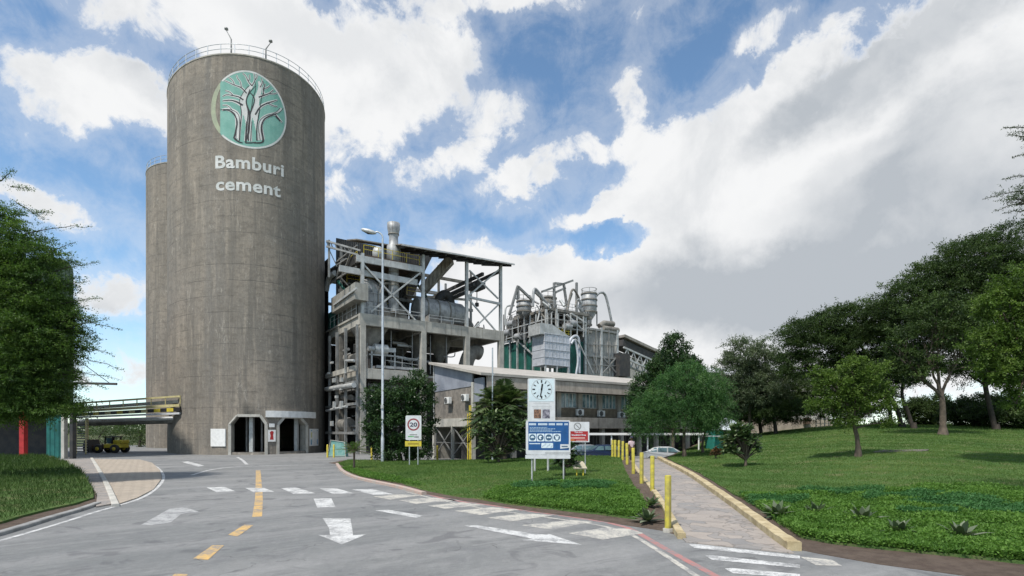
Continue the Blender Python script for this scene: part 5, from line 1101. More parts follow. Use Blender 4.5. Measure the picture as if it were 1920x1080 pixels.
for k in range(4):
    xc = 998.3 + 15.3 * k
    flat('icon_tile', BB, X_(xc - 7, Y), X_(xc + 7.2, Y), Z_(827.5, Y), Z_(813, Y), Y - .007, .002, M_pw, rad=.03)
    disc('icon_disc', BB, X_(xc, Y), Z_(820.2, Y), Y - .010, 5.9 * Y / F, M_pb)
    s = MB(); cx, cz = X_(xc, Y), Z_(820.2, Y); q = Y / F
    if k == 0: s.add([(cx + 3.2 * q * math.cos(a), Y - .013, cz + 3.0 * q * math.sin(a)) for a in np.linspace(0, math.pi, 10)], [tuple(range(10))]); s.bb(cx - 3.8 * q, cx + 3.8 * q, Y - .014, Y - .013, cz - .9 * q, cz - .1 * q)
    elif k == 1: s.add([(cx + 3.2 * q * math.cos(a), Y - .013, cz + 3.4 * q * math.sin(a)) for a in np.linspace(.5, 5.2, 12)] + [(cx, Y - .013, cz)], [tuple(range(13))])
    elif k == 2: s.bb(cx - 3.7 * q, cx - .3 * q, Y - .014, Y - .013, cz - 1.2 * q, cz + 1.2 * q); s.bb(cx + .3 * q, cx + 3.7 * q, Y - .014, Y - .013, cz - 1.2 * q, cz + 1.2 * q)
    else: s.add([(cx - 3 * q, Y - .013, cz - 3 * q), (cx - 1, Y - .013, cz)][:0] + [(cx - 3.4 * q, Y - .013, cz + 3 * q), (cx - 1.2 * q, Y - .013, cz + 3.6 * q), (cx, Y - .013, cz), (cx + 1.2 * q, Y - .013, cz + 3.6 * q), (cx + 3.4 * q, Y - .013, cz + 3 * q), (cx + 2.2 * q, Y - .013, cz - 4 * q), (cx - 2.2 * q, Y - .013, cz - 4 * q)], [tuple(range(7))])
    s.build('icon', M_pw, BB, world=True)
flat('text_line', BB, X_(992.5, Y), X_(1013, Y), Z_(832.6, Y), Z_(831, Y), Y - .007, .002, M_pw)
flat('icon_tile', BB, X_(1015, Y), X_(1037, Y), Z_(840, Y), Z_(830.5, Y), Y - .007, .002, M_pw, rad=.03)
s = MB(); q = Y / F
for k, (u, v) in enumerate(((1018, 836), (1022, 833), (1026, 837), (1030, 834), (1034, 837))): s.beam((X_(u - 1.5, Y), Y - .010, Z_(v + 2, Y)), (X_(u + 1.5, Y), Y - .010, Z_(v - 2, Y)), .02, .002)
s.build('icon', M_pb, BB, world=True)
flat('logo_tile', BB, X_(1050.5, Y), X_(1067, Y), Z_(841.5, Y), Z_(833, Y), Y - .008, .002, M_white)
flat('logo_word', BB, X_(1053, Y), X_(1064.5, Y), Z_(838, Y), Z_(836, Y), Y - .012, .002, M_pb)
s = MB(); s.add([(X_(1050.5, Y), Y - .011, Z_(841.5, Y)), (X_(1067, Y), Y - .011, Z_(841.5, Y)), (X_(1067, Y), Y - .011, Z_(839.3, Y))], [(0, 1, 2)]); s.build('logo_sweep', M_pb, BB, world=True)
s = MB(); s.bb(X_(1022, Y), X_(1069, Y), Y - .002, Y - .001, Z_(850, Y), Z_(848.7, Y)); s.build('lower_line', M_steel, BB, world=True)
# clock tower sign behind the board
b0 = PT(1015, 884, h_island); Y = b0.y
CK = thing('clock_tower', 'tall white clock sign rising behind the blue board', 'clock tower', b0)
flat('casing', CK, X_(989.5, Y), X_(1041, Y), Z_(842, Y), Z_(709.5, Y), Y, .35, M_white, rad=.06)
flat('clock_panel', CK, X_(991.5, Y), X_(1039, Y), Z_(752.5, Y), Z_(711, Y), Y - .008, .006, mat('clock_face', (.60, .70, .73), (.55, .64, .68), .35))
disc('clock_rim', CK, X_(1015.5, Y), Z_(730, Y), Y - .012, 19.6 * Y / F, M_steelw, 18.6 * Y / F, 48)
pipe('post', CK, (X_(1003, Y), Y + .17, b0.z - .3), (X_(1003, Y), Y + .17, Z_(841, Y)), .06, M_steelw); pipe('post', CK, (X_(1028, Y), Y + .17, b0.z - .3), (X_(1028, Y), Y + .17, Z_(841, Y)), .06, M_steelw)
cx, cz, q = X_(1015.5, Y), Z_(730, Y), Y / F
for k in range(12):
    a = R(30 * k); d = Vector((math.sin(a), 0, math.cos(a))); c0 = Vector((cx, Y - .012, cz)); w = .05 if k % 3 else .075
    s = MB(); s.beam(c0 + d * 12.2 * q, c0 + d * 17.4 * q, w, .004, (0, 1, 0)); s.build('hour_mark', M_black, CK, world=True)
for a, l0, l1, w, nm in ((8, -2, 10.5, .085, 'hour_hand'), (190, -2.5, 14, .06, 'minute_hand')):
    d = Vector((math.sin(R(a)), 0, math.cos(R(a)))); c0 = Vector((cx, Y - .02, cz)); s = MB(); s.beam(c0 + d * l0 * q, c0 + d * l1 * q, w, .006, (0, 1, 0)); s.build(nm, M_black, CK, world=True)
for xa, xb, yy in ((1000, 1030, 756), (997, 1034, 762), (999, 1032, 765)): flat('text_line', CK, X_(xa, Y), X_(xb, Y), Z_(yy + .5, Y), Z_(yy - .4, Y), Y - .003, .002, mat('print_grey', (.42, .42, .42), (.5, .5, .5), .5))
flat('picture', CK, X_(1001, Y), X_(1014.6, Y), Z_(784.5, Y), Z_(767.5, Y), Y - .004, .003, mat('picture_brown', (.04, .03, .03), (.30, .16, .10), .5, 0, 7, 0)); flat('picture', CK, X_(1017, Y), X_(1031, Y), Z_(784.5, Y), Z_(767.5, Y), Y - .004, .003, mat('picture_grey', (.03, .03, .05), (.35, .33, .38), .5, 0, 6, 0))
# no smoking sign
b0 = PT(1097, 862, h_island); Y = 27.; b0 = Vector((X_(1097.5, Y), Y, float(h_island(X_(1097.5, Y), Y))))
NS = thing('no_smoking_sign', 'small white and red no smoking sign on a single thin post', 'sign', b0)
pipe('post', NS, b0 - Vector((0, -.05, .1)), (b0.x, Y + .05, Z_(800, Y)), .03)
flat('panel', NS, X_(1067, Y), X_(1105, Y), Z_(829, Y), Z_(791, Y), Y, .02, M_white); flat('red_field', NS, X_(1069.5, Y), X_(1102.5, Y), Z_(827, Y), Z_(808.5, Y), Y - .005, .003, M_red)
cx, cz = X_(1082.8, Y), Z_(799.3, Y); q = Y / F; disc('ring', NS, cx, cz, Y - .004, 7 * q, M_steel, 5.3 * q)
s = MB(); s.beam((cx - 4 * q, Y - .006, cz + 4 * q), (cx + 4 * q, Y - .006, cz - 4 * q), 1.4 * q, .002, (0, 1, 0)); s.build('slash', M_steel, NS, world=True)
sign_text('words', NS, 'This is a', X_(1077, Y), Z_(811.6, Y), 2.6 * q, Y - .008, M_pw, 15 * q); sign_text('words', NS, 'Smoking free', X_(1071.5, Y), Z_(817, Y), 3.2 * q, Y - .008, M_pw, 27 * q)
flat('pale_stripe', NS, X_(1069.5, Y), X_(1097, Y), Z_(822.5, Y), Z_(820, Y), Y - .008, .002, mat('print_pink', (.7, .42, .38), (.6, .35, .3), .5)); flat('orange_mark', NS, X_(1069.5, Y), X_(1077, Y), Z_(826.5, Y), Z_(823.5, Y), Y - .008, .002, mat('print_orange', (.6, .2, .06), (.5, .16, .05), .5)); flat('text_line', NS, X_(1080, Y), X_(1100, Y), Z_(826, Y), Z_(824.8, Y), Y - .008, .002, mat('print_pink', (0, 0, 0)))
# plaque
b0 = PT(1086, 893, h_island); Y = b0.y
PQ = thing('plaque', 'cream tilted plaque on short yellow legs in the middle lawn', 'plaque', b0)
zt_ = Z_(868, Y); s = MB(); s.prism([(X_(1076, Y), Y, Z_(880, Y)), (X_(1101, Y), Y, Z_(880, Y)), (X_(1095, Y), Y + .35, Z_(869, Y) + .05), (X_(1071, Y), Y + .35, Z_(869, Y) + .05)], (0, -.02, .05)); s.build('plate', mat('plaque_cream', (.42, .38, .28), (.34, .31, .23), .6), PQ, world=True)
for x in (1082, 1094): pipe('leg', PQ, (X_(x, Y), Y + .12, b0.z - .1), (X_(x, Y), Y + .12, Z_(878, Y)), .03, M_yel)
# street lamps
def lamp(px, pyb, ytop, hx, hy, label, r=.1, Y=None):
    b0 = PT(px, pyb, h_island) if Y is None else Vector((X_(px, Y), Y, 0.1)); Y = b0.y
    L = thing('street_lamp', label, 'street lamp', b0, 0); x = b0.x; zt_ = Z_(ytop, Y)
    s = MB(); s.tube([(x, Y, b0.z - .1), (x, Y, b0.z + 2), (x, Y, b0.z + 2.05), (x, Y, zt_)], [r, r, r * .8, r * .55], 12); s.build('pole', M_galv, L, world=True)
    e = Vector((X_(hx, Y), Y, Z_(hy, Y))); s = MB(); s.tube(smooth2([Vector((x, Y, zt_ - .2)), Vector((x, Y, zt_ + .35)), Vector((x - .5 * (1 if hx < px else -1), Y, zt_ + .65)), e], 2), r * .4, 8); s.build('arm', M_galv, L, world=True)
    d = Vector((-1 if hx < px else 1, 0, .28)).normalized(); s = MB(); s.tube([e - d * .1, e + d * .15, e + d * .6, e + d * 1.05, e + d * 1.2], [.07, .17, .2, .14, .04], 12); s.build('lamp_head', M_steelw, L, world=True)
    s = MB(); s.tube([e + d * .2 - Vector((0, 0, .1)), e + d * .6 - Vector((0, 0, .13)), e + d * .95 - Vector((0, 0, .1))], [.08, .13, .06], 10); s.build('lamp_glass', M_dark, L, world=True)
    s = MB(); s.box((x, Y - r, b0.z + 4.6), (.22, .12, .3)); s.build('switch_box', M_steelw, L, world=True); return L
lamp(717.5, 866, 448, 703, 437, 'very tall grey street lamp with its head over the mill', .15)
b0 = Vector((X_(923.5, 40), 40, .3)); LP2 = thing('light_pole', 'thin pale pole rising out of the palm beside the office', 'pole', b0); s = MB(); s.tube([b0, (b0.x, 40, Z_(652, 40))], [.075, .05], 8); s.build('pole', M_galv, LP2, world=True); s = MB(); s.beam((b0.x, 40, Z_(705, 40)), (X_(927, 40), 40, Z_(700, 40)), .06); s.build('bracket', M_galv, LP2, world=True)
# ================================================================ bollards
def bollard(p, h, r=.085):
    t = thing('bollard', '', 'bollard', p, 0, 'yellow posts along the footpath'); s = MB(); s.lathe((0, 0, 0), [(r, -.25), (r, h - .03), (r * .9, h - .01), (r * .6, h), (.005, h)], 18); s.build('post', M_yelp, t)
    s = MB(); s.lathe((0, 0, 0), [(r * 1.6, -.2), (r * 1.6, .015), (r * 1.02, .03)], 14); s.build('footing', M_conc, t); return t
BL = [(1252.5, 992, 893, 'nearest'), (1223, 922, 862, 'second nearest'), (1203, 910, 847, 'third nearest'), (1187.5, 893, 837, 'fourth from the camera, beside the person'), (1176, 876, 824.5, 'fifth from the camera, left of the person'), (1167.5, 868, 823.5, 'sixth from the camera'), (1160, 865, 824.5, 'seventh from the camera'), (1153.5, 864, 825.5, 'eighth, second from the far end'), (1148.5, 863.5, 826, 'farthest')]
hb = lambda X, Y: zpath(Y) + .04
B0 = None
for x, yb, yt, lb in BL:
    lab = f'yellow post beside the footpath, {lb}' if ',' not in lb else f'yellow post beside the footpath, {lb}'
    p = PT(x, yb, hb)
    if B0 is None: B0 = bollard(p, 1.44); B0['label'] = lab
    else: o = dup(B0, p, random.random() * 6, lab); o.rotation_euler = (random.gauss(0, .012), random.gauss(0, .018), random.random() * 6)
for k, (x, yb) in enumerate(((626, 852), (614, 853), (697, 862), (737, 866), (850, 862), (820, 862))):
    if k in (3,): continue
    p = Vector((X_(x, 50 + 4 * (k < 2)), 50 + 4 * (k < 2), 0)); lb = ['yellow marker post right of the teal cage', 'yellow marker post between silo and teal cage', 'yellow marker post by the tree left of the speed sign', '', 'yellow marker post under the office gable, right one', 'yellow marker post under the office gable, left one'][k]
    t = thing('marker_post', lb, 'post', p, 0, 'yellow marker posts by the buildings'); s = MB(); s.lathe((0, 0, 0), [(.09, 0), (.09, 1.25), (.06, 1.32), (.005, 1.34)], 12); s.build('post', M_yel, t)
# teal cage / skip by the silo
p = Vector((X_(634, 56), 56, 0)); t = thing('tarp_cage', 'pale frame cage covered with teal netting by the silo', 'cage', p)
s = MB(); s.add([(-.9, -.5, 0), (.9, -.5, 0), (.75, -.35, 1.5), (-.6, -.35, 1.7), (-.9, .6, 0), (.9, .6, 0), (.75, .45, 1.5), (-.6, .45, 1.7)], [(0, 1, 2, 3), (7, 6, 5, 4), (1, 5, 6, 2), (3, 2, 6, 7), (0, 3, 7, 4)]); s.build('netting', mat('teal_net', (.10, .27, .24), (.2, .36, .33), .8, 0, 3, .4, (.3, .4, .38)), t)
s = MB(); [s.beam(a, c, .05) for a, c in (((-.95, -.55, 0), (-.65, -.4, 1.75)), ((.95, -.55, 0), (.8, -.4, 1.55)), ((-.65, -.4, 1.75), (.8, -.4, 1.55)), ((-.9, -.56, .1), (.9, -.56, .1)))]; s.build('frame', M_concl, t)
# ================================================================ pipe bridge on the left with stair
PB = thing('pipe_bridge', 'pipe bridge with black and yellow warning stripes left of the silos', 'pipe bridge', (-35, 60, 0))
def BP(x, y, Y): return Vector((X_(x, Y), Y, Z_(y, Y)))
e0, e1 = (338, 52.5 + 9), (133, 66.)
def run(y0, y1, r, m, name, w=None, dy=0):
    a, c = BP(338, y0, 62.2) + Vector((0, dy, 0)), BP(133, y1, 68) + Vector((0, dy, 0)); s = MB()
    (s.beam(a, c, r, w) if w else s.tube([a, c], r, 10)); return s.build(name, m, PB, world=True)
M_cream = mat('cream_rail', (.56, .50, .26), (.45, .40, .2), .6, 0, 2, .3)
run(743, 757, .16, M_cream, 'handrail', .2); run(752, 766, .5, M_steelw, 'side_plate', .35, .6); run(760, 772, .18, M_cream, 'top_chord', .3, -.1); run(775, 783, .16, M_white, 'bottom_chord', .22, -.1)
a, c = BP(338, 767.5, 62), BP(133, 778, 67.8)
for k in range(18):
    s = MB(); s.beam(a.lerp(c, k / 18), a.lerp(c, (k + 1) / 18), .12, .42); s.build('warning_stripe', M_yel if k % 2 and k not in (5, 7, 11) else (M_black if k % 2 == 0 else M_cream), PB, world=True)
for yy, zz_ in ((784, 790), (789, 795)): run(yy, zz_, .28, M_ductd if yy > 785 else M_white, 'pipe', None, 1.2)
for k in range(9): f_ = k / 8; p = BP(338, 757, 62.2).lerp(BP(133, 769, 68), f_); s = MB(); s.beam(p, p + Vector((0, 0, .95)), .08); s.build('rail_post', M_cream, PB, world=True)
for x in (163, 140): 
    Yp = 62.2 + (338 - x) / 205 * 5.8; s = MB(); s.beam((X_(x, Yp), Yp, 0), (X_(x, Yp), Yp, Z_(784, Yp)), .25); s.build('support', M_cream if x != 283 else M_dark, PB, world=True)
ST = thing('stair_tower', 'narrow steel stair with pale treads under the pipe bridge', 'stairs', (X_(151, 62), 62, 0))
for k in range(12):
    z = .25 + k * .3; s = MB(); s.bb(X_(144, 62 + .12 * k), X_(160, 62 + .12 * k), 62 + .12 * k, 62.3 + .12 * k, z, z + .12); s.build('tread', M_steelw, ST, world=True)
s = MB(); s.beam((X_(143, 61.9), 61.9, 0), (X_(143, 63.5), 63.5, 4), .14); s.beam((X_(161, 61.9), 61.9, 0), (X_(161, 63.5), 63.5, 4), .14); s.build('stringer', M_cream, ST, world=True)
# shed with the dark tower behind the left tree
SHD = thing('dark_tower', 'tall dark green clad tower standing on an open shed behind the left tree', 'building', (-50, 52, 0))
M_tower = corrugated('tower_cladding', (.018, .038, .022), (.03, .05, .026), 16, 0, .3)
Yt = 52.; xr_ = X_(138, Yt)
def tw(s):
    zt_ = Z_(484, Yt); r_ = 1.6; P = [(-72, Yt, 4.9), (xr_, Yt, 4.9), (xr_, Yt, zt_ - r_)] + [(xr_ - r_ + r_ * math.cos(a), Yt, zt_ - r_ + r_ * math.sin(a)) for a in np.linspace(.2, math.pi / 2, 6)] + [(-72, Yt, zt_)]
    s.prism(P, (-7.9, 9, 0))
s = MB(); tw(s); s.build('cladding', M_tower, SHD, world=True)
for x, m, w in ((41, M_red, .45), (118, M_concl, .3), (-20, M_dark, .4), (134, M_dark, .3)): s = MB(); s.bb(X_(x, Yt - .2) - w / 2, X_(x, Yt - .2) + w / 2, Yt - .25, Yt + .2, 0, 4.95); s.build('column', m, SHD, world=True)
s = MB(); s.bb(X_(82, Yt), X_(113, Yt), Yt + .3, Yt + .45, 0, 4.9); s.build('teal_panel', corrugated('teal_sheet', (.02, .14, .125), (.012, .09, .08), 14, 0, .5), SHD, world=True)
s = MB(); s.bb(-72, X_(112, Yt + 5), Yt + 5, Yt + 5.2, 0, 4.9); s.bb(-72, -71, Yt, Yt + 9, 0, 4.9); s.build('back_wall', M_dark, SHD, world=True)
s = MB(); s.beam((xr_ - .5, Yt, Z_(718, Yt)), (X_(219, Yt), Yt, Z_(720, Yt)), .16, .22); s.beam((X_(205, Yt), Yt, Z_(718, Yt)), (xr_ - .3, Yt, Z_(665, Yt)), .05); s.build('boom', M_dark, SHD, world=True)
# ================================================================ loader
YL = 66.; LD = thing('wheel_loader', 'small yellow wheel loader parked behind the pipe bridge', 'loader', (X_(206, YL), YL, 0)); lx = lambda x: X_(x, YL); lz = lambda y: (853 - y) / 1000 * YL
s = MB(); s.bb(lx(203), lx(234), YL - .8, YL + .8, lz(844), lz(836)); s.bb(lx(219), lx(236), YL - .7, YL + .7, lz(836), lz(829)); s.build('body', M_yel, LD, world=True, bevel=.12)
s = MB(); s.bb(lx(180), lx(204), YL - .7, YL + .7, lz(846), lz(838)); s.build('front_frame', M_rust, LD, world=True, bevel=.08)
s = MB(); [s.beam((lx(x), y, lz(836)), (lx(x + 1), y, lz(823)), .12) for x in (205, 218) for y in (YL - .7, YL + .7)]; s.bb(lx(203), lx(221), YL - .85, YL + .85, lz(824), lz(822)); s.build('cab', M_black, LD, world=True)
s = MB(); s.bb(lx(207), lx(217), YL - .65, YL - .6, lz(835), lz(825)); s.build('cab_glass', M_glass, LD, world=True)
s = MB(); s.beam((lx(200), YL - .5, lz(838)), (lx(180), YL - .5, lz(848)), .2); s.beam((lx(200), YL + .5, lz(838)), (lx(180), YL + .5, lz(848)), .2); s.prism([(lx(182), YL - 1.1, lz(852)), (lx(170), YL - 1.1, lz(852)), (lx(168), YL - 1.1, lz(840)), (lx(172), YL - 1.1, lz(828)), (lx(176), YL - 1.1, lz(840))], (0, 2.2, 0)); s.build('bucket', M_dark, LD, world=True)
for x in (194, 225):
    for y in (YL - .85, YL + .85):
        s = MB(); s.lathe((lx(x), y, .52), [(.01, -.2), (.28, -.2), (.52, -.17), (.54, -.1), (.54, .1), (.52, .17), (.28, .2), (.01, .2)], 20, True, Matrix.Rotation(R(90), 3, 'X')); w_ = s.build('wheel', M_black, LD, world=True)
        s = MB(); s.lathe((lx(x), y, .52), [(.01, -.23), (.22, -.22), (.22, .22), (.01, .23)], 14, True, Matrix.Rotation(R(90), 3, 'X')); s.build('rim', M_yel, w_, world=True)
# ================================================================ cars
def car(label, loc, rz, paint):
    t = thing('parked_car', label, 'car', loc, rz, None); L = 4.3
    prof = [(-2.1, .35), (-2.15, .6), (-2.05, .88), (-1.2, .98), (-.55, 1.36), (-.2, 1.44), (.7, 1.44), (1.15, 1.36), (1.85, 1.0), (2.12, .92), (2.15, .5), (2.1, .3)]
    s = MB(); vs = []
    for sy in (-1, 1):
        for x, z in prof: w = .86 if z < 1.0 else .86 - (z - .98) * .42; vs.append((x, sy * w, z))
    n = len(prof); s.add(vs, [(i, i + 1, i + 1 + n, i + n) for i in range(n - 1)] + [(n - 1, 0, n, 2 * n - 1), tuple(range(n)), tuple(range(n, 2 * n))[::-1]]); s.build('body', paint, t, bevel=.05)
    for sy in (-1, 1):
        for (xa, xb) in ((-.95, -.1), (0.0, .75), (.85, 1.45)):
            s = MB(); f_ = lambda x, z: (x, sy * (.868 - max(z - .98, 0) * .42), z); top = 1.34; xa2 = xa + .42 if xa < -.5 else xa; xb2 = xb - .42 if xb > 1.2 else xb
            s.add([f_(xa, 1.0), f_(xb, 1.0), f_(xb2, top), f_(xa2, top)], [(0, 1, 2, 3)]); s.build('side_window', M_glass, t)
        for x in (-1.35, 1.3):
            s = MB(); s.lathe((x, sy * .8, .32), [(.01, -.1), (.22, -.11), (.32, -.08), (.32, .08), (.22, .11), (.01, .1)], 20, True, Matrix.Rotation(R(90), 3, 'X')); w_ = s.build('wheel', M_black, t)
            s = MB(); s.lathe((x, sy * .8, .32), [(.01, -.125), (.19, -.12), (.19, .12), (.01, .125)], 14, True, Matrix.Rotation(R(90), 3, 'X')); s.build('rim', M_steelw, w_)
        s = MB(); s.box((-2.1, sy * .62, .72), (.12, .36, .16)); s.build('headlight', M_glass, t); s = MB(); s.box((2.12, sy * .66, .78), (.08, .3, .18)); s.build('tail_light', M_red, t)
    s = MB(); s.add([(-1.17, -.76, 1.01), (-1.17, .76, 1.01), (-.57, .68, 1.365), (-.57, -.68, 1.365)], [(0, 1, 2, 3)]); s.build('windscreen', M_glass, t)
    s = MB(); s.add([(1.80, .76, 1.04), (1.80, -.76, 1.04), (1.19, -.68, 1.37), (1.19, .68, 1.37)], [(0, 1, 2, 3)]); s.build('rear_window', M_glass, t)
    return t
M_navy = mat('car_blue', (.02, .035, .08), (.025, .04, .09), .25, .3, 1, 0, fine=.02, spec=.6); M_carw = mat('car_white', (.36, .38, .39), (.34, .35, .36), .25, 0, 1, 0, fine=.02, spec=.6)
car('dark blue car parked behind the middle lawn under the carport', (X_(1128, 46), 46, .08), R(12), M_navy); car('white car parked behind the person at the end of the footpath', (X_(1250, 47.5), 47.5, -.12), R(165), M_carw); car('silver car in the shade beneath the carport, left end', (X_(1090, 48), 48, .06), R(5), mat('car_silver', (.3, .32, .34), (.28, .3, .32), .3, .5, 1, 0))
# ================================================================ kiosk, low building, long roof far right
K = thing('kiosk', 'small teal kiosk with a pale sheet roof behind the frangipani', 'kiosk', (X_(1350, 46), 46, 1.0))
s = MB(); s.bb(X_(1338, 46), X_(1356, 46), 46, 48, .6, Z_(805, 46)); s.build('wall', mat('kiosk_teal', (.03, .25, .2), (.02, .2, .17), .7), K, world=True)
s = MB(); s.prism([(X_(1328, 46), 45.2, Z_(806, 46)), (X_(1405, 46), 45.2, Z_(806, 46)), (X_(1375, 46), 47, Z_(784, 46)), (X_(1368, 46), 47, Z_(784, 46))], (0, .08, .03)); s.build('roof', mat('kiosk_roof', (.6, .65, .68), (.5, .55, .6), .5, 0, 3, .4), K, world=True)
s = MB(); s.bb(X_(1318, 45), X_(1385, 45), 45, 45.1, Z_(818.5, 45), Z_(817, 45)); s.build('rail', M_white, K, world=True)
LB = thing('low_building', 'low grey concrete building seen between the tree trunks', 'building', (X_(1480, 66), 66, 1))
s = MB(); s.bb(X_(1380, 66), X_(1562, 66), 66, 74, 1., Z_(787, 66)); s.build('wall', M_fascia, LB, world=True); s = MB(); s.bb(X_(1375, 65), X_(1565, 65), 65, 66, Z_(815, 65), Z_(812, 65)); s.build('base_strip', M_concl, LB, world=True)
s = MB(); s.bb(X_(1375, 65.6), X_(1545, 65.6), 65.6, 65.95, Z_(820, 65), Z_(813, 65)); s.build('opening', M_dark, LB, world=True)
s = MB(); s.bb(X_(1509, 65.5), X_(1519, 65.5), 65.4, 65.9, Z_(795, 65.5), Z_(783, 65.5)); s.build('red_door', M_rust, LB, world=True)
LS = thing('long_shed', 'long far shed with white roof showing above the dark trees', 'building', (X_(1450, 120), 120, 0))
s = MB(); s.prism([(X_(1300, 120), 120, Z_(700, 120)), (X_(1560, 120), 120, Z_(702, 120)), (X_(1560, 120), 130, Z_(684, 120)), (X_(1300, 120), 130, Z_(682, 120))], (0, 0, .3)); s.build('roof', M_white, LS, world=True)
s = MB(); s.bb(X_(1302, 120), X_(1558, 120), 120.5, 130, 0, Z_(703, 120)); s.build('wall', M_conc, LS, world=True)
FP = thing('metal_fence', 'pale metal rail fence far behind the right trees', 'fence', (X_(1560, 60), 60, 2))
for k in range(10): x = 1530 + k * 8; s = MB(); s.beam((X_(x, 60), 60, 1.5), (X_(x, 60), 60, Z_(784, 60)), .07); s.build('post', M_steelw, FP, world=True)
s = MB(); [s.beam((X_(1530, 60), 60, Z_(y, 60)), (X_(1602, 60), 60, Z_(y, 60)), .05) for y in (786, 794, 801)]; s.build('rail', M_steelw, FP, world=True)
# low stone step in the lawn
b0 = PT(1690, 850, h_right); s = MB(); s.prism([PT(1636, 849, h_right) + Vector((0, 0, .05)), PT(1735, 847, h_right) + Vector((0, 0, .05)), PT(1742, 844, h_right) + Vector((0, 0, .05)), PT(1650, 845, h_right) + Vector((0, 0, .05))], (0, 0, -.4)); o = s.build('stone_step', mat('dark_stone', (.16, .14, .12), (.1, .09, .08), .9)); tag(o, 'flat low stone slab set in the right lawn by the small tree', 'slab')
# ================================================================ person
def skin_obj(name, m, nodes, edges, parent, sub=2):
    me = bpy.data.meshes.new(name); bm = bmesh.new(); L = bm.verts.layers.skin.verify(); vs = [bm.verts.new(p) for p, r in nodes]
    for a, c in edges: bm.edges.new((vs[a], vs[c]))
    for v, (p, r) in zip(vs, nodes): v[L].radius = r if isinstance(r, tuple) else (r, r)
    vs[0][L].use_root = True; bm.to_mesh(me); bm.free(); me.materials.append(m)
    o = mesh_obj(name, me, parent); o.modifiers.new('skin', 'SKIN').use_smooth_shade = True; sb = o.modifiers.new('sub', 'SUBSURF'); sb.levels = sub; sb.render_levels = sub
    return o
pp = PT(1184, 867, lambda X, Y: zpath(Y)); PR = thing('person', 'person in pink shirt, dark trousers and cap walking down the footpath', 'person', pp, R(15))
M_skin = mat('skin', (.10, .055, .035), (.085, .045, .03), .6, 0, 3, 0); M_shirt = mat('shirt_pink', (.62, .48, .50), (.5, .38, .40), .8, 0, 4, 0); M_trou = mat('trousers_dark', (.025, .02, .025), (.035, .03, .03), .85)
nd = [((0, 0, .94), (.13, .1)), ((0, 0, 1.15), (.13, .09)), ((0, .01, 1.36), (.15, .1)), ((0, 0, 1.47), .055), ((0, -.01, 1.53), .06), ((0, -.02, 1.62), (.082, .1)), ((0, -.015, 1.70), (.065, .08)),
      ((-.17, 0, 1.38), .055), ((-.21, -.02, 1.12), .042), ((-.2, -.12, .9), .03), ((-.195, -.15, .83), (.038, .02)), ((.17, 0, 1.38), .055), ((.22, .03, 1.12), .042), ((.22, -.02, .88), .03), ((.22, -.04, .81), (.038, .02)),
      ((-.09, -.01, .88), .09), ((-.1, -.1, .5), .06), ((-.1, -.08, .1), .038), ((-.1, -.14, .035), .04), ((-.1, -.25, .03), .03), ((.09, .01, .88), .09), ((.1, .05, .5), .06), ((.1, .17, .13), .038), ((.1, .16, .05), .04), ((.1, .06, .025), .03),
      ((0, -.125, 1.61), .018)]
ed = [(0, 1), (1, 2), (2, 3), (3, 4), (4, 5), (5, 6), (2, 7), (7, 8), (8, 9), (9, 10), (2, 11), (11, 12), (12, 13), (13, 14), (0, 15), (15, 16), (16, 17), (17, 18), (18, 19), (0, 20), (20, 21), (21, 22), (22, 23), (23, 24), (5, 25)]
for base, sx in ((10, -1), (14, 1)):
    hx, hy, hz = nd[base][0]
    for j, (dx, L_) in enumerate(((-.028, .07), (-.010, .08), (.010, .075), (.027, .06))): nd.append(((hx + dx, hy - .01, hz - .045), .009)); ed.append((base, len(nd) - 1)); nd.append(((hx + dx, hy - .025, hz - .045 - L_ * .5), .0085)); ed.append((len(nd) - 2, len(nd) - 1)); nd.append(((hx + dx, hy - .012, hz - .045 - L_), .007)); ed.append((len(nd) - 2, len(nd) - 1))
    nd.append(((hx - .045 * sx, hy - .02, hz - .03), .010)); ed.append((base, len(nd) - 1))
skin_obj('body', M_skin, nd, ed, PR)
skin_obj('shirt', M_shirt, [((0, 0, .92), (.155, .12)), ((0, 0, 1.15), (.15, .11)), ((0, .01, 1.36), (.17, .12)), ((0, 0, 1.46), (.07, .07)), ((-.17, 0, 1.38), .075), ((-.205, -.01, 1.17), .062), ((.17, 0, 1.38), .075), ((.215, .025, 1.17), .062)], [(0, 1), (1, 2), (2, 3), (2, 4), (4, 5), (2, 6), (6, 7)], PR)
skin_obj('trousers', M_trou, [((0, 0, .98), (.15, .12)), ((0, 0, .9), (.14, .11)), ((-.09, -.01, .84), .105), ((-.1, -.1, .5), .08), ((-.1, -.08, .1), .06), ((.09, .01, .84), .105), ((.1, .05, .5), .08), ((.1, .16, .14), .06)], [(0, 1), (1, 2), (2, 3), (3, 4), (1, 5), (5, 6), (6, 7)], PR)
s = MB(); s.lathe((0, -.015, 1.665), [(.10, 0), (.104, .03), (.085, .085), (.04, .11), (.005, .115)], 16); s.add([(-.07, -.09, 1.675), (.07, -.09, 1.675), (.05, -.19, 1.665), (-.05, -.19, 1.665)], [(0, 1, 2, 3)]); s.build('cap', mat('cap_dark', (.03, .03, .06), (.04, .04, .07), .8), PR)
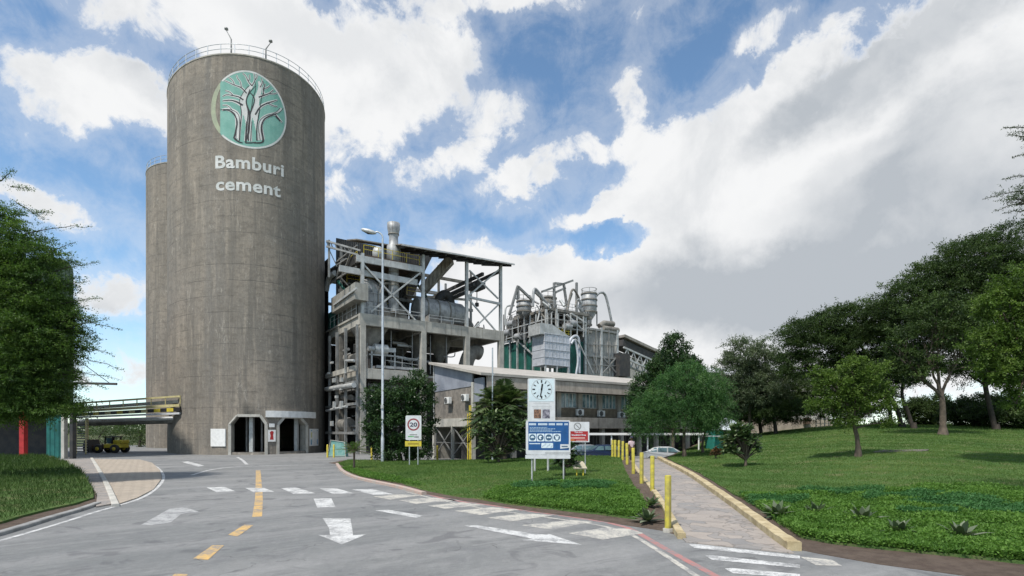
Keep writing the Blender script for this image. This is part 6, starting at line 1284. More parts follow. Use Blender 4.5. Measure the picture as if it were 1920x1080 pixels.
# ================================================================ vegetation
L_acacia = leafmat('leaf_acacia_bright', (.035, .075, .018), (.075, .135, .03), (.15, .23, .05), .4)
L_dark = leafmat('leaf_acacia_dark', (.022, .040, .014), (.050, .082, .026), (.10, .15, .045), .35)
L_green = leafmat('leaf_feathery', (.035, .09, .028), (.062, .145, .045), (.13, .235, .08), .4)
L_grey = leafmat('leaf_greygreen', (.06, .085, .045), (.11, .145, .08), (.20, .23, .15), .3)
L_broad = leafmat('leaf_broad_dark', (.018, .042, .015), (.035, .075, .024), (.09, .14, .06), .25, .35)
L_lime = leafmat('leaf_lime', (.055, .095, .018), (.09, .15, .028), (.15, .22, .05), .4)
L_palm = leafmat('leaf_palm', (.035, .065, .022), (.085, .125, .045), (.20, .23, .11), .25, .4)
L_plum = leafmat('leaf_frangipani', (.03, .06, .022), (.065, .11, .042), (.27, .32, .18), .25, .35)
L_grass = leafmat('grass_blades', (.070, .130, .030), (.102, .178, .042), (.19, .25, .075), .35, .7)
L_longg = leafmat('long_grass_shaded', (.030, .058, .014), (.05, .092, .022), (.085, .13, .035), .3, .7)  # dark blade tones stand in for the left tree's shadow
L_cover = leafmat('ground_cover_leaves', (.05, .12, .02), (.095, .195, .03), (.17, .30, .06), .35, .6)
L_blue = leafmat('ground_cover_blue', (.032, .10, .028), (.052, .15, .042), (.095, .21, .07), .3, .6)
L_agave = leafmat('leaf_rosette', (.04, .06, .03), (.085, .12, .06), (.22, .25, .17), .2, .5)
L_red = leafmat('leaf_reddish', (.06, .04, .02), (.10, .06, .03), (.22, .11, .03), .2, .6)
def unit(v): return v / np.maximum(np.linalg.norm(v, axis=-1, keepdims=True), 1e-9)
def leaf_quads(p, d, n, l, w):
    """diamond leaves: base p, direction d, normal n, length l, width w"""
    s = unit(np.cross(d, n)); l = l[:, None]; w = w[:, None]
    V = np.stack([p, p + d * l * .45 + s * w * .5, p + d * l, p + d * l * .45 - s * w * .5], 1).reshape(-1, 3)
    return V, np.arange(len(V)).reshape(-1, 4)
def crown_leaves(clusters, n_clump, n_twig, n_leaf, twig, leaf, lw, flat=.6, droop=.0, outw=.8, shell=.5, up=.0, tvar=.22, rg=None):
    rg = rg or rng; Vs = []; T = []; tips = []
    vol = np.array([c[1][0] * c[1][1] * c[1][2] for c in clusters]) ** .667; share = vol / vol.sum()
    for (c, r), sh in zip(clusters, share):
        n = max(3, int(n_clump * sh)); c = np.array(c); r = np.array(r)
        dv = unit(rg.normal(size=(n, 3)) + np.array([0, 0, up])); rad = shell + (1 - shell) * rg.random(n) ** .5
        rad *= rg.uniform(.82, 1.12, n); cc = c + dv * rad[:, None] * r
        tint0 = np.clip(.45 + rg.normal(size=n) * tvar, 0, 1)
        o = unit(dv * np.array([1, 1, .8]) + np.array([0, 0, .15]))
        td = unit(o[:, None] * outw + rg.normal(size=(n, n_twig, 3)) * np.array([1, 1, flat])); tl = twig * rg.uniform(.5, 1.25, (n, n_twig))
        # leaves along every twig
        u = rg.random((n, n_twig, n_leaf)) ** .8
        P = cc[:, None, None] + td[:, :, None] * (tl[:, :, None] * u)[..., None]; P[..., 2] -= droop * (tl[:, :, None] * u) ** 2
        P += rg.normal(size=P.shape) * leaf * .35
        ld = unit(td[:, :, None] * .7 + rg.normal(size=P.shape) * .8 - np.array([0, 0, droop * .8])); nn = unit(rg.normal(size=P.shape) * .7 + np.array([0, 0, 1.]))
        m = P.reshape(-1, 3); k = len(m); V, _ = leaf_quads(m, ld.reshape(-1, 3), nn.reshape(-1, 3), leaf * rg.uniform(.6, 1.3, k), lw * rg.uniform(.7, 1.3, k))
        Vs.append(V); tt = np.clip(np.repeat(tint0, n_twig * n_leaf) + rg.normal(size=k) * .1, 0, 1); T.append(np.repeat(tt, 4)); tips.append((c, r, cc))
    V = np.concatenate(Vs); return V, np.arange(len(V)).reshape(-1, 4), np.concatenate(T), tips
def limb(mb, a, c, r0, r1, bend=.15, n=6, seg=6):
    a, c = Vector(a), Vector(c); L = (c - a).length; off = Vector((random.uniform(-1, 1), random.uniform(-1, 1), random.uniform(.2, 1))) * L * bend; mid = a.lerp(c, .5) + off; P = []
    for i in range(seg + 1): t = i / seg; p = a.lerp(mid, t).lerp(mid.lerp(c, t), t); P.append(p + Vector((random.gauss(0, 1), random.gauss(0, 1), random.gauss(0, 1))) * L * .012 * (0 < i < seg))
    mb.tube(P, [r0 + (r1 - r0) * i / seg for i in range(seg + 1)], n, False); return P
def tree(name, label, base, forks, clusters, leafm, barkm, n_clump, n_twig, n_leaf, twig, leaf, lw, r=.2, cat='tree', group=None, twigs=5, **kw):
    """base: world point; forks: trunk fork points (world) from the bottom up; clusters: (centre, radii)"""
    base = Vector(base); t = thing(name, label, cat, base, 0, group)
    V, Fq, T, tips = crown_leaves(clusters, n_clump, n_twig, n_leaf, twig, leaf, lw, **kw); np_mesh('crown', V, Fq, leafm, t, T)
    mb = MB(); P = [base - Vector((0, 0, .3))] + [Vector(f) for f in forks]; path = smooth2(P, 1); n = len(path)
    mb.tube(path, [r * 1.35] + [r * (1 - .35 * i / n) for i in range(1, n)], 10)
    mb.lathe(base, [(r * 1.9, -.2), (r * 1.5, .05), (r * 1.2, .35), (r * 1.0, .6)], 10)
    for c, rad, cc in tips:
        o = min([Vector(f) for f in forks], key=lambda f: (f - Vector(c)).length); tgt = Vector(c) - Vector((0, 0, rad[2] * .45))
        Lp = limb(mb, o, tgt, r * .5, r * .2)
        for k in range(min(twigs, len(cc))): limb(mb, Lp[random.randint(3, 6)], cc[random.randrange(len(cc))], r * .17, r * .04, .12, 5, 4)
    mb.build('trunk', barkm, t, world=True); return t
def CL(x, y, Y, rx, ry, rd=None):
    """cluster given by where the photo shows it, at its own distance Y"""
    return ((X_(x, Y), Y, Z_(y, Y)), (rx * Y / F, rd if rd is not None else rx * Y / F * .8, ry * Y / F))
def V3(x, y, Y): return Vector((X_(x, Y), Y, Z_(y, Y)))
# left acacia in front of the tower
Yl = 27.; b0 = (X_(-95, Yl), Yl, float(h_left(X_(-95, Yl), Yl)))
tree('acacia_tree', 'big feathery acacia overhanging the left grass bank', b0, [V3(-90, 780, Yl), V3(-60, 700, Yl), V3(-10, 620, Yl)],
     [CL(10, 445, Yl, 60, 22), CL(50, 480, Yl, 66, 22), CL(-20, 500, Yl, 80, 26), CL(60, 525, Yl, 62, 22), CL(30, 560, Yl, 90, 26), CL(75, 585, Yl, 56, 20), CL(40, 620, Yl, 100, 26), CL(80, 640, Yl, 54, 18), CL(30, 665, Yl, 110, 26), CL(78, 690, Yl, 54, 20), CL(20, 710, Yl, 110, 26), CL(75, 735, Yl, 56, 18), CL(10, 758, Yl, 110, 20), CL(-50, 560, Yl, 100, 120), CL(135, 600, Yl, 30, 7), CL(138, 655, Yl, 32, 7), CL(-30, 400, Yl, 50, 20), CL(60, 770, Yl, 90, 12)],
     L_acacia, M_barkd, 1900, 10, 16, .8, .12, .04, .16, flat=.22, droop=.10, outw=.9, shell=.35, tvar=.2)
# long thin sprays reaching out of it
def sprays(par, ends, leafm, Y, start_r=.03, leaf=.085, lw=.035, n=130, side=.28):
    mb = MB(); Vs = []; T = []
    for (x0, y0, x1, y1) in ends:
        P = limb(mb, V3(x0, y0, Y), V3(x1, y1, Y), start_r, .006, .06, 5, 8)
        u = rng.random(n) * (len(P) - 1.001); i = u.astype(int); A = np.array([tuple(p) for p in P]); p = A[i] + (A[i + 1] - A[i]) * (u - i)[:, None]
        p += rng.normal(size=p.shape) * np.array([.6, .6, .35]) * side * (1.1 - .8 * u / len(P))[:, None]; d = unit(rng.normal(size=p.shape) + (A[-1] - A[0]) / np.linalg.norm(A[-1] - A[0]))
        V, _ = leaf_quads(p, d, unit(rng.normal(size=p.shape) + np.array([0, 0, 1.])), leaf * rng.uniform(.6, 1.3, n), lw * rng.uniform(.7, 1.3, n)); Vs.append(V); T.append(np.repeat(np.clip(.45 + rng.normal(size=n) * .15, 0, 1), 4))
    V = np.concatenate(Vs); np_mesh('spray', V, np.arange(len(V)).reshape(-1, 4), leafm, par, np.concatenate(T)); mb.build('twig', M_barkd, par, world=True)
AC_ = [o for o in COL.objects if o.name.startswith('acacia_tree')][0]
sprays(AC_, [(40, 440, 172, 424), (20, 350, 62, 356), (60, 400, 95, 398), (90, 510, 185, 492), (100, 540, 165, 528), (120, 590, 225, 618), (110, 570, 190, 560), (110, 620, 200, 596), (120, 660, 232, 694), (110, 690, 225, 712), (100, 640, 215, 668), (90, 740, 175, 752), (80, 480, 140, 455), (110, 700, 200, 728), (0, 340, 25, 318), (30, 380, 85, 412), (100, 600, 180, 640)], L_acacia, Yl, n=190)
def py(x, y, h=h_right): return PT(x, y, h)
# dark broadleaf tree by the speed sign
Yb = 46.; tree('ficus_tree', 'dark leafy tree beside the tall street lamp', (X_(750, Yb), Yb, .15), [V3(748, 840, Yb), V3(752, 800, Yb)],
     [CL(752, 750, Yb, 50, 40), CL(715, 755, Yb, 34, 30), CL(790, 745, Yb, 32, 38), CL(780, 715, Yb, 22, 16), CL(740, 805, Yb, 54, 36), CL(710, 800, Yb, 24, 30), CL(785, 800, Yb, 30, 36), CL(740, 840, Yb, 48, 24), CL(780, 842, Yb, 34, 22)], L_broad, M_barkd, 380, 8, 13, .6, .2, .1, .16, flat=.8, shell=.4)
# feathery green tree, taller one behind, grey one, etc.
p = py(1278, 851); Yg = 40.; zb = h_right(X_(1285, Yg), Yg)
tree('pepper_tree', 'bright green feathery tree at the end of the footpath', (X_(1283, Yg), Yg, zb), [V3(1282, 812, Yg), V3(1285, 780, Yg)],
     [CL(1270, 740, Yg, 50, 40), CL(1322, 728, Yg, 38, 34), CL(1225, 765, Yg, 40, 36), CL(1290, 775, Yg, 56, 34), CL(1335, 765, Yg, 36, 36), CL(1215, 795, Yg, 30, 18), CL(1290, 705, Yg, 46, 22), CL(1345, 790, Yg, 22, 16)], L_green, M_bark, 620, 10, 15, .9, .13, .042, .13, flat=.9, droop=.55, shell=.3, tvar=.3)
Yg = 47.; tree('leafy_tree', 'tall pointed leafy tree behind the bright feathery tree', (X_(1262, Yg), Yg, .6), [V3(1262, 800, Yg), V3(1264, 720, Yg), V3(1266, 665, Yg)],
     [CL(1266, 655, Yg, 22, 26), CL(1262, 685, Yg, 42, 24), CL(1290, 690, Yg, 28, 20), CL(1240, 710, Yg, 34, 26), CL(1205, 735, Yg, 26, 28), CL(1195, 775, Yg, 20, 34), CL(1215, 750, Yg, 26, 30)], L_broad, M_bark, 380, 8, 13, .6, .2, .09, .14, flat=.9, shell=.35, tvar=.3)
tree('slender_tree', 'slender tree with thin double trunk right of the feathery tree', (X_(1318, 43), 43, .7), [V3(1316, 830, 43), V3(1326, 800, 43)], [CL(1330, 785, 43, 26, 22), CL(1305, 790, 43, 20, 16)], L_green, M_bark, 60, 8, 12, .5, .12, .05, .1, droop=.3)
Yg = 56.; tree('olive_tree', 'grey green loose tree rising behind the dark acacias', (X_(1405, Yg), Yg, 1.0), [V3(1405, 790, Yg), V3(1408, 720, Yg)],
     [CL(1405, 665, Yg, 50, 28), CL(1440, 690, Yg, 46, 34), CL(1375, 700, Yg, 38, 34), CL(1420, 730, Yg, 60, 34), CL(1380, 750, Yg, 36, 28)], L_grey, M_bark, 520, 9, 14, .75, .2, .07, .18, flat=.6, shell=.35, tvar=.3)
def acac(label, base, forks, cl, n, lm=L_dark, bm_=M_barkd, r=.22, leaf=.14, lw=.06, twig=.9, tv=.2, nt=9, nl=14, tw=6):
    cl = [(c, (a * 1.15, b_, z * 1.3)) for c, (a, b_, z) in cl]; n = int(n * 1.9); leaf *= 1.15; lw *= 1.15
    return tree('acacia_tree', label, base, forks, cl, lm, bm_, n, nt, nl, twig, leaf, lw, r, flat=.28, droop=.03, outw=.55, shell=.35, up=.35, tvar=tv, twigs=tw)
Yg = 60.; acac('low dark acacia whose flat crown hides the pale shed roof', (X_(1428, Yg), Yg, 1.5), [V3(1426, 800, Yg), V3(1420, 775, Yg)], [CL(1400, 745, Yg, 60, 26), CL(1470, 730, Yg, 60, 30), CL(1450, 765, Yg, 80, 24), CL(1530, 735, Yg, 56, 34), CL(1380, 785, Yg, 36, 16), CL(1500, 770, Yg, 60, 16)], 380, leaf=.17)
acac('dark acacia with a thin leaning trunk before the low concrete building', (X_(1455, 56), 56, 1.6), [V3(1454, 800, 56), V3(1450, 782, 56)], [CL(1470, 765, 56, 46, 14), CL(1440, 775, 56, 40, 14)], 90)
Yg = 50.; acac('umbrella shaped dark acacia in the middle of the right trees', (X_(1692, Yg), Yg, 2.9), [V3(1684, 770, Yg), V3(1668, 740, Yg), V3(1640, 690, Yg)],
     [CL(1520, 625, Yg, 60, 20), CL(1590, 610, Yg, 70, 26), CL(1540, 655, Yg, 70, 24), CL(1620, 650, Yg, 70, 34), CL(1680, 600, Yg, 60, 34), CL(1500, 685, Yg, 46, 18), CL(1690, 680, Yg, 50, 26), CL(1590, 700, Yg, 60, 22)], 620, leaf=.16)
acac('leaning dark trunked acacia left of the grey trunked tree', (X_(1714, 47), 47, 2.85), [V3(1702, 770, 47), V3(1690, 745, 47), V3(1694, 710, 47)], [CL(1700, 690, 47, 40, 22), CL(1672, 700, 47, 34, 20), CL(1650, 730, 47, 24, 14)], 110, r=.17)
acac('dark double trunk acacia under the umbrella crown', (X_(1672, 52), 52, 3.0), [V3(1668, 765, 52), V3(1660, 730, 52)], [CL(1650, 715, 52, 46, 24), CL(1610, 745, 52, 36, 24), CL(1600, 775, 52, 26, 18)], 130, r=.2)
Yg = 46.; acac('widest dark acacia at the upper right with a stepped crown', (X_(1868, Yg), Yg, 2.7), [V3(1858, 770, Yg), V3(1846, 720, Yg), V3(1840, 660, Yg)],
     [CL(1760, 520, Yg, 60, 24), CL(1830, 490, Yg, 80, 28), CL(1900, 465, Yg, 80, 30), CL(1700, 560, Yg, 60, 26), CL(1780, 560, Yg, 80, 34), CL(1870, 540, Yg, 90, 40), CL(1740, 610, Yg, 80, 32), CL(1850, 600, Yg, 90, 40), CL(1790, 660, Yg, 80, 30), CL(1890, 665, Yg, 60, 30), CL(1900, 700, Yg, 56, 20), CL(1820, 695, Yg, 50, 18), CL(1960, 560, Yg, 80, 90)], 1050, leaf=.16, tw=9)
b0 = py(1768, 816); acac('grey trunked tree with many bare upward branches on the mound', b0, [V3(1768, 770, b0.y), V3(1766, 745, b0.y)], [CL(1740, 640, b0.y, 46, 60), CL(1800, 640, b0.y, 46, 50), CL(1765, 600, b0.y, 50, 40), CL(1720, 700, b0.y, 30, 20), CL(1690, 655, b0.y, 26, 34)], 190, L_dark, M_bark, .24, .14, .07, .6, .3, 7, 10, 14)
for k, (x, Y, rx) in enumerate(((1900, 49, 80), (1825, 53, 56), (1950, 46, 70), (1735, 58, 34))):
    tree('hedge_bush', ['dark bush at the right edge behind the mound crest', 'dark bush behind the grey trunked tree', 'bush beyond the right picture edge on the mound', 'small bush on the mound crest left of the grey trunked tree'][k], (X_(x, Y), Y, 2.9), [V3(x, 790, Y)], [CL(x, 776, Y, rx, 22), CL(x + 20, 762, Y, rx * .7, 22), CL(x - 20, 768, Y, rx * .6, 20)], L_dark, M_barkd, 420, 7, 12, .6, .16, .08, .12, 'bush')
# small lime tree and the bright tree at the right edge
b0 = py(1609, 856); Yg = b0.y; tree('young_tree', 'small lime green young tree standing on the right lawn', b0, [V3(1608, 822, Yg), V3(1603, 805, Yg), V3(1600, 790, Yg)],
     [CL(1565, 722, Yg, 36, 24), CL(1632, 708, Yg, 30, 30), CL(1598, 690, Yg, 26, 18), CL(1545, 762, Yg, 30, 15), CL(1652, 752, Yg, 28, 18), CL(1600, 752, Yg, 34, 22), CL(1585, 785, Yg, 30, 12), CL(1540, 705, Yg, 18, 12), CL(1655, 790, Yg, 18, 9)], L_lime, M_bark, 330, 7, 10, .42, .13, .065, .13, flat=.9, shell=.3, tvar=.3)
Yg = 24.; b0 = Vector((X_(1965, Yg), Yg, float(h_right(X_(1965, Yg), Yg)))); tree('broadleaf_tree', 'bright lime leaved tree reaching in from the right edge', b0, [V3(1955, 790, Yg), V3(1925, 700, Yg)],
     [CL(1880, 570, Yg, 50, 34), CL(1915, 530, Yg, 46, 30), CL(1860, 640, Yg, 44, 34), CL(1905, 620, Yg, 40, 40), CL(1870, 690, Yg, 34, 28), CL(1915, 700, Yg, 44, 40), CL(1960, 620, Yg, 60, 90), CL(1905, 750, Yg, 24, 16)], L_lime, M_bark, 620, 7, 10, .38, .11, .06, .14, flat=.9, shell=.3, tvar=.3)
Yg = 15.; T_ = tree('overhanging_tree', 'tree off the right edge whose feathery branches hang into the upper sky', (X_(2120, Yg), Yg, float(h_right(X_(2120, Yg), Yg))), [V3(2110, 700, Yg), V3(2080, 500, Yg), V3(2020, 400, Yg)],
     [CL(1925, 352, Yg, 40, 16), CL(1905, 378, Yg, 34, 12), CL(1940, 245, Yg, 30, 10), CL(2010, 300, Yg, 60, 60), CL(2040, 420, Yg, 70, 50)], L_dark, M_barkd, 110, 7, 12, .34, .06, .02, .12, flat=.4, shell=.2)
sprays(T_, [(1960, 350, 1842, 374), (1960, 370, 1862, 396), (1950, 330, 1880, 336), (1950, 240, 1880, 240), (1960, 260, 1890, 252), (1955, 280, 1898, 296), (1960, 390, 1880, 400)], L_dark, Yg, .02, .055, .016, 170, .10)
# far trees seen under the pipe bridge and beyond the plant
for k, (x, Y, rx, ry) in enumerate(((185, 92, 30, 16), (225, 96, 34, 20), (262, 90, 22, 18), (205, 104, 50, 14))):
    tree('far_tree', ['open crowned far tree above the loader bucket', 'far tree above the loader cab', 'dense far tree beside the silo base', 'wide far tree behind the others under the bridge'][k], (X_(x, Y), Y, 0), [V3(x, 825, Y)], [CL(x, 812, Y, rx, ry), CL(x + 8, 828, Y, rx * .8, ry)], L_grey if k == 0 else L_dark, M_barkd, 34, 6, 9, 1.4, .28, .11, .2, group='far trees under the pipe bridge')
def far_wood():
    Vs = []; T = []; xs = rng.uniform(-900, 900, 900); ys = rng.uniform(330, 520, 900)
    cl = [((x, y, 4.), (rng.uniform(6, 12), 8, rng.uniform(3, 6))) for x, y in zip(xs, ys)]
    V, Fq, T, _ = crown_leaves(cl, 9000, 4, 4, 2.5, 1.6, .9); return np_mesh('far_wood', V, Fq, L_dark, None, T)
o = far_wood(); o['kind'] = 'stuff'; o['label'] = 'far dark green woodland along the horizon'; o['category'] = 'woodland'
# ---------------- frangipani and rosettes
def frangi(name, label, base, tips, leaf, lw, nl, lm=L_plum, r=.06, stems=True, cat='small tree'):
    base = Vector(base); t = thing(name, label, cat, base); mb = MB(); Vs = []; T = []; hub = base + Vector((0, 0, min(.5, max(.15, min(p.z for p in tips) - base.z)) * .7))
    mb.tube([base - Vector((0, 0, .1)), hub], [r * 1.4, r], 9)
    for p in tips:
        limb(mb, hub, p, r * .7, r * .35, .1, 6, 5)
        out = np.array(tuple((p - hub).normalized())); n = nl; a = rng.uniform(0, 2 * np.pi, n); e = rng.uniform(-.5, .9, n)
        d = unit(np.stack([np.cos(a) * np.cos(e), np.sin(a) * np.cos(e), np.sin(e)], 1) + out * .5); pp_ = np.tile(np.array(tuple(p)), (n, 1)) + rng.normal(size=(n, 3)) * leaf * .12
        nn = unit(np.array([0, 0, 1.]) + rng.normal(size=(n, 3)) * .25); s_ = unit(np.cross(d, nn)); L_ = leaf * rng.uniform(.7, 1.15, n); W_ = lw * rng.uniform(.8, 1.15, n); dr = np.array([0, 0, -1.])
        q = [pp_]; 
        for u, wv, dd in ((.3, .75, .02), (.65, 1., .10), (1., 0, .28)):
            c = pp_ + d * (L_ * u)[:, None] + dr * (L_ * dd)[:, None]; q.append((c + s_ * (W_ * wv * .5)[:, None], c - s_ * (W_ * wv * .5)[:, None]))
        k0 = sum(len(v) for v in Vs); V = np.concatenate([q[0], q[1][0], q[1][1], q[2][0], q[2][1], q[3][0]]); Vs.append(V); T.append(np.tile(np.clip(.4 + rng.normal(size=n) * .3, 0, 1), 6))
        i = np.arange(n) + k0; Fa = [np.stack([i, i + n, i + 2 * n, i + 2 * n], 1)]; 
        frangi.F = getattr(frangi, 'F', [])
        frangi.F += [np.stack([i, i + n, i + 2 * n], 1), np.stack([i + n, i + 3 * n, i + 4 * n], 1), np.stack([i + n, i + 4 * n, i + 2 * n], 1), np.stack([i + 3 * n, i + 5 * n, i + 4 * n], 1)]
    np_mesh('foliage', np.concatenate(Vs), np.concatenate(frangi.F), lm, t, np.concatenate(T), k=3, smooth=True); frangi.F = []
    if stems: mb.build('stem', M_bark, t, world=True)
    return t
def tipset(x, y, Y, rx, ry, n, rd=.8):
    out = []
    for k in range(n):
        a, e = random.uniform(0, 6.28), random.uniform(-.6, 1.4); r_ = random.uniform(.55, 1.)
        out.append(Vector((X_(x, Y) + rx * Y / F * math.cos(a) * math.cos(e) * r_, Y + rd * math.sin(a) * math.cos(e) * r_, Z_(y, Y) + ry * Y / F * math.sin(e) * r_)))
    return out
b0 = py(1398, 874); frangi('frangipani', 'dense low frangipani with long glossy leaves on the right lawn', b0, tipset(1388, 832, b0.y, 36, 34, 70), .46, .15, 16, r=.07)
Yf = 37.; b0 = PT(935, 868, h_island); frangi('frangipani', 'broad frangipani growing in front of the office palm', b0, tipset(940, 818, b0.y, 50, 44, 80) + tipset(945, 850, b0.y, 44, 12, 16), .62, .17, 16, r=.08)
Yf = 28.; b0 = PT(1058, 892, h_island); frangi('frangipani', 'dark frangipani partly hidden behind the blue safety board', b0, tipset(1062, 858, b0.y, 24, 26, 22, .5), .36, .11, 15, L_broad, r=.06)
b0 = py(1342, 860); frangi('shrub', 'small round reddish shrub beside the kiosk', b0, tipset(1342, 848, b0.y, 9, 9, 26, .3), .2, .07, 18, L_red, r=.04, cat='shrub')
b0 = py(1368, 850); frangi('shrub', 'low orange leaved plant left of the low frangipani', b0, tipset(1362, 836, b0.y, 12, 5, 9, .3), .3, .07, 12, leafmat('leaf_orange', (.2, .07, .01), (.35, .14, .02), (.45, .25, .04)), r=.02, cat='shrub')
# palms
def palm(name, label, base, top, n, L, leafm, lw=.06, r=.14, pinn=26, pl=.45, droop=.9, e0=-.2, e1=1.3):
    base, top = Vector(base), Vector(top); t = thing(name, label, 'palm', base); mb = MB(); mb.tube([base - Vector((0, 0, .2)), base.lerp(top, .5), top], [r * 1.3, r, r * 1.1], 10); mb.build('trunk', M_bark, t, world=True)
    Vs = []; T = []; rb_ = MB()
    for k in range(n):
        a = 2 * math.pi * k * .381966; e = e0 + (e1 - e0) * (k + .5) / n; hd = np.array([math.cos(a), math.sin(a), 0.]); l = L * random.uniform(.8, 1.1); P = []
        for i in range(9):
            u = i / 8; P.append(np.array(tuple(top)) + hd * (math.cos(e) * l * u) + np.array([0, 0, math.sin(e) * l * u - droop * l * .45 * u * u]))
        P = np.array(P); rb_.tube([Vector(p) for p in P], [.025, .022, .02, .018, .015, .012, .01, .008, .005], 4, False)
        for sgn in (-1, 1):
            u = np.linspace(.12, .995, pinn); x = u * 8; i = np.minimum(x.astype(int), 7); p = P[i] + (P[i + 1] - P[i]) * (x - i)[:, None]; tg_ = unit(P[i + 1] - P[i]); sd = unit(np.cross(tg_, np.array([0, 0, 1.]))) * sgn
            d = unit(sd * .9 + tg_ * .6 + np.array([0, 0, -.25]) + rng.normal(size=p.shape) * .12); ll = pl * np.sin(np.pi * (u * .8 + .15)) * rng.uniform(.85, 1.1, pinn)
            V, _ = leaf_quads(p, d, unit(np.cross(d, tg_) * sgn + rng.normal(size=p.shape) * .1), ll, np.full(pinn, lw)); Vs.append(V); T.append(np.full(len(V), np.clip(.45 + random.gauss(0, .2), 0, 1)))
    V = np.concatenate(Vs); np_mesh('frond', V, np.arange(len(V)).reshape(-1, 4), leafm, t, np.concatenate(T)); rb_.build('midrib', M_yelp if False else M_bark, t, world=True); return t
Yp = 41.; palm('palm_tree', 'bushy fan of palm fronds in front of the office corner', (X_(945, Yp), Yp, .2), V3(944, 762, Yp), 60, 3.0, L_palm, .16, .22, 26, .95, .8, -.5, 1.45)
palm('palm_tree', 'lower drooping palm between the office corner and the clock tower', (X_(912, 42), 42, .2), V3(912, 792, 42), 34, 2.3, L_palm, .15, .16, 22, .6, .9, -.4, 1.3)
b0 = PT(664, 880, h_island); palm('small_palm', 'small young palm on the left nose of the middle lawn', b0, (b0.x, b0.y, Z_(846, b0.y)), 17, 1.35, leafmat('leaf_palm_fresh', (.05, .10, .02), (.09, .15, .04), (.15, .2, .07)), .035, .07, 24, .28, .75, .05, 1.4)
# rosettes along the beds
L0 = None
ros = [(1221, 948, .20, h_island, 'dark leafy rosette beside the third yellow post'), (1214, 978, .23, h_island, 'pale edged rosette on bare soil left of the nearest yellow post'), (1458, 968, .26, h_right, 'leftmost grey rosette in the right flower bed'), (1530, 968, .26, h_right, 'second grey rosette from the left in the right bed'),
       (1618, 980, .28, h_right, 'largest spiky rosette in the right flower bed'), (1685, 1002, .22, h_right, 'fourth rosette from the left in the right bed'), (1802, 1010, .24, h_right, 'rightmost rosette in the right flower bed')]
for i, (x, y, sz, hf, lb) in enumerate(ros):
    sz *= 1.9; b0 = PT(x, y, hf); t = thing('rosette_plant', lb, 'plant', b0, 0, 'rosette plants in the flower beds'); n = 20; Vs = []; Ts = []; Fs = []
    for k in range(n):
        a = 2.4 * k + i; e = 1.35 - 1.15 * k / n; hd = Vector((math.cos(a) * math.cos(e), math.sin(a) * math.cos(e), math.sin(e))); sd = Vector((-math.sin(a), math.cos(a), 0)); l = sz * random.uniform(1.1, 1.6); P = []
        for u, w in ((0, .05), (.35, .085), (.7, .06), (1, .003)):
            c = b0 + hd * l * u - Vector((0, 0, 1)) * l * .3 * u * u; P += [c + sd * w, c - sd * w]
        k0 = len(Vs); Vs += [tuple(q) for q in P]; Fs += [(k0 + 2 * j, k0 + 2 * j + 1, k0 + 2 * j + 3, k0 + 2 * j + 2) for j in range(3)]; Ts += [random.uniform(.1, .95)] * 8
    np_mesh('leaves', np.array(Vs), np.array(Fs), L_agave if i != 0 else L_plum, t, np.array(Ts), smooth=True)
# ---------------- grass and ground cover
def scatter(poly, n, power=2.0, keep=None):
    """points in an outline, denser towards the viewer's side so that blades stay fine near by"""
    A = np.array([tuple(p)[:2] for p in poly]); x0, y0 = A.min(0); x1, y1 = A.max(0); out = []; got = 0
    while got < n:
        q = np.stack([rng.uniform(x0, x1, n * 2), rng.uniform(y0, y1, n * 2)], 1); q = q[inside(q, A)]
        w = np.minimum(1, (max(y0, 9.) / np.maximum(q[:, 1], 9.)) ** power); q = q[rng.random(len(q)) < w]
        if keep is not None: q = q[keep(q)]
        out.append(q); got += len(q)
    return np.concatenate(out)[:n]
def blades(name, pts, hf, hmin, hmax, w, m, label, lean=.5, tv=.18):
    n = len(pts); z = np.array(hf(pts[:, 0], pts[:, 1])); p = np.stack([pts[:, 0], pts[:, 1], z - .01], 1); d = unit(np.array([0, 0, 1.]) + rng.normal(size=(n, 3)) * np.array([lean, lean, .2])); d[:, 2] = np.abs(d[:, 2]); a = rng.uniform(0, np.pi, n)
    far = np.clip(pts[:, 1] / 16, 1, 3.)
    nn = np.stack([np.cos(a), np.sin(a), np.zeros(n)], 1); V, Fq = leaf_quads(p, d, nn, rng.uniform(hmin, hmax, n) * (.6 + .4 * far), w * far * rng.uniform(.7, 1.3, n))
    dry = np.sin(pts[:, 0] * .31 + 1.3 * np.sin(pts[:, 1] * .23)) * np.sin(pts[:, 1] * .47 + np.sin(pts[:, 0] * .6)); patch = .42 + .25 * dry + .18 * np.sin(pts[:, 0] * .9 + 2 * np.sin(pts[:, 1] * .5)) * np.cos(pts[:, 1] * .8 + pts[:, 0] * .35); T = np.clip(patch + rng.normal(size=n) * tv, 0, 1)
    o = np_mesh(name, V, Fq, m, None, np.repeat(T, 4)); o['kind'] = 'stuff'; o['label'] = label; o['category'] = name.replace('_', ' '); return o
edgeR = lambda q: q[:, 1] < 20.0 + .12 * (q[:, 0] - 10) * -1 + .3 * np.sin(q[:, 0] * 1.3)      # where the flower bed meets the mown lawn
blades('grass', scatter(tf, 110000, 1.6, lambda q: q[:, 1] > 13), h_island, .04, .09, .012, L_grass, 'short mown grass on the middle lawn')
blades('grass', scatter(rt, 210000, 2.0, lambda q: ~edgeR(q) & (q[:, 0] / q[:, 1] < 1.15) & (q[:, 1] < 62)), h_right, .04, .085, .012, L_grass, 'short mown grass on the right mound')
blades('grass', scatter(lt, 60000, 1.2, lambda q: q[:, 1] < 48), h_left, .08, .26, .016, L_longg, 'longer grass on the left bank, coloured dark as tree shade', .4)
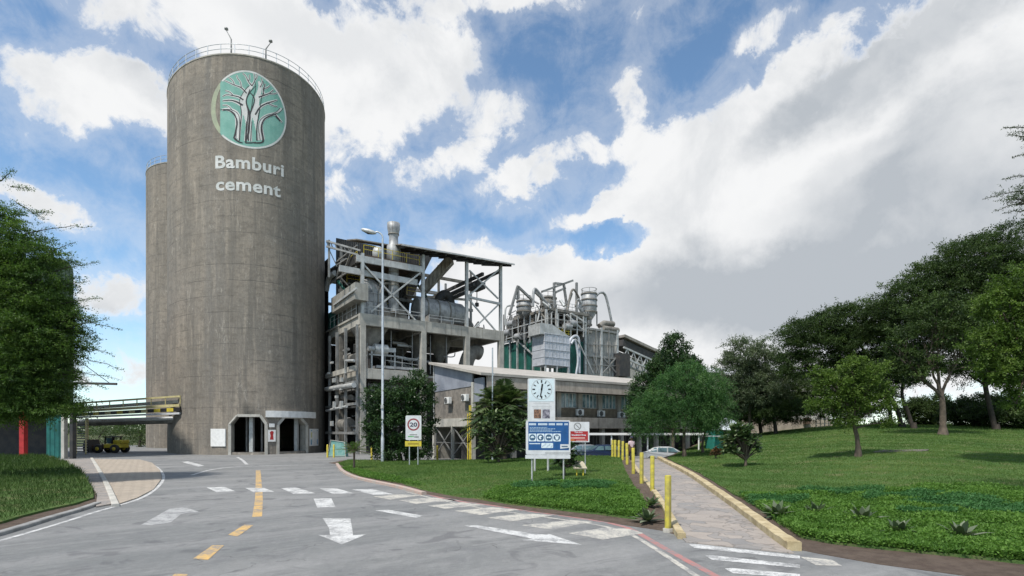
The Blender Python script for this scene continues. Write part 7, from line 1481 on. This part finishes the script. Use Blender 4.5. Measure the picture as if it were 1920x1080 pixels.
def cover(name, pts, hf, m, label, hh=.19, leaf=.065, lw=.035, k=9):
    n = len(pts); z = np.array(hf(pts[:, 0], pts[:, 1])); mound = .5 + .5 * np.sin(pts[:, 0] * 3.1 + np.sin(pts[:, 1] * 2.3) * 1.5) * np.cos(pts[:, 1] * 3.3)
    P = np.repeat(np.stack([pts[:, 0], pts[:, 1], z], 1), k, 0) + rng.normal(size=(n * k, 3)) * np.array([.05, .05, 0]); P[:, 2] += rng.random(n * k) * hh * np.repeat(.45 + .75 * mound, k)
    d = unit(rng.normal(size=P.shape) * np.array([1, 1, .6]) + np.array([0, 0, .5])); nn = unit(rng.normal(size=P.shape) * .8 + np.array([0, 0, 1.])); V, Fq = leaf_quads(P, d, nn, leaf * rng.uniform(.6, 1.4, n * k), lw * rng.uniform(.7, 1.3, n * k))
    T = np.clip(np.repeat(.25 + .4 * mound + rng.normal(size=n) * .12, k) + rng.normal(size=n * k) * .1, 0, 1); o = np_mesh(name, V, Fq, m, None, np.repeat(T, 4)); o['kind'] = 'stuff'; o['label'] = label; o['category'] = 'ground cover'; return o
def blue_spots(q, sp):
    r = np.zeros(len(q), bool)
    for x, y, rx, ry in sp: r |= ((q[:, 0] - x) / rx) ** 2 + ((q[:, 1] - y) / ry) ** 2 < 1 + .35 * np.sin(q[:, 0] * 5) * np.cos(q[:, 1] * 4)
    return r
SI = []; 
for x, y, rx, ry in ((1005, 915, 1.0, 1.0), (1100, 915, 1.1, 1.0)): p = PT(x, y, h_island); SI.append((p.x, p.y, rx, ry))
SRt = []
for x, y, rx, ry in ((1450, 942, 1.1, .6), (1600, 928, 1.0, .5), (1540, 925, .8, .5), (1690, 935, 1.2, .5), (1800, 945, 1.3, .7), (1880, 962, 1.2, .6), (1390, 928, .8, .6), (1740, 965, .7, .4)): p = PT(x, y, h_right); SRt.append((p.x, p.y, rx, ry))
bedI = [PT(*p, h_island)[:2] for p in [(905, 934), (960, 945), (1050, 955), (1120, 962), (1190, 971), (1212, 955), (1195, 925), (1165, 908), (1080, 906), (980, 908), (925, 922)]]
pi_ = scatter(bedI, 9000, 1.0)
cover('ground_cover', pi_[~blue_spots(pi_, SI)], h_island, L_cover, 'bright green ground cover in front of the blue safety board'); cover('ground_cover', scatter(bedI, 3500, .5, lambda q: blue_spots(q, SI)), h_island, L_blue, 'two blue green patches of ground cover on the middle lawn', .26)
edgeB = lambda q: q[:, 1] < 19.72 + .12 * (q[:, 0] - 10) * -1 + .3 * np.sin(q[:, 0] * 1.3)
pr_ = scatter(rt, 34000, 1.2, lambda q: edgeB(q) & (q[:, 0] / q[:, 1] < 1.15) & (q[:, 1] > 7.5)); cover('ground_cover', pr_[~blue_spots(pr_, SRt)], h_right, L_cover, 'bright green ground cover filling the right flower bed')
cover('ground_cover', scatter(rt, 9000, .8, lambda q: edgeB(q) & blue_spots(q, SRt)), h_right, L_blue, 'blue green patches of ground cover in the right flower bed', .24)
# straggly edge tufts along the soil line
ed_ = [PT(*p, h_island)[:2] for p in [(640, 879), (655, 877), (690, 886), (750, 897), (800, 912), (740, 905), (680, 895)]]
cover('ground_cover', scatter(ed_, 1500, .5), h_island, L_cover, 'low green edging plants near the small young palm', .16)
